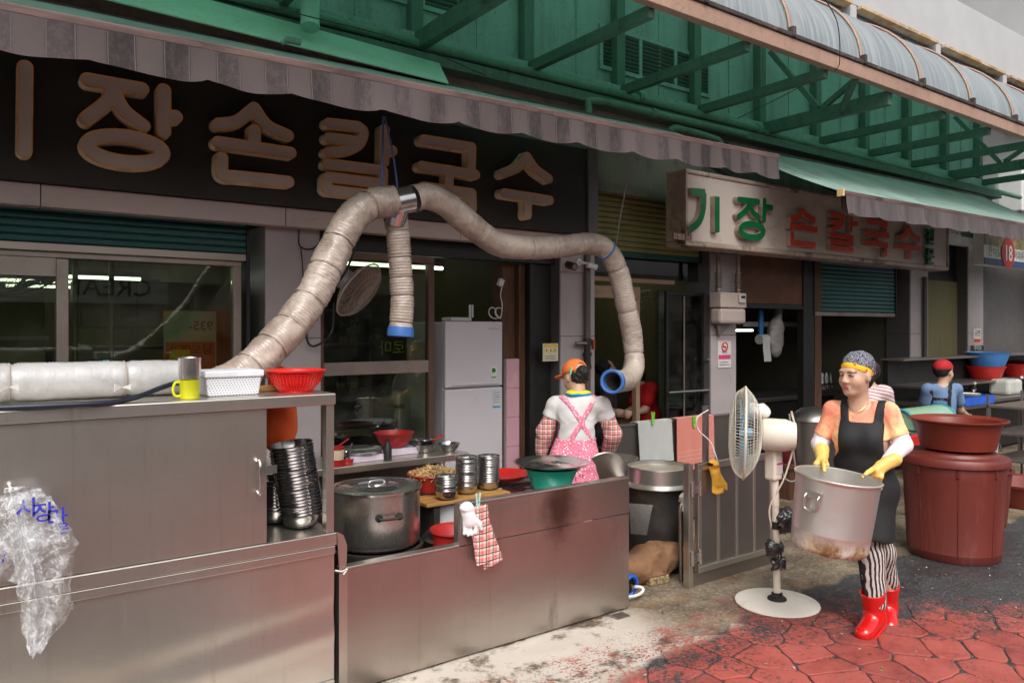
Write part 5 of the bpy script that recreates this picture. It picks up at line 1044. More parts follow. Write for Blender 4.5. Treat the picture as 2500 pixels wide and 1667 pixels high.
# stove cauldrons by the cook
CXA = XatY(1608, 3.82); st2 = drum((CXA, 3.82, 0.0), 0.235, 0.575, 'tall black stove drum under the bright aluminium cauldron')
c4 = thing('aluminium_cauldron', 'bright aluminium cauldron ring steaming on the black stove', 'cauldron', (CXA, 3.82, 0.575)); bz = 0.577
MB().lathe([(0.262, 0), (0.266, .008), (0.235, .020), (0.222, .028), (0.222, .128), (0.227, .134), (0.222, .138), (0.214, .134), (0.212, .03), (0.18, -.02), (0.0001, -.05)], 56, (CXA, 3.82, bz)).build('shell', M['alu'], c4, smooth=35)
MB().lathe([(0.211, .112), (0.0001, .113)], 48, (CXA, 3.82, bz), caps=False).build('broth', pmat('milky_broth', rgb(150, 140, 120), 0.12, 0, 0.1, 4), c4, smooth=60)
fd = atY(1617, 1270, 3.56); solo(MB().add([atY(1535, 1228, 3.57), atY(1593, 1232, 3.54), atY(1578, 1306, 3.50), atY(1540, 1302, 3.52)], [(0, 1, 2, 3)]), 'stove_flap', M['steel_clean'], 'bright steel stove flap hanging on the black drum', 'flap', atY(1560, 1306, 3.52), solid=0.006)
CXB = XatY(1492, 4.28); drum((CXB, 4.28, 0.0), 0.21, 0.56, 'dark stove drum beneath the rear cauldron beside the cook'); pot('cauldron', 'dull grey cauldron the cook is stirring', (CXB, 4.28, 0.562), 0.20, 0.15, M['alu'], None, None)
gp = [atY(x, y, 3.46) for x, y in ((1690, 1215), (1672, 1222), (1661, 1240), (1661, 1300), (1663, 1418))]; solo(MB().tube(smooth_path(gp, 6), 0.013, 10), 'bent_pipe', M['steel_dark'], 'thin bent steel pipe leg beside the gate hinge', 'pipe', gp[-1], smooth=60)
lidp = MB().lathe([(0.17, 0), (0.175, .008), (0.15, .02), (0.0001, .03)], 36); lidp.rot(Matrix.Rotation(R(-68), 3, 'X') @ Matrix.Rotation(R(20), 3, 'Y')); cpos = Vector((XatY(1478, 4.0), 4.02, 0.66)); lidp.v = [tuple(Vector(v) + cpos) for v in lidp.v]
solo(lidp, 'pot_lid', M['steel_dark'], 'steel pot lid propped upright behind the barrier beside the cook', 'lid', cpos - Vector((0, 0, .17)), smooth=40)

# ================================================================ low dark wall with towels, gate
rw_ = thing('stove_screen', 'dark steel screen wall with a top rail behind the cauldrons', 'screen', (5.0, 4.52, 0)); sx0, sx1 = XatY(1490, 4.52), XatY(1795, 4.52); sz = atY(1600, 1028, 4.52).z
MB().box((sx0, 4.52, 0.02), (sx1, 4.55, sz - .02)).build('sheet', M['steel_dark'], rw_); MB().box((sx0, 4.505, sz - .019), (sx1, 4.57, sz)).build('rail', M['steel_dark'], rw_, bevel=0.003)
def terry(name, c):
    k = NT(name); n = k.noise(220, 3, 0.7); col = k.mix(n, tuple(x * .75 for x in c[:3]) + (1,), c); k.l(col, k.b.inputs['Base Color']); k.b.inputs['Roughness'].default_value = 0.95; k.b.inputs['Sheen Weight'].default_value = 0.4; k.bump(n, 0.9, 0.006); return k.m
def towel(px0, px1, py_top, py_bot, Y, mat, label, stripe=None, seed=1):
    a, b = atY(px0, py_bot, Y), atY(px1, py_bot, Y); x0, x1 = a.x, b.x; zt_ = sz + 0.004; zb_ = a.z
    o = thing('towel', label, 'towel', ((x0 + x1) / 2, Y, zb_))
    def fn(u, v):
        # v: 0 back hem .. over the rail .. 1 front hem
        x = x0 + (x1 - x0) * u; w = 0.010 * math.sin(u * 9 + seed) + 0.008 * mnoise.noise(Vector((u * 3, v * 2, seed)))
        if v < 0.25: t = v / 0.25; return (x, Y + 0.075 + w * .3, zt_ - 0.14 * (1 - t))
        if v < 0.35: t = (v - .25) / .10; return (x, Y + 0.075 - 0.085 * t, zt_ + 0.006 * math.sin(t * math.pi))
        t = (v - .35) / .65; return (x + 0.012 * t * math.sin(seed + 1), Y - 0.010 - abs(w) * t - 0.012 * t, zt_ - (zt_ - zb_) * t + 0.012 * (u - .5) * t)
    MB().grid(fn, 26, 40).build('cloth', mat, o, smooth=180, solid=0.006)
    if stripe:
        for t in stripe: MB().grid(lambda u, v: (lambda q: (q[0], q[1] - .0045, q[2]))(fn(u, 0.35 + 0.65 * (t + v * .03))), 26, 2).build('woven_band', stripe_m, o, smooth=180)
    return o
stripe_m = terry('woven_band_cloth', rgb(216, 140, 120))
towel(1555, 1637, 1025, 1136, 4.50, terry('grey_terry', rgb(186, 186, 182)), 'grey terry towel pegged over the dark rail', None, 1)
towel(1650, 1740, 1033, 1150, 4.50, terry('coral_terry', rgb(212, 116, 96)), 'coral red terry towel pegged over the dark rail', (0.62, 0.70, 0.78), 3)
grn = pmat('lime_plastic', rgb(110, 200, 50), 0.35)
def peg(px, py, Y, mat, label, s=1.0, rotz=0.0):
    c = atY(px, py, Y); o = thing('clothes_peg', label, 'peg', c); h = .055 * s
    for sgn_ in (-1, 1): MB().bar(c + Vector((sgn_ * .012 * s, 0, h)), c + Vector((sgn_ * .004 * s, 0, -h * .6)), .010 * s, .010 * s, (0, 1, 0)).build('jaw', mat, o, bevel=0.002)
    MB().tube([c + Vector((-.012 * s, 0, .006)), c + Vector((.012 * s, 0, .006))], .006 * s, 8).build('spring', M['steel_clean'], o); return o
peg(1594, 1024, 4.47, grn, 'lime green clothes peg on the grey towel', 1.15); peg(1695, 1032, 4.47, grn, 'lime green clothes peg on the coral towel', 1.15)
gt = thing('steel_gate', 'grimy steel sheet gate hinged to a post', 'gate', (4.3, 3.34, 0)); gx0, gx1 = XatY(1690, 3.33), XatY(1886, 3.33); gz = atY(1700, 1133, 3.33).z
MB().box((gx0 - .03, 3.33, 0.0), (gx0 + .012, 3.38, gz + .005)).build('post', M['steel'], gt, bevel=0.003)
MB().box((gx0 + .055, 3.325, gz - .045), (gx1, 3.36, gz)).build('top_rail', M['steel'], gt, bevel=0.003); MB().box((gx0 + .055, 3.32, 0.09), (gx1, 3.36, 0.13)).build('bottom_rail', M['steel'], gt, bevel=0.003); MB().box((gx0 + .055, 3.325, 0.131), (gx0 + .09, 3.358, gz - .046)).build('stile', M['steel'], gt, bevel=0.003)
for i in range(4): 
    x = gx0 + .0905 + i * (gx1 - gx0 - .09) / 4; w = (gx1 - gx0 - .09) / 4
    MB().box((x + .0005, 3.338, 0.131), (x + w - .0255, 3.350, gz - .046)).build('sheet', M['steel_dark'], gt, bevel=0.002); MB().box((x + w - .025, 3.329, 0.1305), (x + w, 3.355, gz - .0455)).build('rib', M['steel'], gt, bevel=0.003)
MB().box((gx0 + .013, 3.345, 0.0), (gx1, 3.36, 0.088)).build('kick_sheet', M['steel_dark'], gt)
for z in (0.20, gz - .16):
    for y_, dx in ((3.318, -.012), (3.316, .062)): MB().tube([(gx0 + dx, y_, z - .045), (gx0 + dx, y_, z + .045)], 0.014, 12).build('hinge', M['steel_clean'], gt, smooth=40)
    MB().box((gx0 - .02, 3.318, z - .03), (gx0 + .072, 3.3235, z + .03)).build('hinge_leaf', M['steel_clean'], gt)
sp_ = thing('steel_post', 'short dark square post with a wire standing behind the gate', 'post', (XatY(1723, 3.55), 3.55, 0)); xq = XatY(1723, 3.55)
MB().box((xq - .017, 3.535, 0.0), (xq + .017, 3.57, atY(1723, 990, 3.55).z)).build('post', M['steel_dark'], sp_, bevel=0.003); MB().tube(smooth_path([(xq, 3.53, atY(1723, 1000, 3.55).z), atY(1702, 1020, 3.5), atY(1706, 1050, 3.5), atY(1735, 1080, 3.45), atY(1752, 1125, 3.40)], 6), 0.004, 6).build('wire', wmat, sp_, smooth=60)
# ================================================================ exhaust ducts
def duct_mat(name, base, dirt):
    k = NT(name); a = k.noise(2.4, 8, 0.72, None, 0.3); b = k.noise(13, 6, 0.7, k.map((1.5, 1, 0.6)), 0.6)
    col = k.mix(k.step(a, 0.40, 0.68), base, dirt); col = k.mix(k.math('MULTIPLY', k.step(b, 0.55, 0.72), 0.20), col, tuple(min(1, x * 1.25) for x in base[:3]) + (1,)); k.l(col, k.b.inputs['Base Color'])
    k.b.inputs['Roughness'].default_value = 0.34; k.b.inputs['Coat Weight'].default_value = 0.35; k.b.inputs['Coat Roughness'].default_value = 0.2
    k.b.inputs['Subsurface Weight'].default_value = 0.0
    k.bump(k.math('ADD', k.math('MULTIPLY', b, 0.7), k.math('MULTIPLY', k.noise(34, 5, 0.7, None, 0.5), 0.3)), 0.5, 0.010); return k.m
M['duct'] = duct_mat('dusty_wrapped_duct', rgb(176, 161, 149), rgb(134, 117, 105)); M['duct_new'] = duct_mat('clean_wrapped_duct', rgb(182, 180, 179), rgb(150, 147, 144))
blue = pmat('blue_collar_plastic', rgb(58, 104, 170), 0.4, 0, 0.12, 6, rgb(120, 140, 160), 0.3)
tie_m = pmat('dull_tie', rgb(160, 146, 134), 0.7)
def duct_hose(path, r, mat, parent, name='hose', rib=0.0030, pitch=0.0175, bulge=0.11, seed=0, seg=32, ties=(), open_end=False):
    P = even_path(smooth_path(path, 14), 0.0062)
    def rf(i, a, rr):
        s = i * 0.0062; n = mnoise.noise(Vector((s * 7, math.cos(a) * 1.2 + seed, math.sin(a) * 1.2))); n2 = mnoise.noise(Vector((s * 22, math.cos(a) * 3, math.sin(a) * 3 + seed)))
        pin = 1.0
        for t in ties: pin -= 0.09 * math.exp(-((s / (len(P) * 0.0062) - t) * len(P) * 0.0062 / 0.014) ** 2)
        n3 = mnoise.noise(Vector((s * 16 + a * .6, math.cos(a) * 2.2 + seed * 3, math.sin(a) * 2.2))); n4 = mnoise.noise(Vector((s * 34 - a, math.cos(a) * 4 + seed, math.sin(a) * 4)))
        return rr * pin * (1 + bulge * n + 0.35 * bulge * n2 - bulge * .55 * max(0, 1 - abs(n3) * 8) - bulge * .30 * max(0, 1 - abs(n4) * 6)) + rib * math.cos(2 * math.pi * s / pitch)
    o = MB().tube(P, r, seg, cap=not open_end, rfun=rf).build(name, mat, parent, smooth=180)
    for t in ties:
        i = min(len(P) - 2, max(1, int(t * (len(P) - 1)))); d = (P[i + 1] - P[i - 1]).normalized(); u = d.orthogonal().normalized(); w = d.cross(u); rr_ = r * 0.96
        MB().tube([P[i] + (u * math.cos(a) + w * math.sin(a)) * rr_ for a in np.linspace(0, 2 * math.pi, 25)[:-1]], 0.0035, 6, closed=True).build('tie', tie_m, o, smooth=60)
    return P
dk = thing('exhaust_duct', 'branching flexible exhaust duct wrapped in dusty plastic hung over the stoves', 'duct', (2.0, 3.9, 2.4))
TJ = atY(985, 492, 3.92)
L = [atY(960, 492, 3.92), atY(905, 500, 3.92), atY(850, 545, 3.90), atY(812, 620, 3.86), atY(775, 700, 3.82), atY(715, 790, 3.78), atY(650, 860, 3.74), atY(590, 915, 3.70), atY(520, 950, 3.68)]
duct_hose(L, 0.088, M['duct'], dk, seed=1, ties=(0.10, 0.30, 0.42, 0.55, 0.66, 0.76, 0.86))
Rr = [atY(1010, 485, 3.92), atY(1040, 478, 3.92), atY(1090, 500, 3.93), atY(1150, 550, 3.96), atY(1215, 595, 4.0), atY(1290, 605, 4.05), atY(1370, 602, 4.12), atY(1440, 595, 4.15), atY(1480, 612, 4.15), atY(1508, 660, 4.15), atY(1528, 740, 4.15), atY(1543, 820, 4.15), atY(1548, 885, 4.13), atY(1538, 920, 4.06), atY(1518, 930, 3.96), atY(1497, 931, 3.86)]
duct_hose(Rr, 0.078, M['duct'], dk, seed=5, bulge=0.07, ties=(0.16, 0.30, 0.38, 0.46, 0.60, 0.70, 0.80, 0.92), open_end=True)
Dd = [atY(966, 528, 3.98), atY(972, 580, 3.99), atY(978, 660, 4.0), atY(982, 740, 4.0), atY(978, 808, 4.0)]
duct_hose(Dd, 0.070, M['duct'], dk, seed=9, bulge=0.07, ties=(0.12, 0.35, 0.52, 0.68, 0.92), open_end=True)
MB().tube([atY(955, 496, 3.92), atY(1000, 486, 3.92)], 0.080, 28).build('tee', M['steel_clean'], dk, smooth=50); MB().tube([atY(975, 500, 3.92), atY(962, 545, 3.97)], 0.064, 26).build('tee_branch', M['steel_clean'], dk, smooth=50)
MB().tube([atY(966, 516, 3.945), atY(964, 526, 3.955)], 0.067, 26).build('collar', blue, dk, smooth=40)
def open_collar(path_end, d, r, parent):
    e = Vector(path_end); d = d.normalized(); u = d.orthogonal().normalized(); w = d.cross(u)
    prof = [(r + .006, -.025), (r + .010, .0), (r + .010, .030), (r + .002, .034), (r - .010, .030), (r - .012, -.03)]; n = 30; vs = []; fs = []
    for a, h in prof:
        for j in range(n): t = 2 * math.pi * j / n; vs.append(e + d * h + (u * math.cos(t) + w * math.sin(t)) * a)
    for i in range(len(prof) - 1):
        for j in range(n): fs.append((i * n + j, i * n + (j + 1) % n, (i + 1) * n + (j + 1) % n, (i + 1) * n + j))
    MB().add(vs, fs).build('collar', blue, parent, smooth=40)
open_collar(Rr[-1], Rr[-1] - Rr[-2], 0.076, dk); open_collar(Dd[-1], Dd[-1] - Dd[-2], 0.068, dk)
i_ = Rr[8]; dd = (Rr[9] - Rr[7]).normalized(); u = dd.orthogonal().normalized(); w = dd.cross(u); MB().tube([i_ + (u * math.cos(a) + w * math.sin(a)) * 0.080 for a in np.linspace(0, 2 * math.pi, 25)[:-1]], 0.008, 6, closed=True).build('blue_band', blue, dk, smooth=60)
dr2 = thing('duct_roll', 'length of ribbed white duct in clear wrap lying on the counter', 'duct', (0.6, 3.6, CT))
hp_ = [(-0.9, 3.60, CT + .085), (-0.3, 3.60, CT + .083), (0.3, 3.60, CT + .080), (0.62, 3.60, CT + .080), (0.80, 3.62, CT + .075)]
duct_hose(hp_, 0.077, M['duct_new'], dr2, rib=0.0016, pitch=0.013, bulge=0.03, seed=12, ties=(0.62, 0.86))
for px in (22, 298):
    c = atY(px, 945, 3.50); 
    for q in ((-.03, .018), (.03, .012)): MB().add([c, c + Vector((q[0], -.02, q[1])), c + Vector((q[0] * 1.1, -.012, -q[1]))], [(0, 1, 2)]).build('bow', wmat, dr2, solid=0.003)
ropem = pmat('blue_rope', rgb(70, 92, 140), 0.8)
cable([atY(936, 285, 3.86), atY(932, 420, 3.9), atY(930, 470, 3.92)], 0.007, ropem, 'taut blue strap hanging the duct tee from the awning', 'rope'); cable([atY(940, 285, 3.86), atY(960, 380, 3.9), atY(972, 470, 3.92)], 0.006, ropem, 'slanting blue strap beside the taut one above the duct tee', 'rope')
cable([atY(1537, 380, 3.9), atY(1535, 420, 3.95), atY(1516, 520, 4.1), atY(1505, 590, 4.15)], 0.005, pmat('grey_cord', rgb(130, 122, 130), 0.8), 'thin grey cord holding up the duct elbow', 'cord')
bk_ = pmat('black_cable', (0.02, 0.02, 0.022, 1), 0.5)
cable([atY(890, 535, 3.95), atY(868, 600, 4.0), atY(840, 670, 4.2), atY(780, 745, 4.5), atY(752, 790, 4.8), atY(750, 830, 4.84), atY(765, 845, 4.84), atY(795, 830, 4.84), atY(812, 800, 4.84), atY(815, 740, 4.8)], 0.008, bk_, 'thick dark cable looping from the duct down the pillar')
cable([atY(730, 560, 4.88), atY(732, 600, 4.88), atY(760, 608, 4.88), atY(780, 590, 4.88), atY(782, 555, 4.88)], 0.005, bk_, 'short dark cable loop at the top of the stone pillar'); cable([atY(734, 600, 4.88), atY(738, 640, 4.88), atY(740, 680, 4.88)], 0.004, bk_, 'thin dark cable running down the stone pillar')
cable([(-0.9, 3.42, CT + .012), atZ(150, 989, CT + .010), atZ(310, 975, CT + .012), atY(400, 944, 3.46), atY(440, 935, 3.55), (0.95, 3.7, CT + .02)], 0.011, pmat('navy_hose', rgb(30, 36, 52), 0.4), 'dark blue hose lying along the counter top', 'hose')

# ================================================================ on the counter top
mx = XatY(463, 3.36)
yl = pmat('lime_yellow_mug', rgb(206, 206, 24), 0.4, 0, 0.05); mg = thing('mug', 'lime yellow mug under an upturned steel tumbler', 'mug', (mx, 3.36, CT))
MB().lathe([(0.036, 0), (0.039, .004), (0.0405, .076), (0.042, .078), (0.038, .079), (0.036, .01), (0.0001, .008)], 32, (mx, 3.36, CT + .001)).build('cup', yl, mg, smooth=40)
hdir = Vector((-1, -0.1, 0)).normalized(); C = Vector((mx, 3.36, CT + .04)) + hdir * .038
MB().tube(smooth_path([C + Vector((0, 0, .030)), C + hdir * .020 + Vector((0, 0, .029)), C + hdir * .029, C + hdir * .020 + Vector((0, 0, -.024)), C + Vector((0, 0, -.026))], 6), 0.0058, 8).build('handle', yl, mg, smooth=60)
solo(MB().lathe([(0.036, 0), (0.041, .004), (0.044, .03), (0.0445, .086), (0.0455, .090), (0.0435, .0925), (0.041, .088), (0.040, .03), (0.0001, .028)], 36, (mx, 3.36, CT + .081)), 'steel_tumbler', M['steel_clean'], 'brushed steel tumbler standing on the lime yellow mug', 'tumbler', (mx, 3.36, CT + .081), smooth=40)
def dotted():
    k = NT('white_dotted_plastic'); x, y, z = k.xyz(); k.b.inputs['Roughness'].default_value = 0.4
    u = k.math('MULTIPLY', k.math('ADD', x, y), 78); v = k.math('MULTIPLY', z, 95); row = k.math('MULTIPLY', k.math('MODULO', k.math('FLOOR', v), 2), 0.5)
    fu = k.math('SUBTRACT', k.math('FRACT', k.math('ADD', u, row)), 0.5); fv = k.math('SUBTRACT', k.math('FRACT', v), 0.5); d = k.math('ADD', k.math('MULTIPLY', fu, fu), k.math('MULTIPLY', fv, fv))
    k.l(k.mix(k.step(d, 0.045, 0.025), rgb(214, 214, 220), rgb(70, 70, 76)), k.b.inputs['Base Color']); return k.m
wbx0, wbx1 = XatY(503, 3.38), XatY(640, 3.38); bs = thing('storage_basket', 'white dotted plastic basket with a lid on the counter', 'basket', ((wbx0 + wbx1) / 2, 3.46, CT))
vs = []; 
for z, e in ((CT + .001, 0.010), (CT + .082, 0.0)): vs += [(wbx0 + e, 3.38 + e, z), (wbx1 - e, 3.38 + e, z), (wbx1 - e, 3.55 - e, z), (wbx0 + e, 3.55 - e, z)]
MB().add(vs, [(3, 2, 1, 0), (4, 5, 6, 7), (0, 1, 5, 4), (1, 2, 6, 5), (2, 3, 7, 6), (3, 0, 4, 7)]).build('body', dotted(), bs, bevel=0.008)
MB().box((wbx0 - .008, 3.372, CT + .0825), (wbx1 + .008, 3.558, CT + .112)).build('lid', pmat('white_lid', rgb(218, 218, 224), 0.4), bs, bevel=0.007)
ccx = XatY(722, 3.46); rc = pmat('bright_red_plastic', rgb(222, 34, 28), 0.32, 0, 0.06, 4); co_ = thing('colander', 'bright red plastic colander on the counter corner', 'colander', (ccx, 3.46, CT))
prof = [(0.072, 0.0), (0.080, .008), (0.108, .04), (0.122, .075), (0.126, .088)]; cb = MB()
for j in range(44):
    a = 2 * math.pi * j / 44; cb.tube([(ccx + r_ * math.cos(a), 3.46 + r_ * math.sin(a), CT + .004 + z_) for r_, z_ in prof], 0.0026, 4)
for z_ in np.linspace(0.008, .08, 9):
    r_ = np.interp(z_, [p[1] for p in prof], [p[0] for p in prof]); cb.tube([(ccx + r_ * math.cos(a), 3.46 + r_ * math.sin(a), CT + .004 + z_) for a in np.linspace(0, 2 * math.pi, 45)[:-1]], 0.0028, 4, closed=True)
cb.lathe([(0.074, .001), (0.076, .006), (0.0001, .007)], 40, (ccx, 3.46, CT)); cb.build('mesh_bowl', rc, co_)
MB().lathe([(0.124, .086), (0.139, .092), (0.141, .098), (0.137, .099), (0.122, .094), (0.120, .088)], 48, (ccx, 3.46, CT + .004)).build('rim', rc, co_, smooth=40)
wx_ = XatY(655, 3.55); solo(MB().box((wx_ - .06, 3.54, CT + .001), (wx_ + .05, 3.64, CT + .022)), 'chopping_block', wb, 'pale wooden block behind the red colander', 'block', (wx_, 3.58, CT), bevel=0.004)
# orange bag behind the shelf opening
ob = atY(680, 1035, 3.80)
def orange_fn(P): return smin(s_ell(P, (ob.x, 3.80, ob.z), (0.10, 0.06, 0.15)), s_cap(P, (ob.x, 3.80, ob.z + .1), (ob.x, 3.80, ob.z + .25), 0.07, 0.05), 0.05) + 0.008 * nz(P, 26, 1)
og = sdf_obj('plastic_bag', orange_fn, (ob.x - .16, 3.70, ob.z - .2), (ob.x + .16, 3.90, ob.z + .33), 0.012, pmat('orange_plastic', rgb(226, 96, 40), 0.35, 0, 0.1, 4, bump=0.4, bscale=30)); tag(og, 'orange plastic bag hanging behind the counter shelf', 'bag')
# torn clear plastic bag hanging on the counter door handle
def bag_mat():
    k = NT('crinkled_clear_plastic'); n = k.noise(22, 8, 0.75, None, 2.5); n2 = k.noise(7, 6, 0.7, None, 1.5)
    tr = k.n('BsdfTransparent'); df = k.n('BsdfPrincipled'); df.inputs['Base Color'].default_value = rgb(246, 248, 252); df.inputs['Roughness'].default_value = 0.16; df.inputs['Specular IOR Level'].default_value = 0.8
    bp_ = k.n('Bump', Strength=0.8, Distance=0.010); k.l(k.math('ADD', n, n2), bp_.inputs['Height']); k.l(bp_.outputs[0], df.inputs['Normal'])
    m = k.n('MixShader'); k.l(k.math('ADD', k.math('MULTIPLY', k.step(n2, 0.42, 0.7), 0.38), k.math('ADD', 0.10, k.math('MULTIPLY', k.step(n, 0.48, 0.60), 0.38)), True), m.inputs[0]); k.l(tr.outputs[0], m.inputs[1]); k.l(df.outputs[0], m.inputs[2]); k.l(m.outputs[0], k.out.inputs[0]); return k.m
M['bag'] = bag_mat()
pb_ = thing('plastic_bag', 'torn clear plastic bag with blue print hung on the counter door handle', 'bag', atY(80, 1500, 3.22))
def bag_sheet(outl, seed, dy, name='film'):
    """a crumpled film between two edge polylines (left, right) given in photo pixels"""
    Lp = smooth_path([atY(x, y, 3.22) for x, y in outl[0]], 8); Rp = smooth_path([atY(x, y, 3.22) for x, y in outl[1]], 8); Le = even_path(Lp, (sum((Lp[i + 1] - Lp[i]).length for i in range(len(Lp) - 1))) / 60); Re = even_path(Rp, (sum((Rp[i + 1] - Rp[i]).length for i in range(len(Rp) - 1))) / 60); n = min(len(Le), len(Re)) - 1
    def fn(u, v):
        i = min(n, int(v * n)); p = Le[i].lerp(Re[i], u); q = Vector((p.x * 9, p.z * 6, seed)); f = mnoise.fractal(q, 0.9, 2.2, 4) * 0.030 + 0.018 * math.sin(u * 11 + seed + 3 * v)
        e = mnoise.noise(Vector((v * 14, u * 3, seed + 9))) * 0.012 * (1 if u in (0, 1) else 0.3)
        return (p.x + e, 3.235 + dy - 0.02 - f - 0.035 * math.sin(u * math.pi) * math.sin(min(1, v * 1.2) * math.pi), p.z)
    MB().grid(fn, 30, n).build(name, M['bag'], pb_, smooth=180); return fn
bag_sheet(([(-40, 1215), (-60, 1330), (-50, 1420)], [(70, 1200), (115, 1330), (60, 1420)]), 1, 0.0)
f2_ = bag_sheet(([(20, 1195), (22, 1300), (40, 1430), (60, 1560), (72, 1600)], [(120, 1205), (184, 1320), (170, 1440), (172, 1500), (82, 1602)]), 4, -0.012)
bag_sheet(([(10, 1190), (50, 1185), (90, 1185)], [(5, 1250), (90, 1240), (138, 1232)]), 6, 0.005)
bag_sheet(([(28, 1260), (60, 1400), (62, 1540), (70, 1590)], [(60, 1255), (100, 1380), (130, 1520), (100, 1580)]), 8, -0.028)
bl = pmat('blue_ink', rgb(52, 52, 170), 0.5)
for s, px, py, sz_, rz_ in (('시', 36, 1262, 0.075, 0), ('장', 78, 1272, 0.075, 0), ('마', 112, 1285, 0.075, 0), ('은', 138, 1302, 0.045, 0), ('/', 4, 1372, 0.05, 0)):
    p = atY(px, py, 3.17); t = text_mesh('print', s, sz_, bl, pb_, (p.x, 3.170, p.z), depth=0, bold=0.001)
# loose dark pipe elbows etc. under the cauldron
solo(MB().tube([(4.0 + .07 * math.cos(a), 3.44 + .03 * math.sin(a * .5), 0.075 + .07 * math.sin(a)) for a in np.linspace(0, 9, 40)], 0.011, 8), 'hose', pmat('blue_hose', rgb(30, 96, 200), 0.35), 'coiled bright blue hose beside the barrier end', 'hose', (4.0, 3.44, 0), smooth=60).location.x = XatY(1535, 3.44)
h2 = [Vector((XatY(1545, 3.40) + .09 * math.cos(a), 3.40 + .02 * math.sin(a), 0.035 + .02 * (1 + math.sin(a)))) for a in np.linspace(-2.4, 1.2, 16)]
solo(MB().tube(h2, 0.010, 8), 'hose', wmat, 'short grey white hose end below the blue hose', 'hose', h2[0], smooth=60)
vx = XatY(1530, 3.50); vv = thing('gas_valve', 'black gas valve fitting inside the blue hose coil', 'valve', (vx, 3.50, 0.0)); MB().lathe([(0.03, 0.0), (0.035, .05), (0.02, .07), (0.045, .09), (0.045, .12), (0.015, .13), (0.0001, .14)], 16, (vx, 3.50, 0.0)).build('body', M['black'], vv, smooth=40); MB().tube([(vx - .06, 3.47, .10), (vx + .06, 3.47, .10)], 0.014, 8).build('lever', M['black'], vv, smooth=60)
spx = atZ(1600, 1422, 0.0); solo(MB().box((spx.x - .085, spx.y - .05, 0.0), (spx.x + .085, spx.y + .06, 0.058), rot=Matrix.Rotation(R(-6), 3, 'Z')), 'stone_block', pmat('speckled_block', rgb(150, 130, 92), 0.9, 0, 0.6, 60, rgb(60, 52, 40), 0.6, 40, 0.8, 60), 'speckled ochre block under the black scouring pad', 'block', (spx.x, spx.y, 0), bevel=0.010)
def pad_fn(P): return s_ell(P, (spx.x + .04, spx.y, 0.082), (0.075, 0.05, 0.022)) + 0.006 * nz(P, 90, 2)
tag(sdf_obj('scouring_pad', pad_fn, (spx.x - .06, spx.y - .08, 0.05), (spx.x + .14, spx.y + .08, 0.12), 0.006, pmat('black_scourer', rgb(50, 52, 56), 0.9, 0, 0.4, 60, bump=0.9, bscale=120)), 'black wire scouring pad lying on the speckled block', 'pad')
skx = XatY(1590, 3.60)
def sack_fn(P): return smin(s_ell(P, (skx, 3.62, 0.11), (0.26, 0.11, 0.12)), s_ell(P, (skx + .10, 3.58, 0.16), (0.15, 0.09, 0.10)), 0.05) + 0.045 * np.abs(nz(P, 11, 3)) + 0.014 * np.abs(nz(P, 30, 5)) - .022
tag(sdf_obj('sack', lambda P: np.maximum(sack_fn(P), -P[..., 2] + .004), (skx - .34, 3.44, -.02), (skx + .34, 3.78, 0.32), 0.012, pmat('brown_sacking', rgb(124, 90, 62), 0.8, 0, 0.25, 5, rgb(90, 62, 42), 0.4, 4, 0.3, 80)), 'brown crumpled sack pushed under the black stove drum', 'sack')

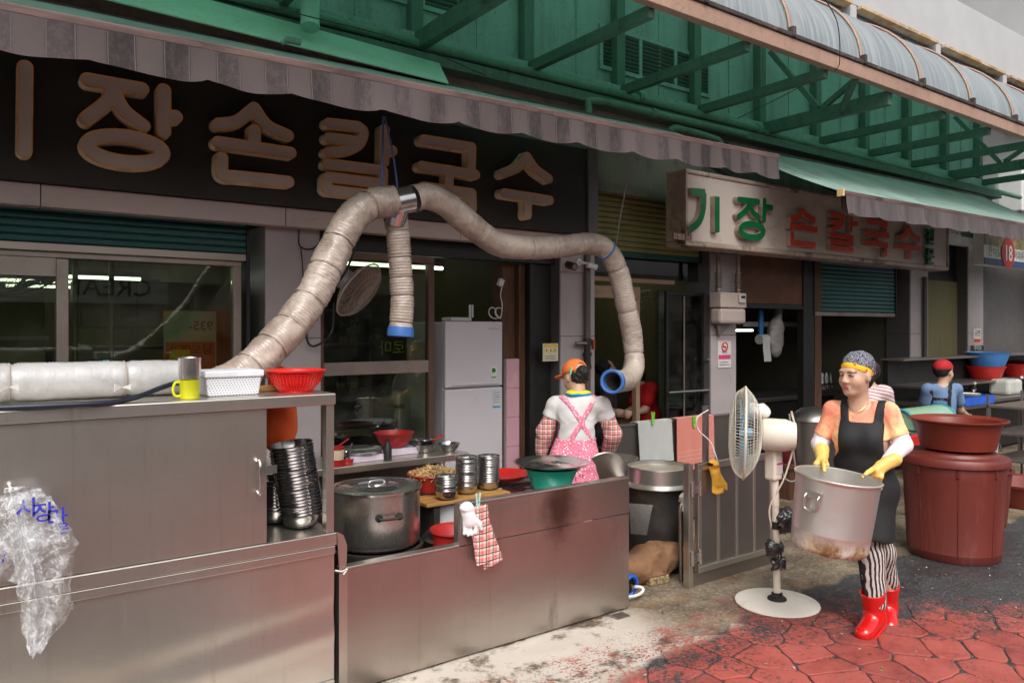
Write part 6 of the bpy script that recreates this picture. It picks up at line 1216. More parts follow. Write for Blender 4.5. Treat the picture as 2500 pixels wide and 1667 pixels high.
# ================================================================ wall fan, cameras, meter
def fan_head(o, C, ax, rad, depth, guard, blade_m, motor_m, wires=56, rings=4, blades=4, bl_len=0.86, motor=(0.07, 0.13), ring_w=0.006):
    ax = Vector(ax).normalized(); u = ax.orthogonal().normalized(); w = ax.cross(u); C = Vector(C)
    pt = lambda r, a, h: C + ax * h + (u * math.cos(a) + w * math.sin(a)) * r
    fg_, bg_ = MB(), MB()
    for j in range(wires):
        a = 2 * math.pi * j / wires
        fg_.tube([pt(r_, a + .25 * (1 - r_ / rad), depth * .55 * math.sqrt(max(0, 1 - (r_ / rad) ** 2.6)) + .004) for r_ in np.linspace(rad * .16, rad, 8)], 0.0015, 4, cap=False)
        bg_.tube([pt(r_, a, -depth * .62 * (1 - (r_ / rad) ** 3) - .004) for r_ in np.linspace(rad * .25, rad, 7)], 0.0015, 4, cap=False)
    for k in range(rings):
        r_ = rad * (.35 + .6 * k / rings); fg_.tube([pt(r_, a, depth * .55 * math.sqrt(max(0, 1 - (r_ / rad) ** 2.6)) + .005) for a in np.linspace(0, 2 * math.pi, 41)[:-1]], 0.0018, 4, closed=True); bg_.tube([pt(r_, a, -depth * .62 * (1 - (r_ / rad) ** 3) - .005) for a in np.linspace(0, 2 * math.pi, 41)[:-1]], 0.0018, 4, closed=True)
    fg_.tube([pt(rad * .16, a, depth * .55) for a in np.linspace(0, 2 * math.pi, 25)[:-1]], 0.004, 6, closed=True)
    fg_.build('front_guard', guard, o); bg_.build('back_guard', guard, o)
    MB().tube([pt(rad, a, 0) for a in np.linspace(0, 2 * math.pi, 57)[:-1]], ring_w, 8, closed=True).build('guard_ring', guard, o, smooth=60)
    MB().tube([pt(0, 0, depth * .50), pt(0, 0, depth * .56)], rad * .15, 20).build('badge', motor_m, o)
    bm_ = MB()
    for k in range(blades):
        a0 = 2 * math.pi * k / blades + .4
        bm_.grid(lambda s, t: pt(rad * (.12 + (bl_len - .12) * t), a0 + (s - .5) * (0.55 + .75 * t), (s - .5) * -.05 + 0.0), 5, 6)
    bm_.build('blades', blade_m, o, smooth=180, solid=0.003); MB().tube([pt(0, 0, -depth * .3), pt(0, 0, depth * .18)], rad * .12, 16).build('hub', blade_m, o, smooth=40)
    mo = MB(); prof = [(0.0001, -depth * .62), (motor[0] * .9, -depth * .62 - .002), (motor[0], -depth * .62 - .012), (motor[0], -depth * .62 - motor[1] * .7), (motor[0] * .82, -depth * .62 - motor[1]), (0.0001, -depth * .62 - motor[1] - .006)]; n = 24; vs = [pt(r_, 2 * math.pi * j / n, h) for r_, h in prof for j in range(n)]
    mo.add(vs, [(i * n + j, i * n + (j + 1) % n, (i + 1) * n + (j + 1) % n, (i + 1) * n + j) for i in range(len(prof) - 1) for j in range(n)]).build('motor', motor_m, o, smooth=45)
    return pt
cr = pmat('cream_enamel', rgb(216, 206, 190), 0.4, 0, 0.05, 3, rgb(170, 146, 116), 0.22, 5); tan_w = pmat('tan_wire', rgb(170, 154, 142), 0.45)
wf = thing('wall_fan', 'tilted tan wire wall fan mounted beside the stone pillar', 'fan', atY(860, 700, 4.72)); Cw = atY(876, 708, 4.66); axw = (RGT * 0.80 - Vector((0, 0, 0.58)) - FWD * 0.20)
fan_head(wf, Cw, axw, 0.205, 0.11, tan_w, pmat('fan_blade_brown', rgb(120, 96, 84), 0.4), pmat('grey_motor', rgb(140, 132, 136), 0.4), 52, 3)
MB().bar(Cw - Vector(axw).normalized() * .14, (1.97, 4.86, Cw.z + .02), 0.04, 0.04).build('bracket', pmat('grey_bracket', rgb(120, 112, 112), 0.5), wf, bevel=0.006); MB().box((1.90, 4.862, Cw.z - .14), (1.958, 4.898, Cw.z + .05)).build('wall_plate', cr, wf, bevel=0.006)
f3 = thing('wall_fan', 'pale wire wall fan hanging inside the yellow dining room', 'fan', atY(1590, 745, 5.9)); fan_head(f3, atY(1588, 748, 5.9), (-.75, -.35, -.5), 0.20, 0.10, cr, cr, cr, 44, 3)
MB().bar(atY(1588, 748, 5.9) + Vector((.1, .05, .08)), atY(1612, 725, 6.0), 0.03, 0.03).build('bracket', cr, f3)
f4 = thing('ceiling_fan', 'shiny wire fan just inside the left pane of the wide window', 'fan', atY(60, 670, 5.6)); fan_head(f4, atY(62, 672, 5.6), (.3, -.4, -.85), 0.24, 0.11, M['steel_clean'], M['steel_clean'], M['steel_dark'], 50, 4); MB().tube([atY(62, 672, 5.6) + Vector((0, .05, .12)), atY(62, 672, 5.6) + Vector((0, .1, .62))], 0.012, 8).build('rod', M['steel_dark'], f4)
cm = thing('cctv_camera', 'pair of small security cameras on a white plate atop the pillar', 'camera', atY(1400, 640, 4.88)); p = atY(1398, 640, 4.895)
MB().box((p.x - .14, 4.880, p.z - .085), (p.x + .14, 4.898, p.z + .075)).build('plate', M['stone'], cm, bevel=0.004)
c1 = atY(1394, 648, 4.82); MB().tube([c1 + Vector((0.01, .05, .01)), c1 + Vector((-.005, -.05, -.015))], 0.032, 20).build('camera_body', M['black'], cm, smooth=40); MB().tube([c1 + Vector((-.005, -.051, -.015)), c1 + Vector((-.006, -.056, -.0165))], 0.022, 16).build('lens', M['steel_dark'], cm)
c2_ = atY(1415, 640, 4.85); MB().tube([c2_ + Vector((0, .04, 0)), c2_], 0.03, 16).build('mount', wp, cm, smooth=40); c3_ = atY(1440, 650, 4.80); MB().tube([c2_, c3_ + Vector((-.02, 0, .02))], 0.012, 8).build('arm', wp, cm); MB().tube([c3_ + Vector((-.03, 0, .012)), c3_ + Vector((.05, -.03, -.012))], 0.026, 18).build('camera_body', wp, cm, smooth=40)
gpx = XatY(1434, 4.86); gpz = 2.35; gas = thing('gas_riser', 'grey gas riser pipe with a valve running down the pillar', 'pipe', (gpx, 4.86, 0.9))
MB().tube([(gpx, 4.86, 1.62), (gpx, 4.86, gpz)], 0.028, 14).build('riser', pmat('grey_pipe', rgb(92, 84, 82), 0.5, 0.2), gas, smooth=50); MB().tube([(gpx, 4.86, 0.9), (gpx, 4.86, 1.36)], 0.028, 14).build('riser', pmat('grey_pipe_b', rgb(92, 84, 82), 0.5, 0.2), gas, smooth=50)
for z0, z1, r_ in ((1.36, 1.40, .036), (1.40, 1.47, .030), (1.47, 1.50, .038), (1.50, 1.56, .028), (1.56, 1.62, .036)): MB().tube([(gpx, 4.86, z0), (gpx, 4.86, z1)], r_, 14).build('fitting', M['black_iron'], gas, smooth=40)
zv = atY(1434, 838, 4.86).z; MB().tube([(gpx - .14, 4.85, zv), (gpx - .02, 4.85, zv)], 0.016, 10).build('branch', M['steel_dark'], gas, smooth=50); MB().box((gpx + .035, 4.82, zv - .05), (gpx + .055, 4.85, zv + .03)).build('valve_handle', pmat('rust_red', rgb(150, 70, 50), 0.6), gas, bevel=0.003)
gm = thing('gas_meter', 'cream gas meter with two coiled inlet pipes on the pillar', 'meter', atY(1783, 790, 4.78)); a, b = atY(1752, 790, 4.78), atY(1815, 716, 4.78)
mc = pmat('grey_cream_meter', rgb(176, 160, 152), 0.5, 0, 0.06, 3, rgb(130, 108, 96), 0.3)
MB().box((a.x, 4.74, (a.z + b.z) / 2 + .003), (b.x, 4.885, b.z)).build('upper_case', mc, gm, bevel=0.012); MB().box((a.x, 4.742, a.z), (b.x, 4.883, (a.z + b.z) / 2)).build('lower_case', mc, gm, bevel=0.03)
dxm = b.x - .14; MB().box((dxm, 4.715, b.z - .10), (dxm + .10, 4.739, b.z - .01)).build('dial', pmat('meter_dial', rgb(190, 180, 178), 0.4), gm, bevel=0.008); MB().box((dxm + .02, 4.711, b.z - .055), (dxm + .08, 4.7145, b.z - .03)).build('counter_window', M['black'], gm)
for t in (0.12, 0.88):
    x = a.x + (b.x - a.x) * t; MB().tube([(x, 4.81, b.z), (x, 4.81, b.z + .42)], 0.022, 12).build('inlet_pipe', pmat('inlet_%d' % int(t * 100), rgb(140, 122, 112), 0.5, 0.2), gm, smooth=50)
    MB().tube([(x + .032 * math.cos(s), 4.81 + .032 * math.sin(s), b.z + .01 + s * .0045) for s in np.linspace(0, 44, 130)], 0.006, 5).build('coil', M['dull_frame'], gm, smooth=60)
MB().box((a.x + .02, 4.80, b.z + .38), (b.x + .05, 4.89, b.z + .41)).build('bracket', M['dull_frame'], gm); MB().add([(a.x + .08, 4.86, a.z), (a.x + .30, 4.86, a.z), (a.x + .12, 4.86, a.z - .13)], [(0, 1, 2)]).build('support', M['dull_frame'], gm, solid=0.01)
# sagging lamp bundle under the grey awning, paper roll and bag
hx = atY(2085, 505, 3.75)
def lamp_fn(P): return smin(s_ell(P, (hx.x, 3.78, hx.z), (0.10, 0.08, 0.06)), s_cap(P, (hx.x - .06, 3.78, hx.z + .06), (hx.x + .1, 3.75, hx.z + .02), 0.05, 0.06), 0.04) + 0.010 * nz(P, 34, 4)
lmp = thing('flood_lamp', 'flood lamp wrapped in dark plastic under the grey awning corner', 'lamp', (hx.x, 3.78, hx.z)); sdf_obj('wrap', lamp_fn, (hx.x - .22, 3.64, hx.z - .12), (hx.x + .24, 3.92, hx.z + .16), 0.010, pmat('dark_wrap', rgb(84, 76, 76), 0.35, 0, 0.2, 8, bump=0.6, bscale=30), lmp)
MB().box((hx.x - .10, 3.68, hx.z - .09), (hx.x + .06, 3.74, hx.z - .02), rot=Matrix.Rotation(R(18), 3, 'X')).build('lens', pmat('lamp_glass', rgb(176, 156, 128), 0.2), lmp, bevel=0.006); MB().bar((hx.x, 3.82, hx.z + .05), (hx.x + .02, 3.95, hx.z + .22), 0.02, 0.02).build('arm', M['black_iron'], lmp)
rp = atY(1862, 828, 5.3); rl = thing('paper_roll', 'white paper towel roll hanging in the wide dark bay', 'roll', rp); MB().tube([rp + Vector((-.07, 0, 0)), rp + Vector((.07, 0, 0))], 0.055, 24).build('roll', wp, rl, smooth=40); MB().grid(lambda u, v: (rp.x - .06 + .13 * u, 5.245 + .008 * math.sin(v * 5), rp.z - .25 * v), 4, 8).build('sheet', wp, rl, smooth=180, solid=0.002)
MB().box((rp.x - .02, 5.32, rp.z + .05), (rp.x + .05, 5.35, rp.z + .33)).build('holder', pmat('blue_holder', rgb(60, 130, 190), 0.4), rl, bevel=0.01)
hb = atY(1897, 800, 5.3)
tag(sdf_obj('plastic_bag', lambda P: smin(s_ell(P, (hb.x, 5.32, hb.z - .12), (0.13, 0.07, 0.22)), s_cap(P, (hb.x, 5.32, hb.z), (hb.x + .08, 5.32, hb.z + .25), 0.08, 0.03), 0.06) + 0.014 * nz(P, 24, 6), (hb.x - .22, 5.20, hb.z - .42), (hb.x + .24, 5.44, hb.z + .34), 0.014, pmat('frosted_bag', rgb(170, 164, 160), 0.3, 0, 0.15, 8, bump=0.7, bscale=24)), 'frosted plastic bag of cups hung beside the paper roll', 'bag')

# ================================================================ standing fan
FB = atZ(1897, 1474, 0.0); sf = thing('standing_fan', 'tall cream standing fan with a round rusty base', 'fan', FB)
MB().lathe([(0.245, 0), (0.252, .006), (0.250, .016), (0.215, .026), (0.06, .030), (0.0001, .031)], 56, FB).build('base', pmat('chipped_cream_base', rgb(226, 218, 206), 0.4, 0, 0.03, 3, rgb(120, 84, 52), 0.25, 9, 0.05, 60), sf, smooth=40)
MB().lathe([(0.254, .001), (0.2535, .010), (0.2525, .0102)], 56, FB, caps=False).build('rust_rim', pmat('base_rust', rgb(130, 88, 58), 0.8, 0, 0.4, 20), sf, smooth=60)
MB().lathe([(0.058, .031), (0.056, .042), (0.035, .055), (0.033, .07), (0.0001, .07)], 28, FB).build('foot_ring', M['black'], sf, smooth=40)
zc = lambda py: H_CAM - (py - HOR_PX) / F_PX * FWD.dot(FB)
pc2 = lambda py, dx=0: Vector((FB.x, FB.y, zc(py))) + RGT * (dx / F_PX * FWD.dot(FB))
MB().tube([pc2(1445), pc2(1235, -4)], 0.021, 20).build('pole', cr, sf, smooth=50); MB().tube([pc2(1290, -3), pc2(1272, -3)], 0.026, 20).build('clamp', M['black'], sf, smooth=40); MB().tube([pc2(1234, -4), pc2(1165, -6)], 0.024, 20).build('inner_pole', cr, sf, smooth=50)
MB().box(tuple(pc2(1170, -6) + Vector((-.045, -.035, 0))), tuple(pc2(1095, -12) + Vector((.045, .035, 0)))).build('control_box', cr, sf, bevel=0.012); c = pc2(1120, -8) + Vector((0, 0, 0)); MB().bar(pc2(1095, -12), pc2(1050, -18), 0.05, 0.06).build('neck', M['dull_frame'], sf, bevel=0.006)
lb_ = pc2(1150, -6); MB().box((lb_.x - .03, lb_.y - .0375, lb_.z - .01), (lb_.x + .03, lb_.y - .0352, lb_.z + .06)).build('label', pmat('fan_label', rgb(206, 190, 190), 0.5), sf); MB().box((lb_.x - .03, lb_.y - .0385, lb_.z + .045), (lb_.x + .03, lb_.y - .0376, lb_.z + .058)).build('label_band', pinkp, sf)
HC = pc2(1056, -80); axf = (-RGT * 0.94 + FWD * 0.26 + Vector((0, 0, 0.03)))
fan_head(sf, HC, axf, 0.282, 0.16, pmat('ivory_wire', rgb(214, 206, 190), 0.4), pmat('pale_blue_blade', rgb(130, 168, 190), 0.35), cr, 84, 5, 3, 0.88, motor=(0.098, 0.20), ring_w=0.008)
cw = [pc2(1000, 5) + Vector((-.02, -.1, 0)), pc2(1060, 10) + Vector((0, -.1, 0)), pc2(1160, -2) + Vector((0, -.06, 0)), pc2(1240, -18), pc2(1310, -6)]
MB().tube(smooth_path(cw, 8), 0.006, 6).build('cord', cr, sf, smooth=60); cw2 = [pc2(1010, 30), pc2(1100, 40), pc2(1170, 45), pc2(1160, 15), pc2(1085, 12)]; MB().tube(smooth_path(cw2, 8), 0.005, 6).build('cord', pmat('grey_cord_b', rgb(150, 148, 146), 0.5), sf, smooth=60)
bgc = pc2(1003, -48)
tag(sdf_obj('plastic_bag', lambda P: s_ell(P, tuple(bgc), (0.085, 0.07, 0.050)) + 0.012 * nz(P, 40, 2), tuple(bgc - Vector((.14, .14, .1))), tuple(bgc + Vector((.14, .14, .1))), 0.008, pmat('white_film', rgb(222, 218, 212), 0.25, 0, 0.08, 8, bump=0.7, bscale=40)), 'crumpled white plastic bag tucked behind the standing fan motor', 'bag')
kb = [pc2(1335, -10), pc2(1270, 22), pc2(1375, 4)]; blkbag = pmat('black_film', (0.018, 0.018, 0.02, 1), 0.22, 0, 0.2, 8, bump=0.9, bscale=45, spec=0.8)
def knot(P): 
    d = s_ell(P, tuple(kb[0] + Vector((0, -.01, -.01))), (0.065, 0.05, 0.055)); d = smin(d, s_ell(P, tuple(kb[1]), (0.075, 0.05, 0.085)), 0.02); d = smin(d, s_ell(P, tuple(kb[2]), (0.055, 0.04, 0.045)), 0.02); return d + 0.016 * nz(P, 46, 3) + 0.008 * nz(P, 95, 7)
tag(sdf_obj('bin_bag', knot, tuple(kb[0] + Vector((-.2, -.2, -.2))), tuple(kb[0] + Vector((.24, .24, .3))), 0.008, blkbag), 'knotted black plastic bag tied round the fan pole', 'bag')

# ================================================================ red barrels and wash-up area
terra = pmat('terracotta_plastic', rgb(106, 44, 36), 0.42, 0, 0.14, 2.5, rgb(122, 72, 62), 0.40, 6, 0.08, 60, stretch=(2, 2, 0.35)); terra2 = pmat('terracotta_basin_plastic', rgb(120, 46, 33), 0.38, 0, 0.12, 2.5, rgb(112, 44, 34), 0.3, 3, 0.06, 60)
bc = atZ(2328, 1352, 0.0); RB = 0.33
bl_ = thing('plastic_barrel', 'big terracotta plastic barrel with a domed lid', 'barrel', bc)
MB().lathe([(RB * .90, 0), (RB * .93, .012), (RB * .945, .06), (RB * .95, .065), (RB * .945, .07), (RB * 1.03, .60), (RB * 1.06, .70), (RB * 1.04, .72), (0.0001, .72)], 64, bc).build('body', terra, bl_, smooth=35)
for a in np.linspace(0, 2 * math.pi, 9)[:-1]:
    c_, s_ = math.cos(a + .5), math.sin(a + .5); MB().tube([(bc.x + RB * .945 * c_, bc.y + RB * .945 * s_, 0.05), (bc.x + RB * 1.035 * c_, bc.y + RB * 1.035 * s_, 0.66)], 0.004, 5).build('mould_seam', terra, bl_); MB().box((bc.x + RB * 1.04 * c_ - .012, bc.y + RB * 1.04 * s_ - .012, .63), (bc.x + RB * 1.04 * c_ + .012, bc.y + RB * 1.04 * s_ + .012, .70)).build('lug', terra, bl_, bevel=0.003)
MB().lathe([(RB * 1.10, .695), (RB * 1.12, .70), (RB * 1.12, .735), (RB * 1.08, .755), (RB * .9, .765), (RB * .86, .785), (0.0001, .80)], 64, bc).build('lid', terra, bl_, smooth=35)
bq = Vector((bc.x + .02, bc.y - .02, .802)); bas = thing('plastic_basin', 'wide terracotta basin standing on the barrel lid', 'basin', bq)
MB().lathe([(0.235, 0), (0.25, .006), (0.285, .16), (0.300, .20), (0.332, .212), (0.334, .222), (0.325, .224), (0.288, .205), (0.27, .16), (0.235, .014), (0.0001, .012)], 60, bq).build('basin', terra2, bas, smooth=35)
b2 = atZ(2405, 1300, 0.0) + Vector((0.30, .18, 0)); solo(MB().lathe([(0.20, 0), (0.215, .015), (0.255, .46), (0.272, .465), (0.272, .49), (0.25, .485), (0.21, .03), (0.0001, .02)], 48, b2), 'plastic_barrel', terra, 'smaller terracotta tub behind the big lidded barrel', 'barrel', b2, smooth=35)
wbk = Vector((b2.x + .02, b2.y + .02, .2)); wk = thing('plastic_bucket', 'white plastic bucket with a wire handle inside the smaller tub', 'bucket', wbk); MB().lathe([(0.14, 0), (0.17, .60), (0.178, .605), (0.178, .63), (0.165, .63), (0.135, .02), (0.0001, .015)], 40, wbk).build('pail', pmat('white_pail', rgb(206, 202, 200), 0.4), wk, smooth=40)
ha = [wbk + Vector((.175 * math.cos(a), .175 * math.sin(a), .56 - .12 * math.sin((a + 1.9) / 2.2 * math.pi))) - Vector((0, .012, 0)) for a in np.linspace(-1.9, .3, 12)]; MB().tube(ha, 0.005, 6).build('handle', M['steel_clean'], wk, smooth=60)
b3 = atZ(2480, 1255, 0.0) + Vector((.55, .1, 0)); solo(MB().lathe([(0.30, 0), (0.32, .01), (0.38, .20), (0.40, .205), (0.40, .225), (0.37, .21), (0.31, .02), (0.0001, .015)], 48, b3), 'plastic_basin', terra2, 'low terracotta basin on the ground beyond the barrels', 'basin', b3, smooth=35)
# sink counter
sk = thing('sink_counter', 'long steel wash-up counter with a splash back before the far pillar', 'sink', (10.0, 4.3, 0)); kx0 = XatY(2262, 4.25)
MB().box((kx0, 4.05, 0.80), (15, 4.75, 0.84)).build('top', M['steel_dark'], sk, bevel=0.004); MB().box((kx0, 4.70, 0.84), (15, 4.76, 1.32)).build('splash_back', M['black'], sk); MB().box((kx0, 4.30, 1.005), (15, 4.70, 1.03)).build('shelf', M['steel_dark'], sk); MB().box((kx0 - .02, 4.5, 1.321), (15, 4.78, 1.345)).build('ledge', M['dull_frame'], sk, bevel=0.003)
for x in (kx0 + .05, 11.2, 13.2): MB().box((x, 4.1, 0), (x + .05, 4.15, .80)).build('leg', M['steel_dark'], sk)
MB().box((kx0 + .1, 4.62, 0.05), (14.8, 4.66, 0.79)).build('back_sheet', M['black'], sk)
def basin_at(px, py, Y, r, h, mat, label, name='plastic_basin'):
    p = atY(px, py, Y); return solo(MB().lathe([(r * .68, 0), (r * .72, .006), (r * .93, h * .8), (r * 1.0, h * .96), (r * 1.03, h), (r * .98, h + .002), (r * .88, h * .8), (r * .66, .012), (0.0001, .010)], 40, p), name, mat, label, 'basin', p, smooth=38)
pz = atY(2405, 912, 4.58).z; dzz = 1.191 - pz
basin_at(2407, 913, 4.50, 0.235, 0.17, pmat('scarlet_plastic', rgb(196, 34, 28), 0.4), 'scarlet basin on the sink shelf under the blue basin').location.z = 1.031
pbb = basin_at(2411, 888, 4.50, 0.27, 0.19, pmat('sky_blue_plastic', rgb(70, 134, 200), 0.38), 'sky blue basin stacked on the scarlet basin'); pbb.location.z = 1.031 + .165
basin_at(2492, 915, 4.45, 0.26, 0.18, pmat('scarlet_plastic_b', rgb(186, 30, 26), 0.4), 'scarlet basin under the black tray on the sink shelf').location.z = 1.031
bt_ = atY(2492, 880, 4.5); solo(MB().lathe([(0.24, 0), (0.26, .004), (0.33, .03), (0.335, .036), (0.26, .012), (0.0001, .010)], 40, (bt_.x, 4.45, 1.213)), 'black_tray', M['black'], 'black round tray lying on the scarlet basin', 'tray', (bt_.x, 4.45, 1.213), smooth=38)
tbx = atY(2440, 1005, 4.35); solo(MB().box((tbx.x - .22, 4.15, .841), (tbx.x + .22, 4.4, 1.04)), 'plastic_tub', pmat('grey_white_tub', rgb(186, 186, 178), 0.4), 'grey white rectangular tub beside the sink taps', 'tub', (tbx.x, 4.35, .841), bevel=0.04)
def tap(px, py, Y, label):
    p = atY(px, py, Y); o = thing('tap', label, 'tap', (p.x, Y, .841)); MB().tube(smooth_path([(p.x, Y, .841), (p.x, Y, p.z - .02), (p.x - .06, Y - .05, p.z + .03), (p.x - .30, Y - .15, p.z + .10)], 6), 0.018, 10).build('spout', M['steel_clean'], o, smooth=60); MB().lathe([(0.03, -.03), (0.045, 0), (0.03, .04), (0.0001, .05)], 16, (p.x, Y, p.z)).build('knob', M['steel_clean'], o, smooth=40)
tap(2375, 950, 4.45, 'chrome swivel tap beside the blue shirted worker'); tap(2487, 935, 4.4, 'chrome tap beside the grey white tub')
bkt = atY(2360, 1010, 4.0); o = thing('dish_basket', 'blue plastic dish basket at the sink edge', 'basket', (bkt.x, 4.0, .842))
MB().box((bkt.x - .38, 3.85, .842), (bkt.x + .36, 4.2, .852)).build('floor', pmat('blue_mesh', rgb(40, 90, 190), 0.4), o)
for lo_, hi_ in (((bkt.x - .38, 3.85, .853), (bkt.x + .36, 3.862, .93)), ((bkt.x - .38, 4.188, .853), (bkt.x + .36, 4.2, .93)), ((bkt.x - .38, 3.863, .853), (bkt.x - .368, 4.187, .93)), ((bkt.x + .348, 3.863, .853), (bkt.x + .36, 4.187, .93))): MB().box(lo_, hi_).build('side', pmat('blue_mesh_s', rgb(40, 90, 190), 0.4), o)
sup = thing('basket_stand', 'dark stand under the blue dish basket', 'stand', (bkt.x, 4.0, 0)); MB().box((bkt.x - .38, 3.86, .80), (bkt.x + .36, 4.04, .841)).build('top', M['steel_dark'], sup)
for x in (bkt.x - .35, bkt.x + .3): MB().box((x, 3.88, 0), (x + .04, 3.92, .80)).build('leg', M['steel_dark'], sup)
for i in range(3): solo(MB().lathe([(0.05, 0), (0.10, .03), (0.105, .034), (0.05, .008), (0.0001, .006)], 28, (bkt.x + .05, 3.98, .90 + i * .012)), 'bowl', pm, 'white bowl in the stack in the blue dish basket', 'bowl', (bkt.x + .05, 3.98, .90 + i * .012), 'white bowls in the blue basket', smooth=40)
# green dome dish cover
dc0, dc1 = atY(2205, 1010, 3.55), atY(2318, 1010, 3.55); zd = atY(2260, 1015, 3.55).z; dcv = thing('dish_cover', 'translucent green half round dish cover with teal rims', 'cover', ((dc0.x + dc1.x) / 2, 3.55, zd - .1))
teal = pmat('teal_rim', rgb(30, 130, 150), 0.4); k = NT('pale_green_film'); k.b.inputs['Base Color'].default_value = rgb(150, 190, 160); k.b.inputs['Roughness'].default_value = 0.3; k.b.inputs['Alpha'].default_value = 0.75; film = k.m
xa, xb_ = dc0.x + .05, dc1.x - .05; rd = .17; yc_ = 3.62; zq = zd - .10
MB().grid(lambda u, v: (xa + (xb_ - xa) * u, yc_ - rd * math.cos(v * math.pi), zq + rd * 1.05 * math.sin(v * math.pi)), 8, 20).build('shell', film, dcv, smooth=180)
for x in (xa, xb_): MB().tube([(x, yc_ - rd * math.cos(t), zq + rd * 1.05 * math.sin(t)) for t in np.linspace(0, math.pi, 20)], 0.014, 8).build('rim', teal, dcv, smooth=60)
MB().add([(xa, yc_ - rd * math.cos(t), zq + rd * 1.05 * math.sin(t)) for t in np.linspace(0, math.pi, 20)], [tuple(range(20))]).build('end_film', film, dcv)
tbl = thing('side_table', 'small wash-up table under the green dish cover', 'table', ((xa + xb_) / 2, 3.62, 0)); MB().box((xa - .15, 3.42, zq - .05), (xb_ + .1, 3.85, zq - .016)).build('top', M['steel_dark'], tbl, bevel=0.003)
for x in (xa - .12, xb_ + .04):
    for y in (3.46, 3.80): MB().box((x, y, 0), (x + .03, y + .03, zq - .05)).build('leg', M['steel_dark'], tbl)
rbk = atY(2215, 1038, 3.44); solo(MB().box((rbk.x - .08, 3.36, zq - .18 + .02), (rbk.x + .1, 3.415, zq - .02)), 'red_basket', pmat('red_mesh', rgb(196, 36, 30), 0.45), 'small red plastic basket hooked on the wash-up table', 'basket', (rbk.x, 3.39, zq - .16), bevel=0.006)
wsh = thing('wire_shelf', 'grey wire dish shelf at the far end of the wash-up area', 'shelf', (9.2, 3.3, 0)); x0w = XatY(2472, 3.35)
for z in (.30, .58, .86): MB().box((x0w, 3.2, z), (x0w + .9, 3.6, z + .02)).build('shelf_board', M['dull_frame'], wsh)
for x in (x0w, x0w + .88):
    for y in (3.2, 3.58): MB().box((x, y, 0), (x + .02, y + .02, 1.0)).build('post', M['dull_frame'], wsh)
# clutter behind the carrier: dark drain cover, red pail
p = atZ(1918, 1240, 0.0); rp2 = Vector((XatY(1925, 4.6), 4.6, 0)); solo(MB().lathe([(0.13, 0), (0.14, .01), (0.18, .26), (0.19, .265), (0.185, .28), (0.165, .26), (0.0001, .02)], 32, (rp2.x, 4.6, 0.35)), 'plastic_bucket', pmat('maroon_pail', rgb(110, 30, 40), 0.5), 'maroon bucket in the shade behind the standing fan', 'bucket', (rp2.x, 4.6, 0.35), smooth=40)
s3 = thing('low_stand', 'dark crate stand under the maroon bucket', 'stand', (rp2.x, 4.6, 0)); MB().box((rp2.x - .2, 4.45, 0.31), (rp2.x + .2, 4.8, 0.349)).build('top', M['wood_dark'], s3); MB().box((rp2.x - .18, 4.47, 0), (rp2.x + .18, 4.78, .309)).build('body', M['wood_dark'], s3)
p = Vector((XatY(1985, 4.4), 4.4, 0)); bb = thing('steel_bin', 'grey steel bin behind the pot carrier', 'bin', p); MB().lathe([(0.20, 0), (0.21, .02), (0.22, .78), (0.235, .785), (0.23, .81), (0.12, .90), (0.0001, .92)], 36, p).build('body', M['steel_dark'], bb, smooth=40)
dpx = XatY(2258, 4.86); solo(MB().tube([(dpx, 4.86, 0.4), (dpx, 4.86, 2.38)], 0.03, 12), 'drain_pipe', pmat('dark_downpipe', rgb(62, 56, 54), 0.5), 'dark downpipe on the pillar at the end of the white sign', 'pipe', (dpx, 4.86, 0.4), smooth=50)
# far right: neighbouring white block with an air conditioner
fb = thing('pale_building', 'pale white building with windows beyond the canopy end', 'building', (15.5, 6, 0)); MB().box((14.6, 5.3, 0), (24, 12, 12)).build('wall', M['white_wall'], fb)
for i in range(3):
    for z in (3.6, 5.6, 7.6):
        w_ = MB().box((14.9 + i * 2.4, 5.27, z), (16.2 + i * 2.4, 5.298, z + 1.1)).build('window', pmat('pale_pane_%d_%d' % (i, z), rgb(120, 150, 140), 0.2), fb); frame_rect(MB(), 14.85 + i * 2.4, 16.25 + i * 2.4, z - .05, z + 1.15, 5.24, 5.269, 0.06).build('frame', wp, w_)
ac = thing('air_conditioner', 'white air conditioner unit on the pale building', 'air conditioner', (14.3, 4.9, 3.6)); MB().box((13.4, 4.9, 3.55), (14.3, 5.25, 4.2)).build('case', wp, ac, bevel=0.02); MB().tube([(13.75, 4.885, 3.88), (13.75, 4.899, 3.88)], 0.26, 28).build('grille', M['dull_frame'], ac); MB().box((13.5, 4.95, 3.45), (14.58, 5.05, 3.5485)).build('bracket', M['dull_frame'], ac)
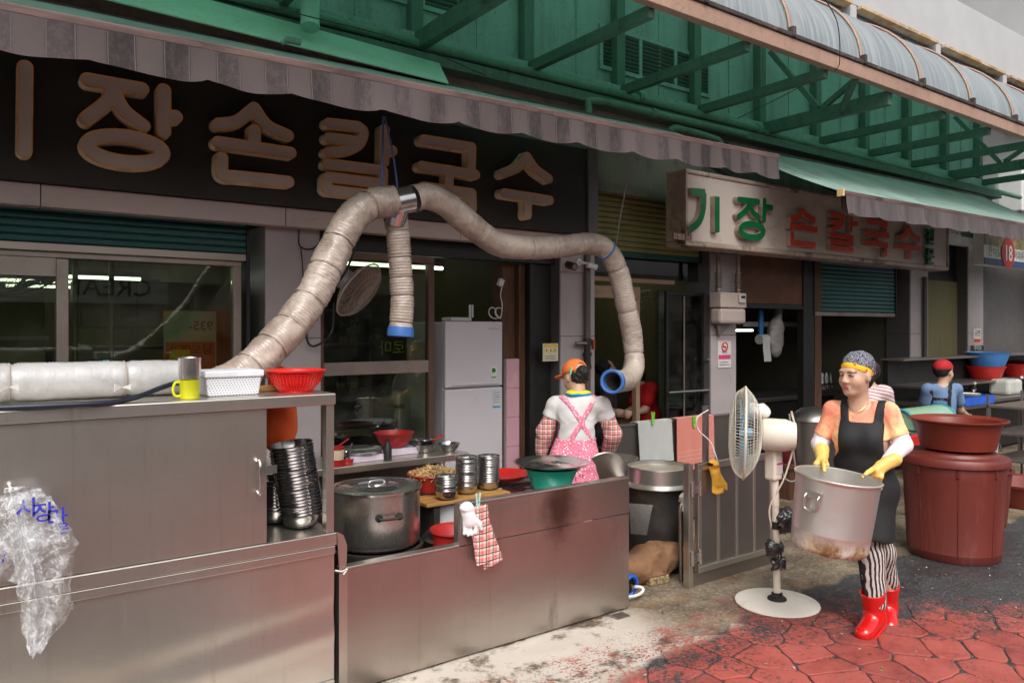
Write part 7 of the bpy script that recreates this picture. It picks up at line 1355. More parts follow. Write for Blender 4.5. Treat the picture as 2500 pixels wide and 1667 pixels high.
# ================================================================ people
UP = Vector((0, 0, 1))
def Wd(px, py, d): return CAMP + ray(px, py) * d
def frame(f):
    f = Vector((f.x, f.y, 0)).normalized(); return f, UP.cross(f).normalized()
def rotm(s, f, u): return np.array([[s.x, f.x, u.x], [s.y, f.y, u.y], [s.z, f.z, u.z]], dtype=np.float32)
SKIN = (0.60, 0.375, 0.27); LIP = (0.50, 0.05, 0.07); DARK = (0.012, 0.010, 0.009)
skin_m = amat('skin', 0.48, 0.05, 200, 0.12)
def head_sdf(P, C, Mh, k=1.0, ears=True):
    Q = (P - V3(*C)) @ Mh / k
    d = s_ell(Q, (0, -.012, .028), (.074, .093, .090)); d = smin(d, s_ell(Q, (0, .022, -.042), (.060, .066, .070)), .035); d = smin(d, s_ell(Q, (0, .058, -.092), (.030, .026, .022)), .03)
    for s in (-1, 1): d = smin(d, s_ell(Q, (s * .036, .050, -.030), (.028, .030, .030)), .025)
    d = smin(d, s_cap(Q, (-.034, .078, .026), (.034, .078, .026), .013), .018)
    for s in (-1, 1): d = smax(d, -s_ell(Q, (s * .032, .104, .006), (.019, .016, .010)), .014); d = np.minimum(d, s_ell(Q, (s * .031, .0745, .005), (.0150, .0150, .0120)))
    d = smin(d, s_cap(Q, (0, .086, .010), (0, .103, -.026), .0075, .0115), .012)
    for s in (-1, 1): d = smin(d, s_ell(Q, (s * .011, .092, -.031), (.009, .010, .008)), .007)
    d = smin(d, s_cap(Q, (-.017, .083, -.059), (.017, .083, -.059), .0065), .006); d = smin(d, s_cap(Q, (-.014, .083, -.069), (.014, .083, -.069), .0075), .006)
    for s in (-1, 1):
        if ears: d = smin(d, s_ell(Q, (s * .077, -.004, -.006), (.010, .018, .030)), .010)
    return d * k
def head_color(V, C, Mh, k=1.0, lips=LIP):
    Q = (V - np.array(C, np.float32)) @ Mh / k; x, y, z = np.abs(Q[:, 0]), Q[:, 1], Q[:, 2]; c = np.tile(np.array(SKIN, np.float32), (len(V), 1))
    def put(m, col, a=1.0): c[m] = c[m] * (1 - a) + np.array(col, np.float32) * a
    put((y > .02) & (np.hypot(x - .040, z + .028) < .022), (0.62, 0.27, 0.20), 0.35)
    put((y > .07) & (x < .018) & (z > -.075) & (z < -.055), lips, 0.85)
    put((y > .06) & (np.abs(x - .031) < .014) & (np.abs(z - .004) < .0050), DARK, 0.92)
    put((y > .05) & (np.abs(x - .033) < .018) & (np.abs(z - .024 - .10 * (x - .033) * -1) < .0042), (0.06, 0.035, 0.025), 0.75)
    return c
def torso_sdf(P, j, infl=0.0, fat=1.0):
    f, s = j['f'], j['s']; Mt = rotm(s, f, UP); c, b, p = j['chest'], j['belly'], j['pelvis']
    d = s_ellr(P, c, (.150 * fat + infl, .098 * fat + infl, .165 + infl), Mt); d = smin(d, s_ellr(P, b, (.140 * fat + infl, .105 * fat + infl, .14 + infl), Mt), .06); d = smin(d, s_ellr(P, p, (.165 * fat + infl, .118 * fat + infl, .125 + infl), Mt), .06)
    d = smin(d, s_cap(P, j['shR'], j['shL'], .052 + infl), .05)
    for a in j.get('bust', ()): d = smin(d, s_ell(P, a, .062 + infl), .05)
    return d
def hand_sdf(P, wrist, palm, fingers, thumb, r=0.0105, wr=0.026, nrm=None):
    """palm slab between the wrist and the knuckles, four finger chains, one thumb chain"""
    kn = [Vector(c[0]) for c in fingers]; d = None
    for q in kn:
        e = s_cap(P, wrist, q, wr * .75, r * 1.35); d = e if d is None else smin(d, e, .012)
    d = smin(d, s_cap(P, wrist, palm, wr, wr * .9), .015)
    for i, c in enumerate(fingers): d = smin(d, s_chain(P, c, [r * 1.15, r, r * .95, r * .85][:len(c)], .004), .006)
    d = smin(d, s_chain(P, thumb, [r * 1.5, r * 1.2, r * .95][:len(thumb)], .006), .010); return d
def bounds(pts, pad): a = np.array([tuple(p) for p in pts]); return tuple(a.min(0) - pad), tuple(a.max(0) + pad)

# ---------------------------------------------------------------- the pot carrier
BD = 4.42
pcar = thing('person', 'person in a black apron and red boots carrying a big aluminium pot', 'person', Wd(2135, 1514, BD))
f, s = frame(-RGT * 0.55 - FWD * 0.83)
J = dict(f=f, s=s, chest=Wd(2104, 1062, BD), belly=Wd(2108, 1128, BD - .01), pelvis=Wd(2112, 1190, BD), shR=Wd(2034, 1001, 4.52), shL=Wd(2170, 1005, 4.34))
J['bust'] = [J['chest'] + f * .075 + s * .062 - UP * .02, J['chest'] + f * .075 - s * .062 - UP * .02]
elR, wrR = Wd(2002, 1082, 4.56), Wd(2006, 1112, 4.38); elL, wrL = Wd(2205, 1086, 4.28), Wd(2160, 1134, 4.22)
HCt = Wd(2090, 916, 4.40); hf, hs_ = frame(-RGT * 0.88 - FWD * 0.47); hu = (UP + hf * .04).normalized(); hf = (hf - hu * hf.dot(hu)).normalized(); hs_ = hu.cross(hf); MH = rotm(hs_, hf, hu)
nk = Wd(2096, 985, 4.43); hipR, hipL = Wd(2096, 1215, 4.47), Wd(2140, 1215, 4.39); knF, anF = Wd(2128, 1350, 4.32), Wd(2134, 1480, 4.27); knB, anB = Wd(2152, 1345, 4.42), Wd(2166, 1462, 4.50)
def car_body(P):
    d = head_sdf(P, HCt, MH, 1.03); d = smin(d, s_cap(P, nk, HCt - hu * .06 - hf * .015, .058, .052), .03); d = smin(d, torso_sdf(P, J, -.004, 1.03), .03)
    for a, b, c in ((J['shR'], elR, wrR), (J['shL'], elL, wrL)): d = smin(d, s_chain(P, [a, b, c], [.048, .040, .029], .02), .02)
    for a, b, c in ((hipR, knB, anB), (hipL, knF, anF)): d = smin(d, s_chain(P, [a, b, c], [.080, .055, .038], .02), .03)
    return d
pts = [HCt + UP * .13, anF, anB, elL, elR, J['shL'], wrL, wrR, J['bust'][0]]; lo, hi = bounds(pts, .12)
sdf_obj('body', car_body, lo, hi, 0.0062, skin_m, pcar, lambda V: head_color(V, HCt, MH, 1.03))
# tee shirt
peach = NT('peach_tie_dye_cotton'); n = peach.noise(3.2, 5, 0.6, None, 1.0); n2 = peach.noise(60, 3)
peach.l(peach.mix(peach.step(n, 0.40, 0.60), rgb(250, 150, 122), rgb(252, 206, 150)), peach.b.inputs['Base Color']); peach.b.inputs['Roughness'].default_value = 0.9; peach.bump(peach.math('ADD', peach.noise(9, 4, 0.6, None, 1.5), peach.math('MULTIPLY', n2, .1)), 0.5, 0.02)
upR = J['shR'].lerp(elR, .74); upL = J['shL'].lerp(elL, .74)
def car_shirt(P):
    d = torso_sdf(P, J, .008, 1.04)
    for a, b in ((J['shR'], upR), (J['shL'], upL)): d = smin(d, s_cap(P, a, b + (b - a) * .02, .054, .056), .016)
    d = d + .0045 * nz(P, 24, 1) + .003 * np.abs(nz(P, 48, 4))
    for a, b in ((J['shR'], elR), (J['shL'], elL)):
        ax = (b - a).normalized(); cut = (P - V3(*(a + (b - a) * .76))) @ V3(*ax); near = s_cap(P, a, b, .10); d = np.where(near < 0.02, smax(d, cut, .006), d)
    d = smax(d, -s_ellr(P, nk + f * .055 + UP * .03, (.085, .085, .085), rotm(s, f, UP)), .008); d = smax(d, -s_cap(P, nk - f * .02, nk + UP * .1, .060), .008)
    return d
lo, hi = bounds([J['shL'], J['shR'], upR, upL, J['pelvis'], J['bust'][0]], .14); sdf_obj('shirt', car_shirt, lo, hi, 0.0065, peach.m, pcar)
# apron
blk = pmat('black_apron_cloth', (0.010, 0.0095, 0.011, 1), 0.75, 0, 0.25, 4, bump=0.15, bscale=10)
O = J['belly']; zhem = Wd(2130, 1305, 4.38).z
def car_apron(P):
    d = torso_sdf(P, J, .014, 1.05); sk1 = s_cap(P, J['pelvis'] - UP * .02, Vector((J['pelvis'].x, J['pelvis'].y, zhem)) + f * .065, .162, .168, (f, .92)); d = smin(d, sk1, .05) + .006 * nz(P, 15, 5) * np.clip((O.z - P[..., 2]) * 4, .1, 1)
    Q = P - V3(*O); a = Q @ V3(*f); b = Q @ V3(*s); z = Q[..., 2]; ztop = J['chest'].z + .085 - O.z
    bib = np.maximum(np.abs(b) - (.118 + np.clip(.07 - z, 0, 1) * .7), z - ztop)
    str1 = np.maximum(np.abs(np.abs(b + .0 * z) - (.088 + .10 * np.clip(z - ztop, 0, .2))) - .024, -(z - ztop + .03))
    m = np.minimum(np.maximum(bib, -a - .06), np.maximum(str1, -a - .13)); shell = np.maximum(d, -(d + .018))
    return np.maximum(np.maximum(shell, m), -(P[..., 2] - zhem - .012 * np.sin(b * 30)))
lo, hi = bounds([J['shL'], J['shR'], J['pelvis'] - UP * .42, J['bust'][0], J['pelvis'] + s * .17, J['pelvis'] - s * .17, J['pelvis'] + f * .13], .10); sdf_obj('apron', car_apron, lo, hi, 0.0065, blk, pcar, smooth_it=9)
# apron side skirt hangs behind too: a dark back panel keeps the trousers covered
def car_skirt(P):
    c0 = J['pelvis']; d = s_cap(P, c0 + UP * .02, Vector((c0.x, c0.y, zhem + .01)), .150, .152, (f, .78)) + .007 * nz(P, 16, 8); return np.maximum(np.maximum(d, P[..., 2] - c0.z - .10), -(P[..., 2] - zhem - .015))
lo, hi = bounds([J['pelvis'] + UP * .1, J['pelvis'] - UP * .42], .20); sdf_obj('apron_skirt', car_skirt, lo, hi, 0.008, blk, pcar, smooth_it=6)
# striped trousers
tr = NT('striped_trouser_cloth'); geo = tr.n('NewGeometry'); w_ = tr.noise(12, 3, 0.5); dt = tr.n('VectorMath', operation='DOT_PRODUCT'); tr.l(geo.outputs['Position'], dt.inputs[0]); dt.inputs[1].default_value = tuple(RGT * .99 + FWD * .08)
ph = tr.math('SINE', tr.math('MULTIPLY', tr.math('ADD', dt.outputs['Value'], tr.math('MULTIPLY', w_, .030)), 300)); tr.l(tr.mix(tr.step(ph, -.25, .1), rgb(34, 30, 38), rgb(190, 178, 172)), tr.b.inputs['Base Color']); tr.b.inputs['Roughness'].default_value = 0.9; tr.bump(tr.noise(14, 4, 0.6, None, 1.0), 0.5, 0.02)
def car_trs(P):
    d = None
    for a, b, c in ((hipR, knB, anB + UP * .10), (hipL, knF, anF + UP * .03)): e = s_chain(P, [a, b, c], [.078, .070, .065], .03); d = e if d is None else smin(d, e, .03)
    return d + .005 * nz(P, 26, 2)
lo, hi = bounds([hipR, hipL, knF, knB, anF, anB], .12); sdf_obj('trousers', car_trs, lo, hi, 0.0075, tr.m, pcar)
red_b = pmat('glossy_red_rubber', rgb(206, 20, 18), 0.16, 0, 0.05, 3, bump=0.02, coat=0.6)
def boot(an, toe_dir, pitch, lift):
    t = Vector(toe_dir).normalized(); t = (t * math.cos(pitch) + UP * math.sin(pitch)).normalized(); up = (UP - t * UP.dot(t)).normalized(); he = an - up * .085; si = t.cross(up)
    def fn(P):
        Q = P - V3(*he); a = Q @ V3(*t); b = Q @ V3(*si); z = Q @ V3(*up)
        d = s_cap(P, he + up * .03, an + up * .10, .056, .068); d = smin(d, s_cap(P, he + up * .018 + t * .01, he + t * .165 + up * .014, .052, .050, (up, .85)), .045); d = smax(d, -(z + .020), .004); rim = z - .178
        d = smax(d, rim, .004); inner = s_cap(P, he + up * .06, an + up * .3, .050, .070); return np.where(z > .12, smax(d, -inner, .004), d)
    lo, hi = bounds([he, an + up * .16, he + t * .2], .09); sdf_obj('boot', fn, lo, hi, 0.0055, red_b, pcar)
    def sole(P):
        Q = P - V3(*he); z = Q @ V3(*up); d = s_cap(P, he - up * .012, he + t * .168 - up * .012, .058, .055); return np.maximum(d, np.abs(z + .022) - .011)
    lo, hi = bounds([he, he + t * .2], .08); sdf_obj('boot_sole', sole, lo, hi, 0.0055, red_b, pcar)
boot(anF - UP * .0, -RGT * .72 - FWD * .69, R(-14), 0); boot(anB + UP * .012, -RGT * .35 - FWD * .9, R(-18), 0)
# oversleeves and rubber gloves
wht = pmat('white_sleeve_cloth', rgb(236, 226, 230), 0.8, 0, 0.04, 4, bump=0.3, bscale=16)
for a, b, c in ((J['shR'].lerp(elR, .66), elR, wrR), (J['shL'].lerp(elL, .66), elL, wrL)):
    lo, hi = bounds([a, b, c], .08); sdf_obj('oversleeve', lambda P: s_chain(P, [a, b, c], [.050, .048, .034], .02) + .003 * nz(P, 30, 3), lo, hi, 0.0065, wht, pcar)
glv = pmat('yellow_rubber_glove', rgb(232, 192, 104), 0.45, 0, 0.10, 6, rgb(200, 150, 60), 0.35, 5, 0.2, 30)
def gl1(P):
    # right hand: fingers behind the far rim, thumb over it into the pot
    w = Wd(2007, 1112, 4.36); fi = [[Wd(1992 + 9 * i, 1132 + i, 4.285), Wd(1991 + 9 * i, 1146 + i, 4.285), Wd(1992 + 9 * i, 1160, 4.28)] for i in range(4)]; d = hand_sdf(P, w, Wd(2006, 1128, 4.30), fi, [Wd(2010, 1126, 4.28), Wd(2011, 1134, 4.22), Wd(2013, 1150, 4.195)])
    return smin(d, s_cap(P, Wd(2006, 1098, 4.42), w, .042, .034), .015) + .0015 * nz(P, 60, 2)
def gl_(P):
    w = Wd(2152, 1138, 4.21); fi = [[Wd(2118 + 11 * i, 1155 + 3 * i, 4.215 - .012 * i), Wd(2115 + 11 * i, 1168 + 3 * i, 4.225 - .012 * i), Wd(2117 + 11 * i, 1184 + 3 * i, 4.22 - .012 * i)] for i in range(4)]; e = hand_sdf(P, w, Wd(2136, 1148, 4.20), fi, [Wd(2130, 1146, 4.18), Wd(2120, 1152, 4.145), Wd(2107, 1164, 4.125)])
    return smin(e, s_cap(P, Wd(2182, 1120, 4.235), w, .043, .032), .015) + .0015 * nz(P, 60, 2)
lo, hi = bounds([Wd(1990, 1095, 4.45), Wd(2025, 1165, 4.2)], .06); sdf_obj('glove', gl1, lo, hi, 0.0045, glv, pcar)
lo, hi = bounds([Wd(2190, 1190, 4.12), Wd(2105, 1160, 4.12), Wd(2190, 1110, 4.25)], .06); sdf_obj('glove', gl_, lo, hi, 0.0045, glv, pcar)
# crochet cap and yellow headband, hair, necklace
cap_m = NT('speckled_knit'); nn = cap_m.noise(190, 3, 0.7); cap_m.l(cap_m.mix(cap_m.step(nn, .46, .58), rgb(24, 24, 34), rgb(176, 176, 190)), cap_m.b.inputs['Base Color']); cap_m.b.inputs['Roughness'].default_value = .95; cap_m.bump(nn, 1.0, .008)
def hl(P): return (P - V3(*HCt)) @ MH
tiltn = V3(0, -.42, .91)
def car_cap(P):
    Q = hl(P); d = s_ell(Q, (0, -.026, .060), (.082, .102, .082)); d = smin(d, s_ell(Q, (0, -.088, .000), (.050, .040, .052)), .04) + .003 * nz(P, 70, 2); return np.maximum(d, .038 - (Q @ tiltn))
lo, hi = bounds([HCt], .21); sdf_obj('cap', car_cap, lo, hi, .0055, cap_m.m, pcar)
hb_m = NT('yellow_print_band'); nn = hb_m.noise(34, 3, 0.5); hb_m.l(hb_m.mix(hb_m.step(nn, .56, .60), rgb(240, 186, 40), rgb(206, 84, 24)), hb_m.b.inputs['Base Color']); hb_m.b.inputs['Roughness'].default_value = .8
def band(P):
    Q = hl(P); d = s_ell(Q, (0, -.014, .036), (.0815, .1000, .096)); h = Q @ tiltn; return np.maximum(d, np.abs(h - .027) - .0165)
sdf_obj('headband', band, lo, hi, .0050, hb_m.m, pcar)
hair_m = pmat('black_hair', (0.010, 0.008, 0.007, 1), 0.7, 0, 0.3, 30, bump=0.4, bscale=90, stretch=(1, 1, .2))
def hair_c(P):
    Q = hl(P); d = s_ell(Q, (0, -.050, -.012), (.074, .056, .075)) + .004 * nz(P, 80, 3); return np.maximum(d, (Q @ tiltn) - .02)
sdf_obj('hair', hair_c, lo, hi, .006, hair_m, pcar)
nkl = [nk + UP * .015 + (f * math.cos(a) * .085 + s * math.sin(a) * .060) - UP * (.055 * math.cos(a) ** 2 if math.cos(a) > 0 else 0) for a in np.linspace(-1.5, 1.5, 16)]
MB().tube(nkl, .0028, 5).build('necklace', pmat('gold_chain', rgb(206, 150, 90), .3, .9), pcar, smooth=60)
# her pot
pt0, pt1 = Wd(2023, 1337, 4.04), Wd(2046, 1162, 4.02); axp = (pt1 - pt0).normalized(); hP = (pt1 - pt0).length; rP = .211
ptc = thing('aluminium_pot', 'big dented aluminium pot with a scorched bottom held by the carrier', 'pot', pt0)
k = NT('scorched_aluminium'); z_ = k.xyz()[2]; st = k.noise(7, 7, .7, k.map((1, 1, .8)), .8); k.l(k.mix(k.math('MULTIPLY', k.step(k.math('ADD', z_, k.math('MULTIPLY', st, .10)), .165, .085), k.step(st, .70, .40)), (.72, .69, .65, 1), k.mix(k.step(k.noise(14, 6, .7), .42, .62), (.22, .12, .05, 1), (.58, .43, .24, 1))), k.b.inputs['Base Color'])
k.l(k.math('SUBTRACT', .88, k.math('MULTIPLY', k.step(k.math('ADD', z_, k.math('MULTIPLY', st, .10)), .165, .085), .72)), k.b.inputs['Metallic']); k.l(k.math('ADD', .34, k.math('MULTIPLY', k.noise(60, 3, .6, k.map((1, 1, 8))), .12)), k.b.inputs['Roughness']); k.bump(k.math('ADD', k.noise(3, 3), k.math('MULTIPLY', k.noise(40, 3, .6, k.map((1, 1, 6))), .08)), .35, .02); potm = k.m
q = UP.rotation_difference(axp).to_matrix()
def putl(mb): mb.rot(q); mb.v = [tuple(Vector(v) + pt0) for v in mb.v]; return mb
ob_ = MB().lathe([(rP * .86, 0), (rP * .905, .010), (rP * .92, .03), (rP * .94, .100), (rP * .945, .103), (rP * .942, .106), (rP, hP - .014), (rP + .008, hP - .008), (rP + .010, hP), (rP + .004, hP + .005), (rP - .004, hP), (rP * .90, .02), (0.0001, .012)], 64)
me = ob_.mesh('body', 40, mats=[potm]); o = link_mesh('body', me, None, ptc); o.rotation_mode = 'QUATERNION'; o.rotation_quaternion = q.to_quaternion()
def pot_handle(ang):
    c, s_ = math.cos(ang), math.sin(ang); n = Vector((c, s_, 0)); t = Vector((-s_, c, 0)); z = hP - .085
    m = MB(); C = n * (rP + .002) + UP * z; m.tube(smooth_path([C - t * .036 + n * .008, C - t * .036 + n * .022 - UP * .02, C - t * .032 + n * .016 - UP * .075, C + t * .032 + n * .016 - UP * .075, C + t * .036 + n * .022 - UP * .02, C + t * .036 + n * .008], 5), .0075, 8); m.build('handle', M['alu'], None, smooth=60)
    h = bpy.context.scene.collection.objects[-1]; h.parent = ptc; h.rotation_mode = 'QUATERNION'; h.rotation_quaternion = q.to_quaternion()
    b = MB().box((-.045, -.006, -.018), (.045, .006, .020)); b.rot(Matrix((( t.x, n.x, 0), (t.y, n.y, 0), (0, 0, 1)))); b.v = [tuple(Vector(v) + C + n * .003) for v in b.v]; b.build('bracket', M['alu'], None, bevel=.003); g_ = bpy.context.scene.collection.objects[-1]; g_.parent = h
ang0 = math.atan2((-RGT * .80 - FWD * .6).y, (-RGT * .80 - FWD * .6).x); pot_handle(ang0); pot_handle(ang0 + math.pi)

# ---------------------------------------------------------------- the cook, seen from behind
CD = 5.47
ck = thing('person', 'person in an orange cap and pink floral apron stirring a cauldron', 'person', Vector((Wd(1405, 1000, CD).x, Wd(1405, 1000, CD).y, 0)))
f, s = frame(FWD * .93 - RGT * .25 + Vector((0, 0, 0)))
K = dict(f=f, s=s, chest=Wd(1410, 1018, CD), belly=Wd(1406, 1070, CD + .01), pelvis=Wd(1402, 1120, CD + .01), shR=Wd(1470, 988, CD - .02), shL=Wd(1356, 988, CD + .03))
eR, w1 = Wd(1497, 1060, CD + .02), Wd(1486, 1100, CD + .12); eL, w2 = Wd(1331, 1055, CD + .05), Wd(1322, 1098, CD + .08)
H2 = Wd(1403, 920, CD + .05); hf, hs_ = frame(FWD * .80 - RGT * .60); hu = (UP + hf * .30).normalized(); hf = (hf - hu * hf.dot(hu)).normalized(); hs_ = hu.cross(hf); MH2 = rotm(hs_, hf, hu); n2k = Wd(1412, 965, CD)
ft1, ft2 = Vector((*Wd(1375, 1000, CD).xy, 0.05)), Vector((*Wd(1430, 1000, CD).xy, 0.05))
def ck_body(P):
    d = head_sdf(P, H2, MH2, .98); d = smin(d, s_cap(P, n2k, H2 - hu * .05 - hf * .02, .056, .050), .03); d = smin(d, torso_sdf(P, K, -.004, .93), .03)
    for a, b, c in ((K['shR'], eR, w1), (K['shL'], eL, w2)): d = smin(d, s_chain(P, [a, b, c], [.046, .040, .029], .02), .02)
    for a, g_ in ((K['pelvis'] + s * .08, ft1), (K['pelvis'] - s * .08, ft2)): d = smin(d, s_chain(P, [a - UP * .05, (a + g_) / 2, g_], [.080, .055, .038], .02), .03)
    return d
lo, hi = bounds([H2 + UP * .12, eR, eL, ft1, ft2, w1, w2], .13); sdf_obj('body', ck_body, lo, hi, .0075, skin_m, ck, lambda V: head_color(V, H2, MH2, .98))
tee = pmat('white_cotton', rgb(206, 203, 201), .9, 0, .03, 3, bump=.9, bscale=9)
uR, uL = K['shR'].lerp(eR, .42), K['shL'].lerp(eL, .42)
def ck_tee(P):
    d = torso_sdf(P, K, .010, .93)
    for a, b in ((K['shR'], uR), (K['shL'], uL)): d = smin(d, s_cap(P, a, b, .054, .062), .02)
    d += .005 * nz(P, 15, 1) + .006 * np.abs(nz(P, 30, 3)) - .003
    for a, b in ((K['shR'], eR), (K['shL'], eL)):
        ax = (b - a).normalized(); cut = (P - V3(*(a + (b - a) * .46))) @ V3(*ax); near = s_cap(P, a, b, .10); d = np.where(near < .02, smax(d, cut, .006), d)
    return smax(d, -s_cap(P, n2k + UP * .02, n2k + UP * .15, .056), .008)
lo, hi = bounds([K['shL'], K['shR'], uR, uL, K['pelvis']], .14); sdf_obj('shirt', ck_tee, lo, hi, .0075, tee, ck)
fl_ = NT('pink_floral_cotton'); vo = fl_.n('TexVoronoi', Scale=58.0); fl_.l(fl_.tc.outputs['Object'], vo.inputs['Vector']); vo2 = fl_.n('TexVoronoi', Scale=85.0); fl_.l(fl_.map((1, 1, 1), loc=(3, 5, 1)), vo2.inputs['Vector'])
cc = fl_.mix(fl_.step(vo.outputs['Distance'], .34, .26), rgb(226, 128, 152), rgb(244, 220, 222)); cc = fl_.mix(fl_.step(vo2.outputs['Distance'], .22, .15), cc, rgb(150, 48, 74)); fl_.l(cc, fl_.b.inputs['Base Color']); fl_.b.inputs['Roughness'].default_value = .9; fl_.bump(fl_.noise(12, 4, .6), .5, .02)
Oc = K['belly']
def ck_ap(P):
    d = torso_sdf(P, K, .017, .93); d = smin(d, s_cap(P, K['pelvis'] - UP * .02, Vector((*K['pelvis'].xy, .45)), .185, .195, (f, .78)), .05) + .006 * nz(P, 13, 4) * np.clip((Oc.z - P[..., 2]) * 5, .1, 1)
    Q = P - V3(*Oc); a = Q @ V3(*f); b = Q @ V3(*s); z = Q[..., 2]; zw = Wd(1405, 1068, CD).z - Oc.z; skirt = np.maximum(z - zw, -(P[..., 2] - .45)); t = np.clip((z - zw) / .30, 0, 1)
    st = np.minimum(np.abs(b - (-.075 + .185 * t)), np.abs(b + (-.075 + .185 * t))) - .023; st = np.maximum(np.maximum(st, -(z - zw + .02)), a - .03)
    front = np.maximum(np.maximum(np.abs(b) - .12, z - zw - .25), -a + .02); return np.maximum(np.maximum(d, -(d + .010)), np.minimum(np.minimum(skirt, st), front))
lo, hi = bounds([K['shL'], K['shR'], K['pelvis'] + s * .2, K['pelvis'] - s * .2, Vector((*K['pelvis'].xy, .45)), K['pelvis'] + f * .16, K['pelvis'] - f * .16], .07); sdf_obj('apron', ck_ap, lo, hi, .0072, fl_.m, ck, smooth_it=6)
b_ = K['belly'] - f * .128 + UP * .015 - s * .02; MB().lathe([(.010, 0), (.010, .004), (.0001, .005)], 14).rot(f.to_track_quat('-Z', 'Y').to_matrix()).build('button', M['black'], ck, smooth=60).location = Wd(1393, 1079, CD - .14) - wloc(ck)
def plaid(name, c0, c1, c2, sc=150):
    k = NT(name); x, y, z = k.xyz(); u = k.math('MULTIPLY', k.math('ADD', x, k.math('MULTIPLY', y, -.75)), sc); v = k.math('MULTIPLY', z, sc * 1.15)
    a = k.step(k.math('SINE', u), .05, .45); b = k.step(k.math('SINE', v), .05, .45); th = k.step(k.math('SINE', k.math('ADD', k.math('MULTIPLY', u, 1.0), 2.3)), .88, .93); tv = k.step(k.math('SINE', k.math('ADD', v, 2.3)), .80, .88)
    col = k.mix(k.math('MULTIPLY', k.math('ADD', a, b), .5), c0, c1); col = k.mix(k.math('MULTIPLY', k.math('MAXIMUM', th, tv), .85), col, c2); k.l(col, k.b.inputs['Base Color']); k.b.inputs['Roughness'].default_value = .9; k.bump(k.noise(16, 4, .6), .6, .02); return k.m
M['plaid'] = plaid('pink_plaid_cloth', rgb(232, 206, 192), rgb(214, 110, 112), rgb(40, 26, 34))
for a, b, c in ((K['shR'].lerp(eR, .50), eR, w1), (K['shL'].lerp(eL, .50), eL, w2)):
    lo, hi = bounds([a, b, c], .09); sdf_obj('oversleeve', lambda P: s_chain(P, [a, b, c], [.056, .064, .050], .02) + .005 * nz(P, 34, 3), lo, hi, .007, M['plaid'], ck)
gl2 = pmat('tan_rubber_glove', rgb(206, 172, 116), .5, 0, .12, 6, rgb(140, 84, 40), .4, 6)
def ck_g1(P):
    w = w1; base = Wd(1482, 1112, CD + .16); fi = [[base + RGT * (.012 * i - .03) - UP * .005, base + RGT * (.012 * i - .03) - UP * .035 - FWD * .02, base + RGT * (.012 * i - .02) - UP * .035 - FWD * .05] for i in range(4)]
    d = hand_sdf(P, w, base, fi, [base - RGT * .03 + UP * .01, base - RGT * .045 - UP * .02, base - RGT * .02 - UP * .045]); return smin(d, s_cap(P, w1 + (eR - w1) * .12, w1, .040, .034), .01)
def ck_g2(P):
    w = w2; base = Wd(1322, 1120, CD + .12); fi = [[base + RGT * (.02 * i - .03) - UP * .01, base + RGT * (.018 * i - .028) - UP * .05, base + RGT * (.015 * i - .02) - UP * .075 + FWD * .01] for i in range(4)]
    e = hand_sdf(P, w, base, fi, [base + RGT * .03 + UP * .01, base + RGT * .045 - UP * .02, base + RGT * .04 - UP * .045]); return smin(e, s_cap(P, w2 + (eL - w2) * .15, w2, .044, .036), .01)
lo, hi = bounds([w1, Wd(1480, 1130, CD + .1)], .10); sdf_obj('glove', ck_g1, lo, hi, .0055, gl2, ck); lo, hi = bounds([w2, Wd(1322, 1150, CD + .1)], .10); sdf_obj('glove', ck_g2, lo, hi, .0055, gl2, ck)
cap_o = pmat('orange_cap_cloth', rgb(228, 122, 54), .85, 0, .06, 5, bump=.2)
def h2l(P): return (P - V3(*H2)) @ MH2
def ck_cap(P):
    Q = h2l(P); d = s_ell(Q, (0, -.010, .045), (.086, .104, .086)); d = np.maximum(d, .032 - (Q @ V3(0, -.05, 1))); br = np.maximum(s_ell(Q, (0, .115, .034), (.075, .075, .012)), -(Q[..., 1] - .07)); d = np.minimum(d, br); op = s_ell(Q, (0, -.105, .035), (.052, .05, .050)); return smax(d, -op, .006)
lo, hi = bounds([H2], .22); sdf_obj('cap', ck_cap, lo, hi, .0065, cap_o, ck)
def ck_hair(P):
    Q = h2l(P); d = s_ell(Q, (0, -.048, -.006), (.070, .062, .068)); d = smin(d, s_ell(Q, (0, -.105, .020), (.045, .03, .04)), .03); return d + .007 * nz(P, 95, 3) + .004 * nz(P, 190, 5)
sdf_obj('hair', ck_hair, lo, hi, .0058, hair_m, ck)
def scarf(P): 
    a = n2k + UP * .012; d = s_cap(P, a - s * .03, a + s * .03, .070, .070, (UP, .42)); return d + .005 * nz(P, 36, 2)
k = NT('blue_yellow_scarf'); z_ = k.n('SeparateXYZ'); g_ = k.n('NewGeometry'); k.l(g_.outputs['Position'], z_.inputs[0]); k.l(k.mix(k.step(k.math('ADD', z_.outputs[2], k.math('MULTIPLY', k.noise(14), .03)), n2k.z + .030, n2k.z + .036), rgb(40, 150, 190), rgb(214, 206, 40)), k.b.inputs['Base Color']); k.b.inputs['Roughness'].default_value = .85
lo, hi = bounds([n2k], .12); sdf_obj('scarf', scarf, lo, hi, .0065, k.m, ck)
cl = Wd(1394, 905, CD - .045); MB().bar(cl + Vector((-.008, 0, -.03)), cl + Vector((.008, 0, .03)), .012, .010).build('hair_clip', pmat('mint_clip', rgb(130, 200, 160), .4), ck, bevel=.003)
ld = thing('ladle', 'long steel ladle in the cook\'s gloved hand', 'ladle', Wd(1480, 1110, CD + .14)); MB().tube([Wd(1481, 1098, CD + .13), Wd(1478, 1150, CD + .17)], .008, 8).build('handle', M['steel_clean'], ld, smooth=60); MB().lathe([(.0001, -.03), (.03, -.025), (.045, 0), (.042, 0), (.0001, -.024)], 20, Wd(1478, 1156, CD + .17)).build('cup', M['steel_clean'], ld, smooth=50)

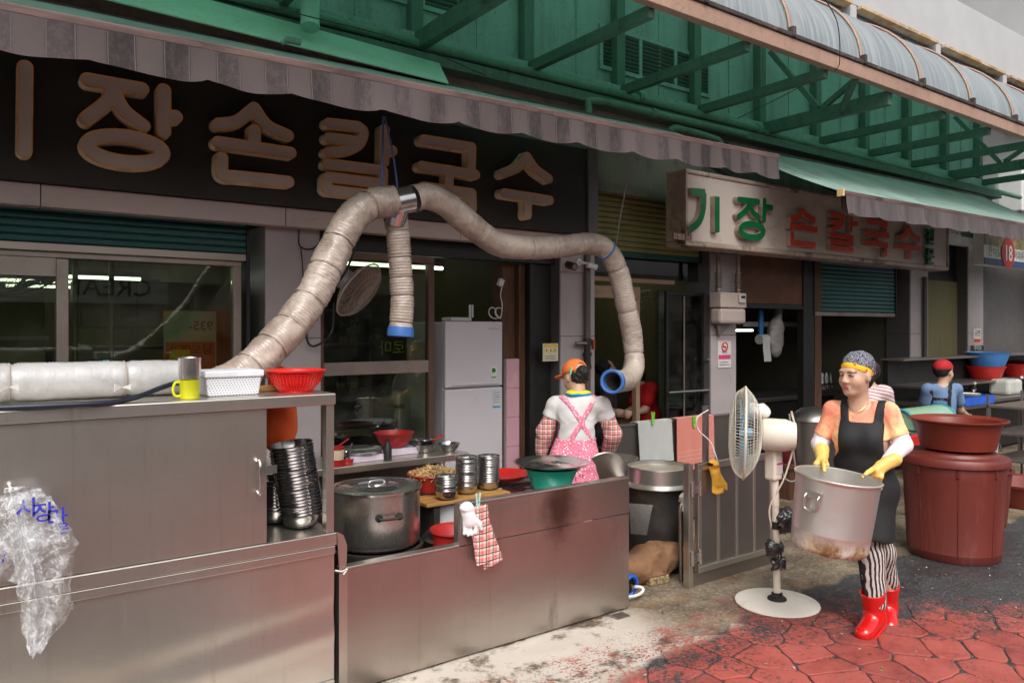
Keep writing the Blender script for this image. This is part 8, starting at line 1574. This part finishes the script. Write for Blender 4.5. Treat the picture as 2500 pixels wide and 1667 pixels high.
# ---------------------------------------------------------------- people further off
def simple_person(label, d0, head, shL, shR, pelvis, facing, shirt_m, elL, elR, wL, wR, cover=None, cover_m=None, hair=True, legs=True, fat=1.0, headdir=None, seat=False, res=.012, straps=None, k=1.0):
    o = thing('person', label, 'person', Vector((pelvis.x, pelvis.y, 0))); f, s = frame(facing); hf, hs_ = frame(headdir or facing); Mh = rotm(hs_, hf, UP); mid = (shL + shR) / 2
    Jn = dict(f=f, s=s, chest=mid - UP * .13, belly=mid.lerp(pelvis, .6), pelvis=pelvis, shL=shL, shR=shR)
    def bf(P):
        q = head_sdf(P, head, Mh, k); q = smin(q, s_cap(P, mid + UP * .01, head - UP * .05, .058, .05), .03); q = smin(q, torso_sdf(P, Jn, -.004, fat), .03)
        for a, b, c in ((shL, elL, wL), (shR, elR, wR)): q = smin(q, s_chain(P, [a, b, c], [.046, .038, .03], .02), .02); q = smin(q, s_ell(P, c + (c - b).normalized() * .06, (.04, .04, .05)), .02)
        for i in (-1, 1):
            h_ = pelvis + s * .08 * i
            if seat: q = smin(q, s_chain(P, [h_, h_ + f * .38, Vector((*(h_ + f * .40).xy, .06))], [.08, .06, .045], .03), .03)
            else: q = smin(q, s_chain(P, [h_, Vector((*h_.xy, .06))], [.08, .045], .03), .03)
        return q
    feet = [Vector((*(pelvis + f * (.42 if seat else .0)).xy, .0))]; lo, hi = bounds([head + UP * .1, shL, shR, elL, elR, wL, wR, pelvis] + feet, .16); sdf_obj('body', bf, lo, hi, res, skin_m, o, lambda V: head_color(V, head, Mh, k))
    def sf_(P):
        q = torso_sdf(P, Jn, .012, fat)
        for a, b in ((shL, elL), (shR, elR)): q = smin(q, s_cap(P, a, a.lerp(b, .6), .060, .066), .03)
        return smax(q + .005 * nz(P, 18, 2), -s_cap(P, mid + UP * .04, head, .055), .01)
    lo, hi = bounds([shL, shR, elL, elR, pelvis], .15); sdf_obj('shirt', sf_, lo, hi, res, shirt_m, o)
    def tf(P):
        q = None
        for i in (-1, 1):
            h_ = pelvis + s * .08 * i; c = [h_, h_ + f * .38, Vector((*(h_ + f * .40).xy, .06))] if seat else [h_, Vector((*h_.xy, .06))]; e = s_chain(P, c, [.10, .078, .06][:len(c)], .03); q = e if q is None else smin(q, e, .03)
        return q
    lo, hi = bounds([pelvis] + feet, .22); sdf_obj('trousers', tf, lo, hi, res * 1.2, pmat('dark_trousers', (.02, .02, .025, 1), .9), o)
    lo, hi = bounds([head], .20)
    if hair: sdf_obj('hair', lambda P: np.maximum(s_ell((P - V3(*head)) @ Mh / k, (0, -.030, .030), (.084, .092, .092)) * k, -(((P - V3(*head)) @ Mh)[..., 1] * -1 + .045)) + .004 * nz(P, 60, 2), lo, hi, res * .8, hair_m, o)
    if cover: sdf_obj('headscarf', lambda P: np.maximum(s_ell((P - V3(*head)) @ Mh / k, (0, -.015, .045), (.092, .108, .088)) * k + .004 * nz(P, 30, 3), .035 - ((P - V3(*head)) @ Mh) @ V3(0, -.15, 1)), lo, hi, res * .8, cover_m, o)
    if straps is not None:
        def sp(P):
            q = torso_sdf(P, Jn, .018, fat); Q = P - V3(*mid); b = Q @ V3(*s); z = Q[..., 2]; m = np.minimum(np.abs(np.abs(b) - .085) - .018, np.maximum(np.abs(z + .10) - .018, np.abs(b) - .09)); m = np.minimum(m, z + .36); return np.maximum(np.maximum(q, -(q + .010)), m)
        lo, hi = bounds([shL, shR, pelvis], .16); sdf_obj('apron', sp, lo, hi, .009, straps, o)
    return o
SDp = 8.30
simple_person('person in a blue shirt and red headscarf washing up at the sink', SDp, Wd(2304, 908, SDp), Wd(2264, 950, SDp), Wd(2334, 950, SDp - .02), Wd(2298, 1060, SDp), FWD * .75 + RGT * .55, pmat('faded_blue_cotton', rgb(104, 128, 162), .9, 0, .08, 4, bump=.4, bscale=14), Wd(2256, 1000, SDp + .1), Wd(2344, 1000, SDp + .1), Wd(2280, 1020, SDp + .35), Wd(2362, 1016, SDp + .3), True, pmat('red_kerchief', rgb(170, 24, 30), .8, bump=.3, bscale=20), straps=blk, fat=.88, headdir=FWD * .4 + RGT * .9, k=1.05)
k = NT('red_striped_cotton'); z_ = k.xyz()[2]; k.l(k.mix(k.step(k.math('SINE', k.math('MULTIPLY', k.math('ADD', z_, k.math('MULTIPLY', k.xyz()[0], .35)), 210)), .62, .8), rgb(206, 192, 190), rgb(150, 56, 66)), k.b.inputs['Base Color']); k.b.inputs['Roughness'].default_value = .9
DD = 6.3; simple_person('person in a red striped shirt half hidden behind the pot carrier', DD, Wd(2112, 912, DD), Wd(2098, 955, DD + .05), Wd(2158, 958, DD - .05), Wd(2140, 1075, DD), RGT * -.6 + FWD * .75, k.m, Wd(2085, 1020, DD), Wd(2172, 1020, DD), Wd(2075, 1060, DD - .1), Wd(2160, 1060, DD + .2), fat=1.0)
DN = 7.8
simple_person('seated diner in a red shirt leaning over the dining table', DN, Wd(1548, 925, DN + .1), Wd(1556, 950, DN + .15), Wd(1592, 948, DN - .1), Wd(1596, 1060, DN), -RGT * .9 + FWD * .2, pmat('red_jersey', rgb(190, 20, 24), .85), Wd(1545, 1000, DN + .1), Wd(1575, 1000, DN - .15), Wd(1530, 1005, DN + .1), Wd(1545, 1008, DN - .15), seat=True)
simple_person('seated diner with dark hair facing the red shirted diner', DN, Wd(1481, 905, DN + .1), Wd(1475, 950, DN - .05), Wd(1485, 950, DN + .3), Wd(1470, 1060, DN + .1), RGT * .9 + FWD * .2, pmat('dark_jersey', rgb(50, 46, 54), .85), Wd(1485, 1000, DN - .05), Wd(1495, 1000, DN + .3), Wd(1500, 1005, DN), Wd(1505, 1005, DN + .25), seat=True)
for nm, (px) in (('stool under the red shirted diner', 1596), ('stool under the dark haired diner', 1470)):
    p = Wd(px, 1060, DN); o = thing('stool', 'dark round ' + nm, 'stool', (p.x, p.y, .02)); MB().lathe([(.15, p.z - .14), (.16, p.z - .12), (.15, p.z - .10), (.0001, p.z - .10)], 24, (p.x, p.y, 0)).build('seat', M['black'], o, smooth=40); MB().lathe([(.14, .02), (.03, .05), (.03, p.z - .14)], 16, (p.x, p.y, 0)).build('pedestal', M['steel_dark'], o, smooth=40)

# ================================================================ hanging gloves and sleeves
def hang_glove(label, cuff, pts, mat, r=.011, res=.0055, name='rubber_glove'):
    """cuff: point over the edge; pts: knuckle centre; fingers hang down"""
    w, kn, sp_ = cuff, pts, RGT * .9
    def fn(P):
        fi = [[kn + RGT * (.017 * (i - 1.5)), kn + RGT * (.019 * (i - 1.5)) - UP * (.030 + .006 * (1 - abs(i - 1.3))), kn + RGT * (.020 * (i - 1.5)) - UP * (.052 + .014 * (1 - abs(i - 1.3) * .6)) - FWD * .006] for i in range(4)]
        d = hand_sdf(P, kn.lerp(w, .55), kn, fi, [kn.lerp(w, .4) + RGT * .02, kn + RGT * .05 - UP * .005, kn + RGT * .058 - UP * .035], r, .028); d = smin(d, s_cap(P, kn.lerp(w, .5), w, .030, .036, (FWD, .45)), .015); d = smin(d, s_cap(P, w, w + FWD * .05 - UP * .04, .036, .034, (UP, .5)), .015); return d + .002 * nz(P, 50, 2)
    lo, hi = bounds([w + FWD * .06, kn, kn - UP * .08, kn + RGT * .07], .06); return tag(sdf_obj(name, fn, lo, hi, res, mat), label, 'glove')
hang_glove('yellow rubber glove drooping over the steel gate top', Wd(1571, 1134, 4.86) + Vector((0, 0, .0)) if False else atY(1742, 1133, 3.30), atY(1752, 1180, 3.29), pmat('orange_yellow_glove', rgb(232, 176, 62), .45, 0, .12, 7, rgb(206, 130, 30), .35))
hang_glove('white work glove with yellow palm on the bent pipe', atY(1673, 1212, 3.44), atY(1678, 1226, 3.43), pmat('white_knit_glove', rgb(214, 206, 190), .9, 0, .1, 8, rgb(200, 140, 50), .35), .009, .005, 'work_glove')
hang_glove('white cotton glove pegged on the barrier step', atY(1140, 1240, 3.295), atY(1148, 1275, 3.285), pmat('white_cotton_glove', rgb(224, 216, 218), .9), .010, .0055, 'work_glove')
slp = thing('oversleeve', 'pink plaid oversleeve pegged on the barrier step', 'sleeve', atY(1190, 1380, 3.28))
c0 = [atY(1170, 1236, 3.29), atY(1178, 1290, 3.285), atY(1195, 1340, 3.28), atY(1204, 1376, 3.28)]; c1 = [atY(1160, 1236, 3.283), atY(1172, 1300, 3.272), atY(1180, 1345, 3.27), atY(1185, 1372, 3.268)]
for cc, wd_ in ((c0, (.045, .050, .058, .060)), (c1, (.040, .045, .048, .050))):
    P_ = even_path(smooth_path(cc, 10), .006); n_ = len(P_)
    MB().tube(P_, [np.interp(i / (n_ - 1), [0, .33, .66, 1], wd_) for i in range(n_)], 28, rfun=lambda i, a, rr: rr * (1 + .10 * math.sin(a * 5 + i * .10) + .05 * math.sin(a * 9 - i * .2)), flat=.30).build('sleeve', M['plaid'], slp, smooth=180)
peg(1167, 1228, 3.27, pmat('mint_peg', rgb(176, 206, 190), .4), 'pale mint clothes peg on the barrier step', .95)
# ================================================================ across the street (shows only as reflections)
ob2 = thing('opposite_building', 'pale plastered building across the street seen as reflections', 'building', (3, -7, 0))
MB().box((-14, -9, 0), (22, -6.6, 3.4)).build('wall', pmat('opposite_plaster', rgb(176, 168, 156), 0.85, 0, 0.1, 1.5, rgb(120, 112, 102), 0.3, 1.2), ob2)
for i, x in enumerate((-8, -4.4, -0.8, 6.2, 9.8, 13.4)):
    w_ = MB().box((x, -6.63, 0.3), (x + 2.6, -6.585, 2.5)).build('shop_front', pmat('dark_shop_glass_%d' % i, rgb(60, 66, 64), 0.15), ob2); frame_rect(MB(), x - .05, x + 2.65, 0.25, 2.55, -6.62, -6.55, 0.06).build('frame', M['dull_frame'], w_)
sgo = thing('shop_sign', 'white CREAM sign across the street', 'sign', (2, -6.5, 2.6)); MB().box((0.2, -6.6, 2.2), (3.4, -6.5, 2.9)).build('board', wp, sgo); text_mesh('lettering', 'CREAM', 0.5, M['black'], sgo, (3.1, -6.49, 2.35), rz=math.pi)
bnr = thing('orange_banner', 'orange banner across the street', 'banner', (4.3, -6.5, .7)); MB().box((3.3, -6.58, 0.7), (5.3, -6.54, 2.1)).build('cloth', org, bnr)
# ================================================================ loose wires and litter
cable([atY(2010, -10, 3.3), atY(2045, 60, 3.35), atY(2050, 150, 3.44), atY(2038, 175, 3.49)], 0.004, bk_, 'thin black wire looping over the arched canopy', 'wire')
cable([atY(1800, 290, 4.4), atY(1930, 225, 4.2), atY(2020, 172, 3.9)], 0.004, bk_, 'thin black wire strung between the green canopy beams', 'wire')
cable([atY(600, 5, 4.3), atY(750, 40, 4.35), atY(980, 100, 4.6), atY(1200, 190, 4.82)], 0.004, bk_, 'long thin black wire crossing the green flashing sheet', 'wire')
lt = MB(); rr = random.Random(21)
for i in range(260):
    x, y = rr.uniform(1.6, 7.5), rr.uniform(1.6, 3.25)
    if y > 3.2 and x < 4.8: continue
    a = rr.uniform(0, 6.3); q = rr.uniform(.003, .011); c, s_ = math.cos(a) * q, math.sin(a) * q; z = .0095 + rr.random() * .002
    lt.add([(x - c, y - s_, z), (x + s_ * .6, y - c * .6, z + .001), (x + c, y + s_, z + .003), (x - s_ * .6, y + c * .6, z)], [(0, 1, 2, 3)], rr.choice((0, 0, 0, 1, 2)))
o = lt.build('litter', [pmat('pale_crumbs', rgb(190, 184, 172), .8), pmat('green_scraps', rgb(110, 150, 70), .8), pmat('dark_grit', rgb(40, 38, 36), .9)]); tag(o, 'tiny pale crumbs and leaf scraps scattered over the street', 'litter', kind='stuff')
pk_ = atZ(1930, 1498, .012); solo(MB().box((pk_.x - .045, pk_.y - .018, .009), (pk_.x + .045, pk_.y + .018, .012), rot=Matrix.Rotation(R(14), 3, 'Z')), 'paper_scrap', pmat('blue_white_paper', rgb(170, 196, 206), .6), 'blue and white paper scrap beside the fan base', 'paper', pk_)
# ================================================================ more of the room behind the wide window
ds = thing('display_shelf', 'pale display shelf with red and white goods inside the wide window', 'shelf', (0.0, 6.7, .02))
MB().box((-0.9, 6.9, .02), (0.52, 6.95, 2.0)).build('back_board', pmat('lit_cream_board', rgb(186, 176, 148), .6), ds)
for z in (1.28, 1.62): MB().box((-0.9, 6.55, z), (0.52, 6.899, z + .025)).build('shelf_board', wp, ds)
for i in range(9):
    x = -0.85 + i * .15; hh = .07 + .05 * ((i * 7) % 4) / 3; cc = [(170, 40, 34), (206, 200, 190), (60, 58, 50), (196, 120, 50), (120, 140, 90)][i % 5]
    solo(MB().box((x, 6.58, 1.306), (x + .12, 6.72, 1.306 + hh * 1.4)), 'goods_box', pmat('goods_%d' % i, rgb(*cc), .5), 'small %s box on the display shelf inside the wide window' % ('red', 'white', 'dark', 'orange', 'olive')[i % 5], 'box', (x + .06, 6.65, 1.306), 'boxes on the display shelf', bevel=.004)
rg = thing('wall_cabinet', 'dark wall cabinet high inside the wide window', 'cabinet', (1.1, 6.9, 1.75)); MB().box((0.70, 6.6, 1.70), (1.55, 7.0, 2.08)).build('case', pmat('cabinet_grey', rgb(96, 98, 86), .5), rg, bevel=.006)
for x in (0.72, 1.13): MB().box((x, 6.585, 1.72), (x + .39, 6.599, 2.06)).build('door', pmat('cabinet_door_%d' % int(x * 100), rgb(120, 122, 104), .4), rg, bevel=.004)
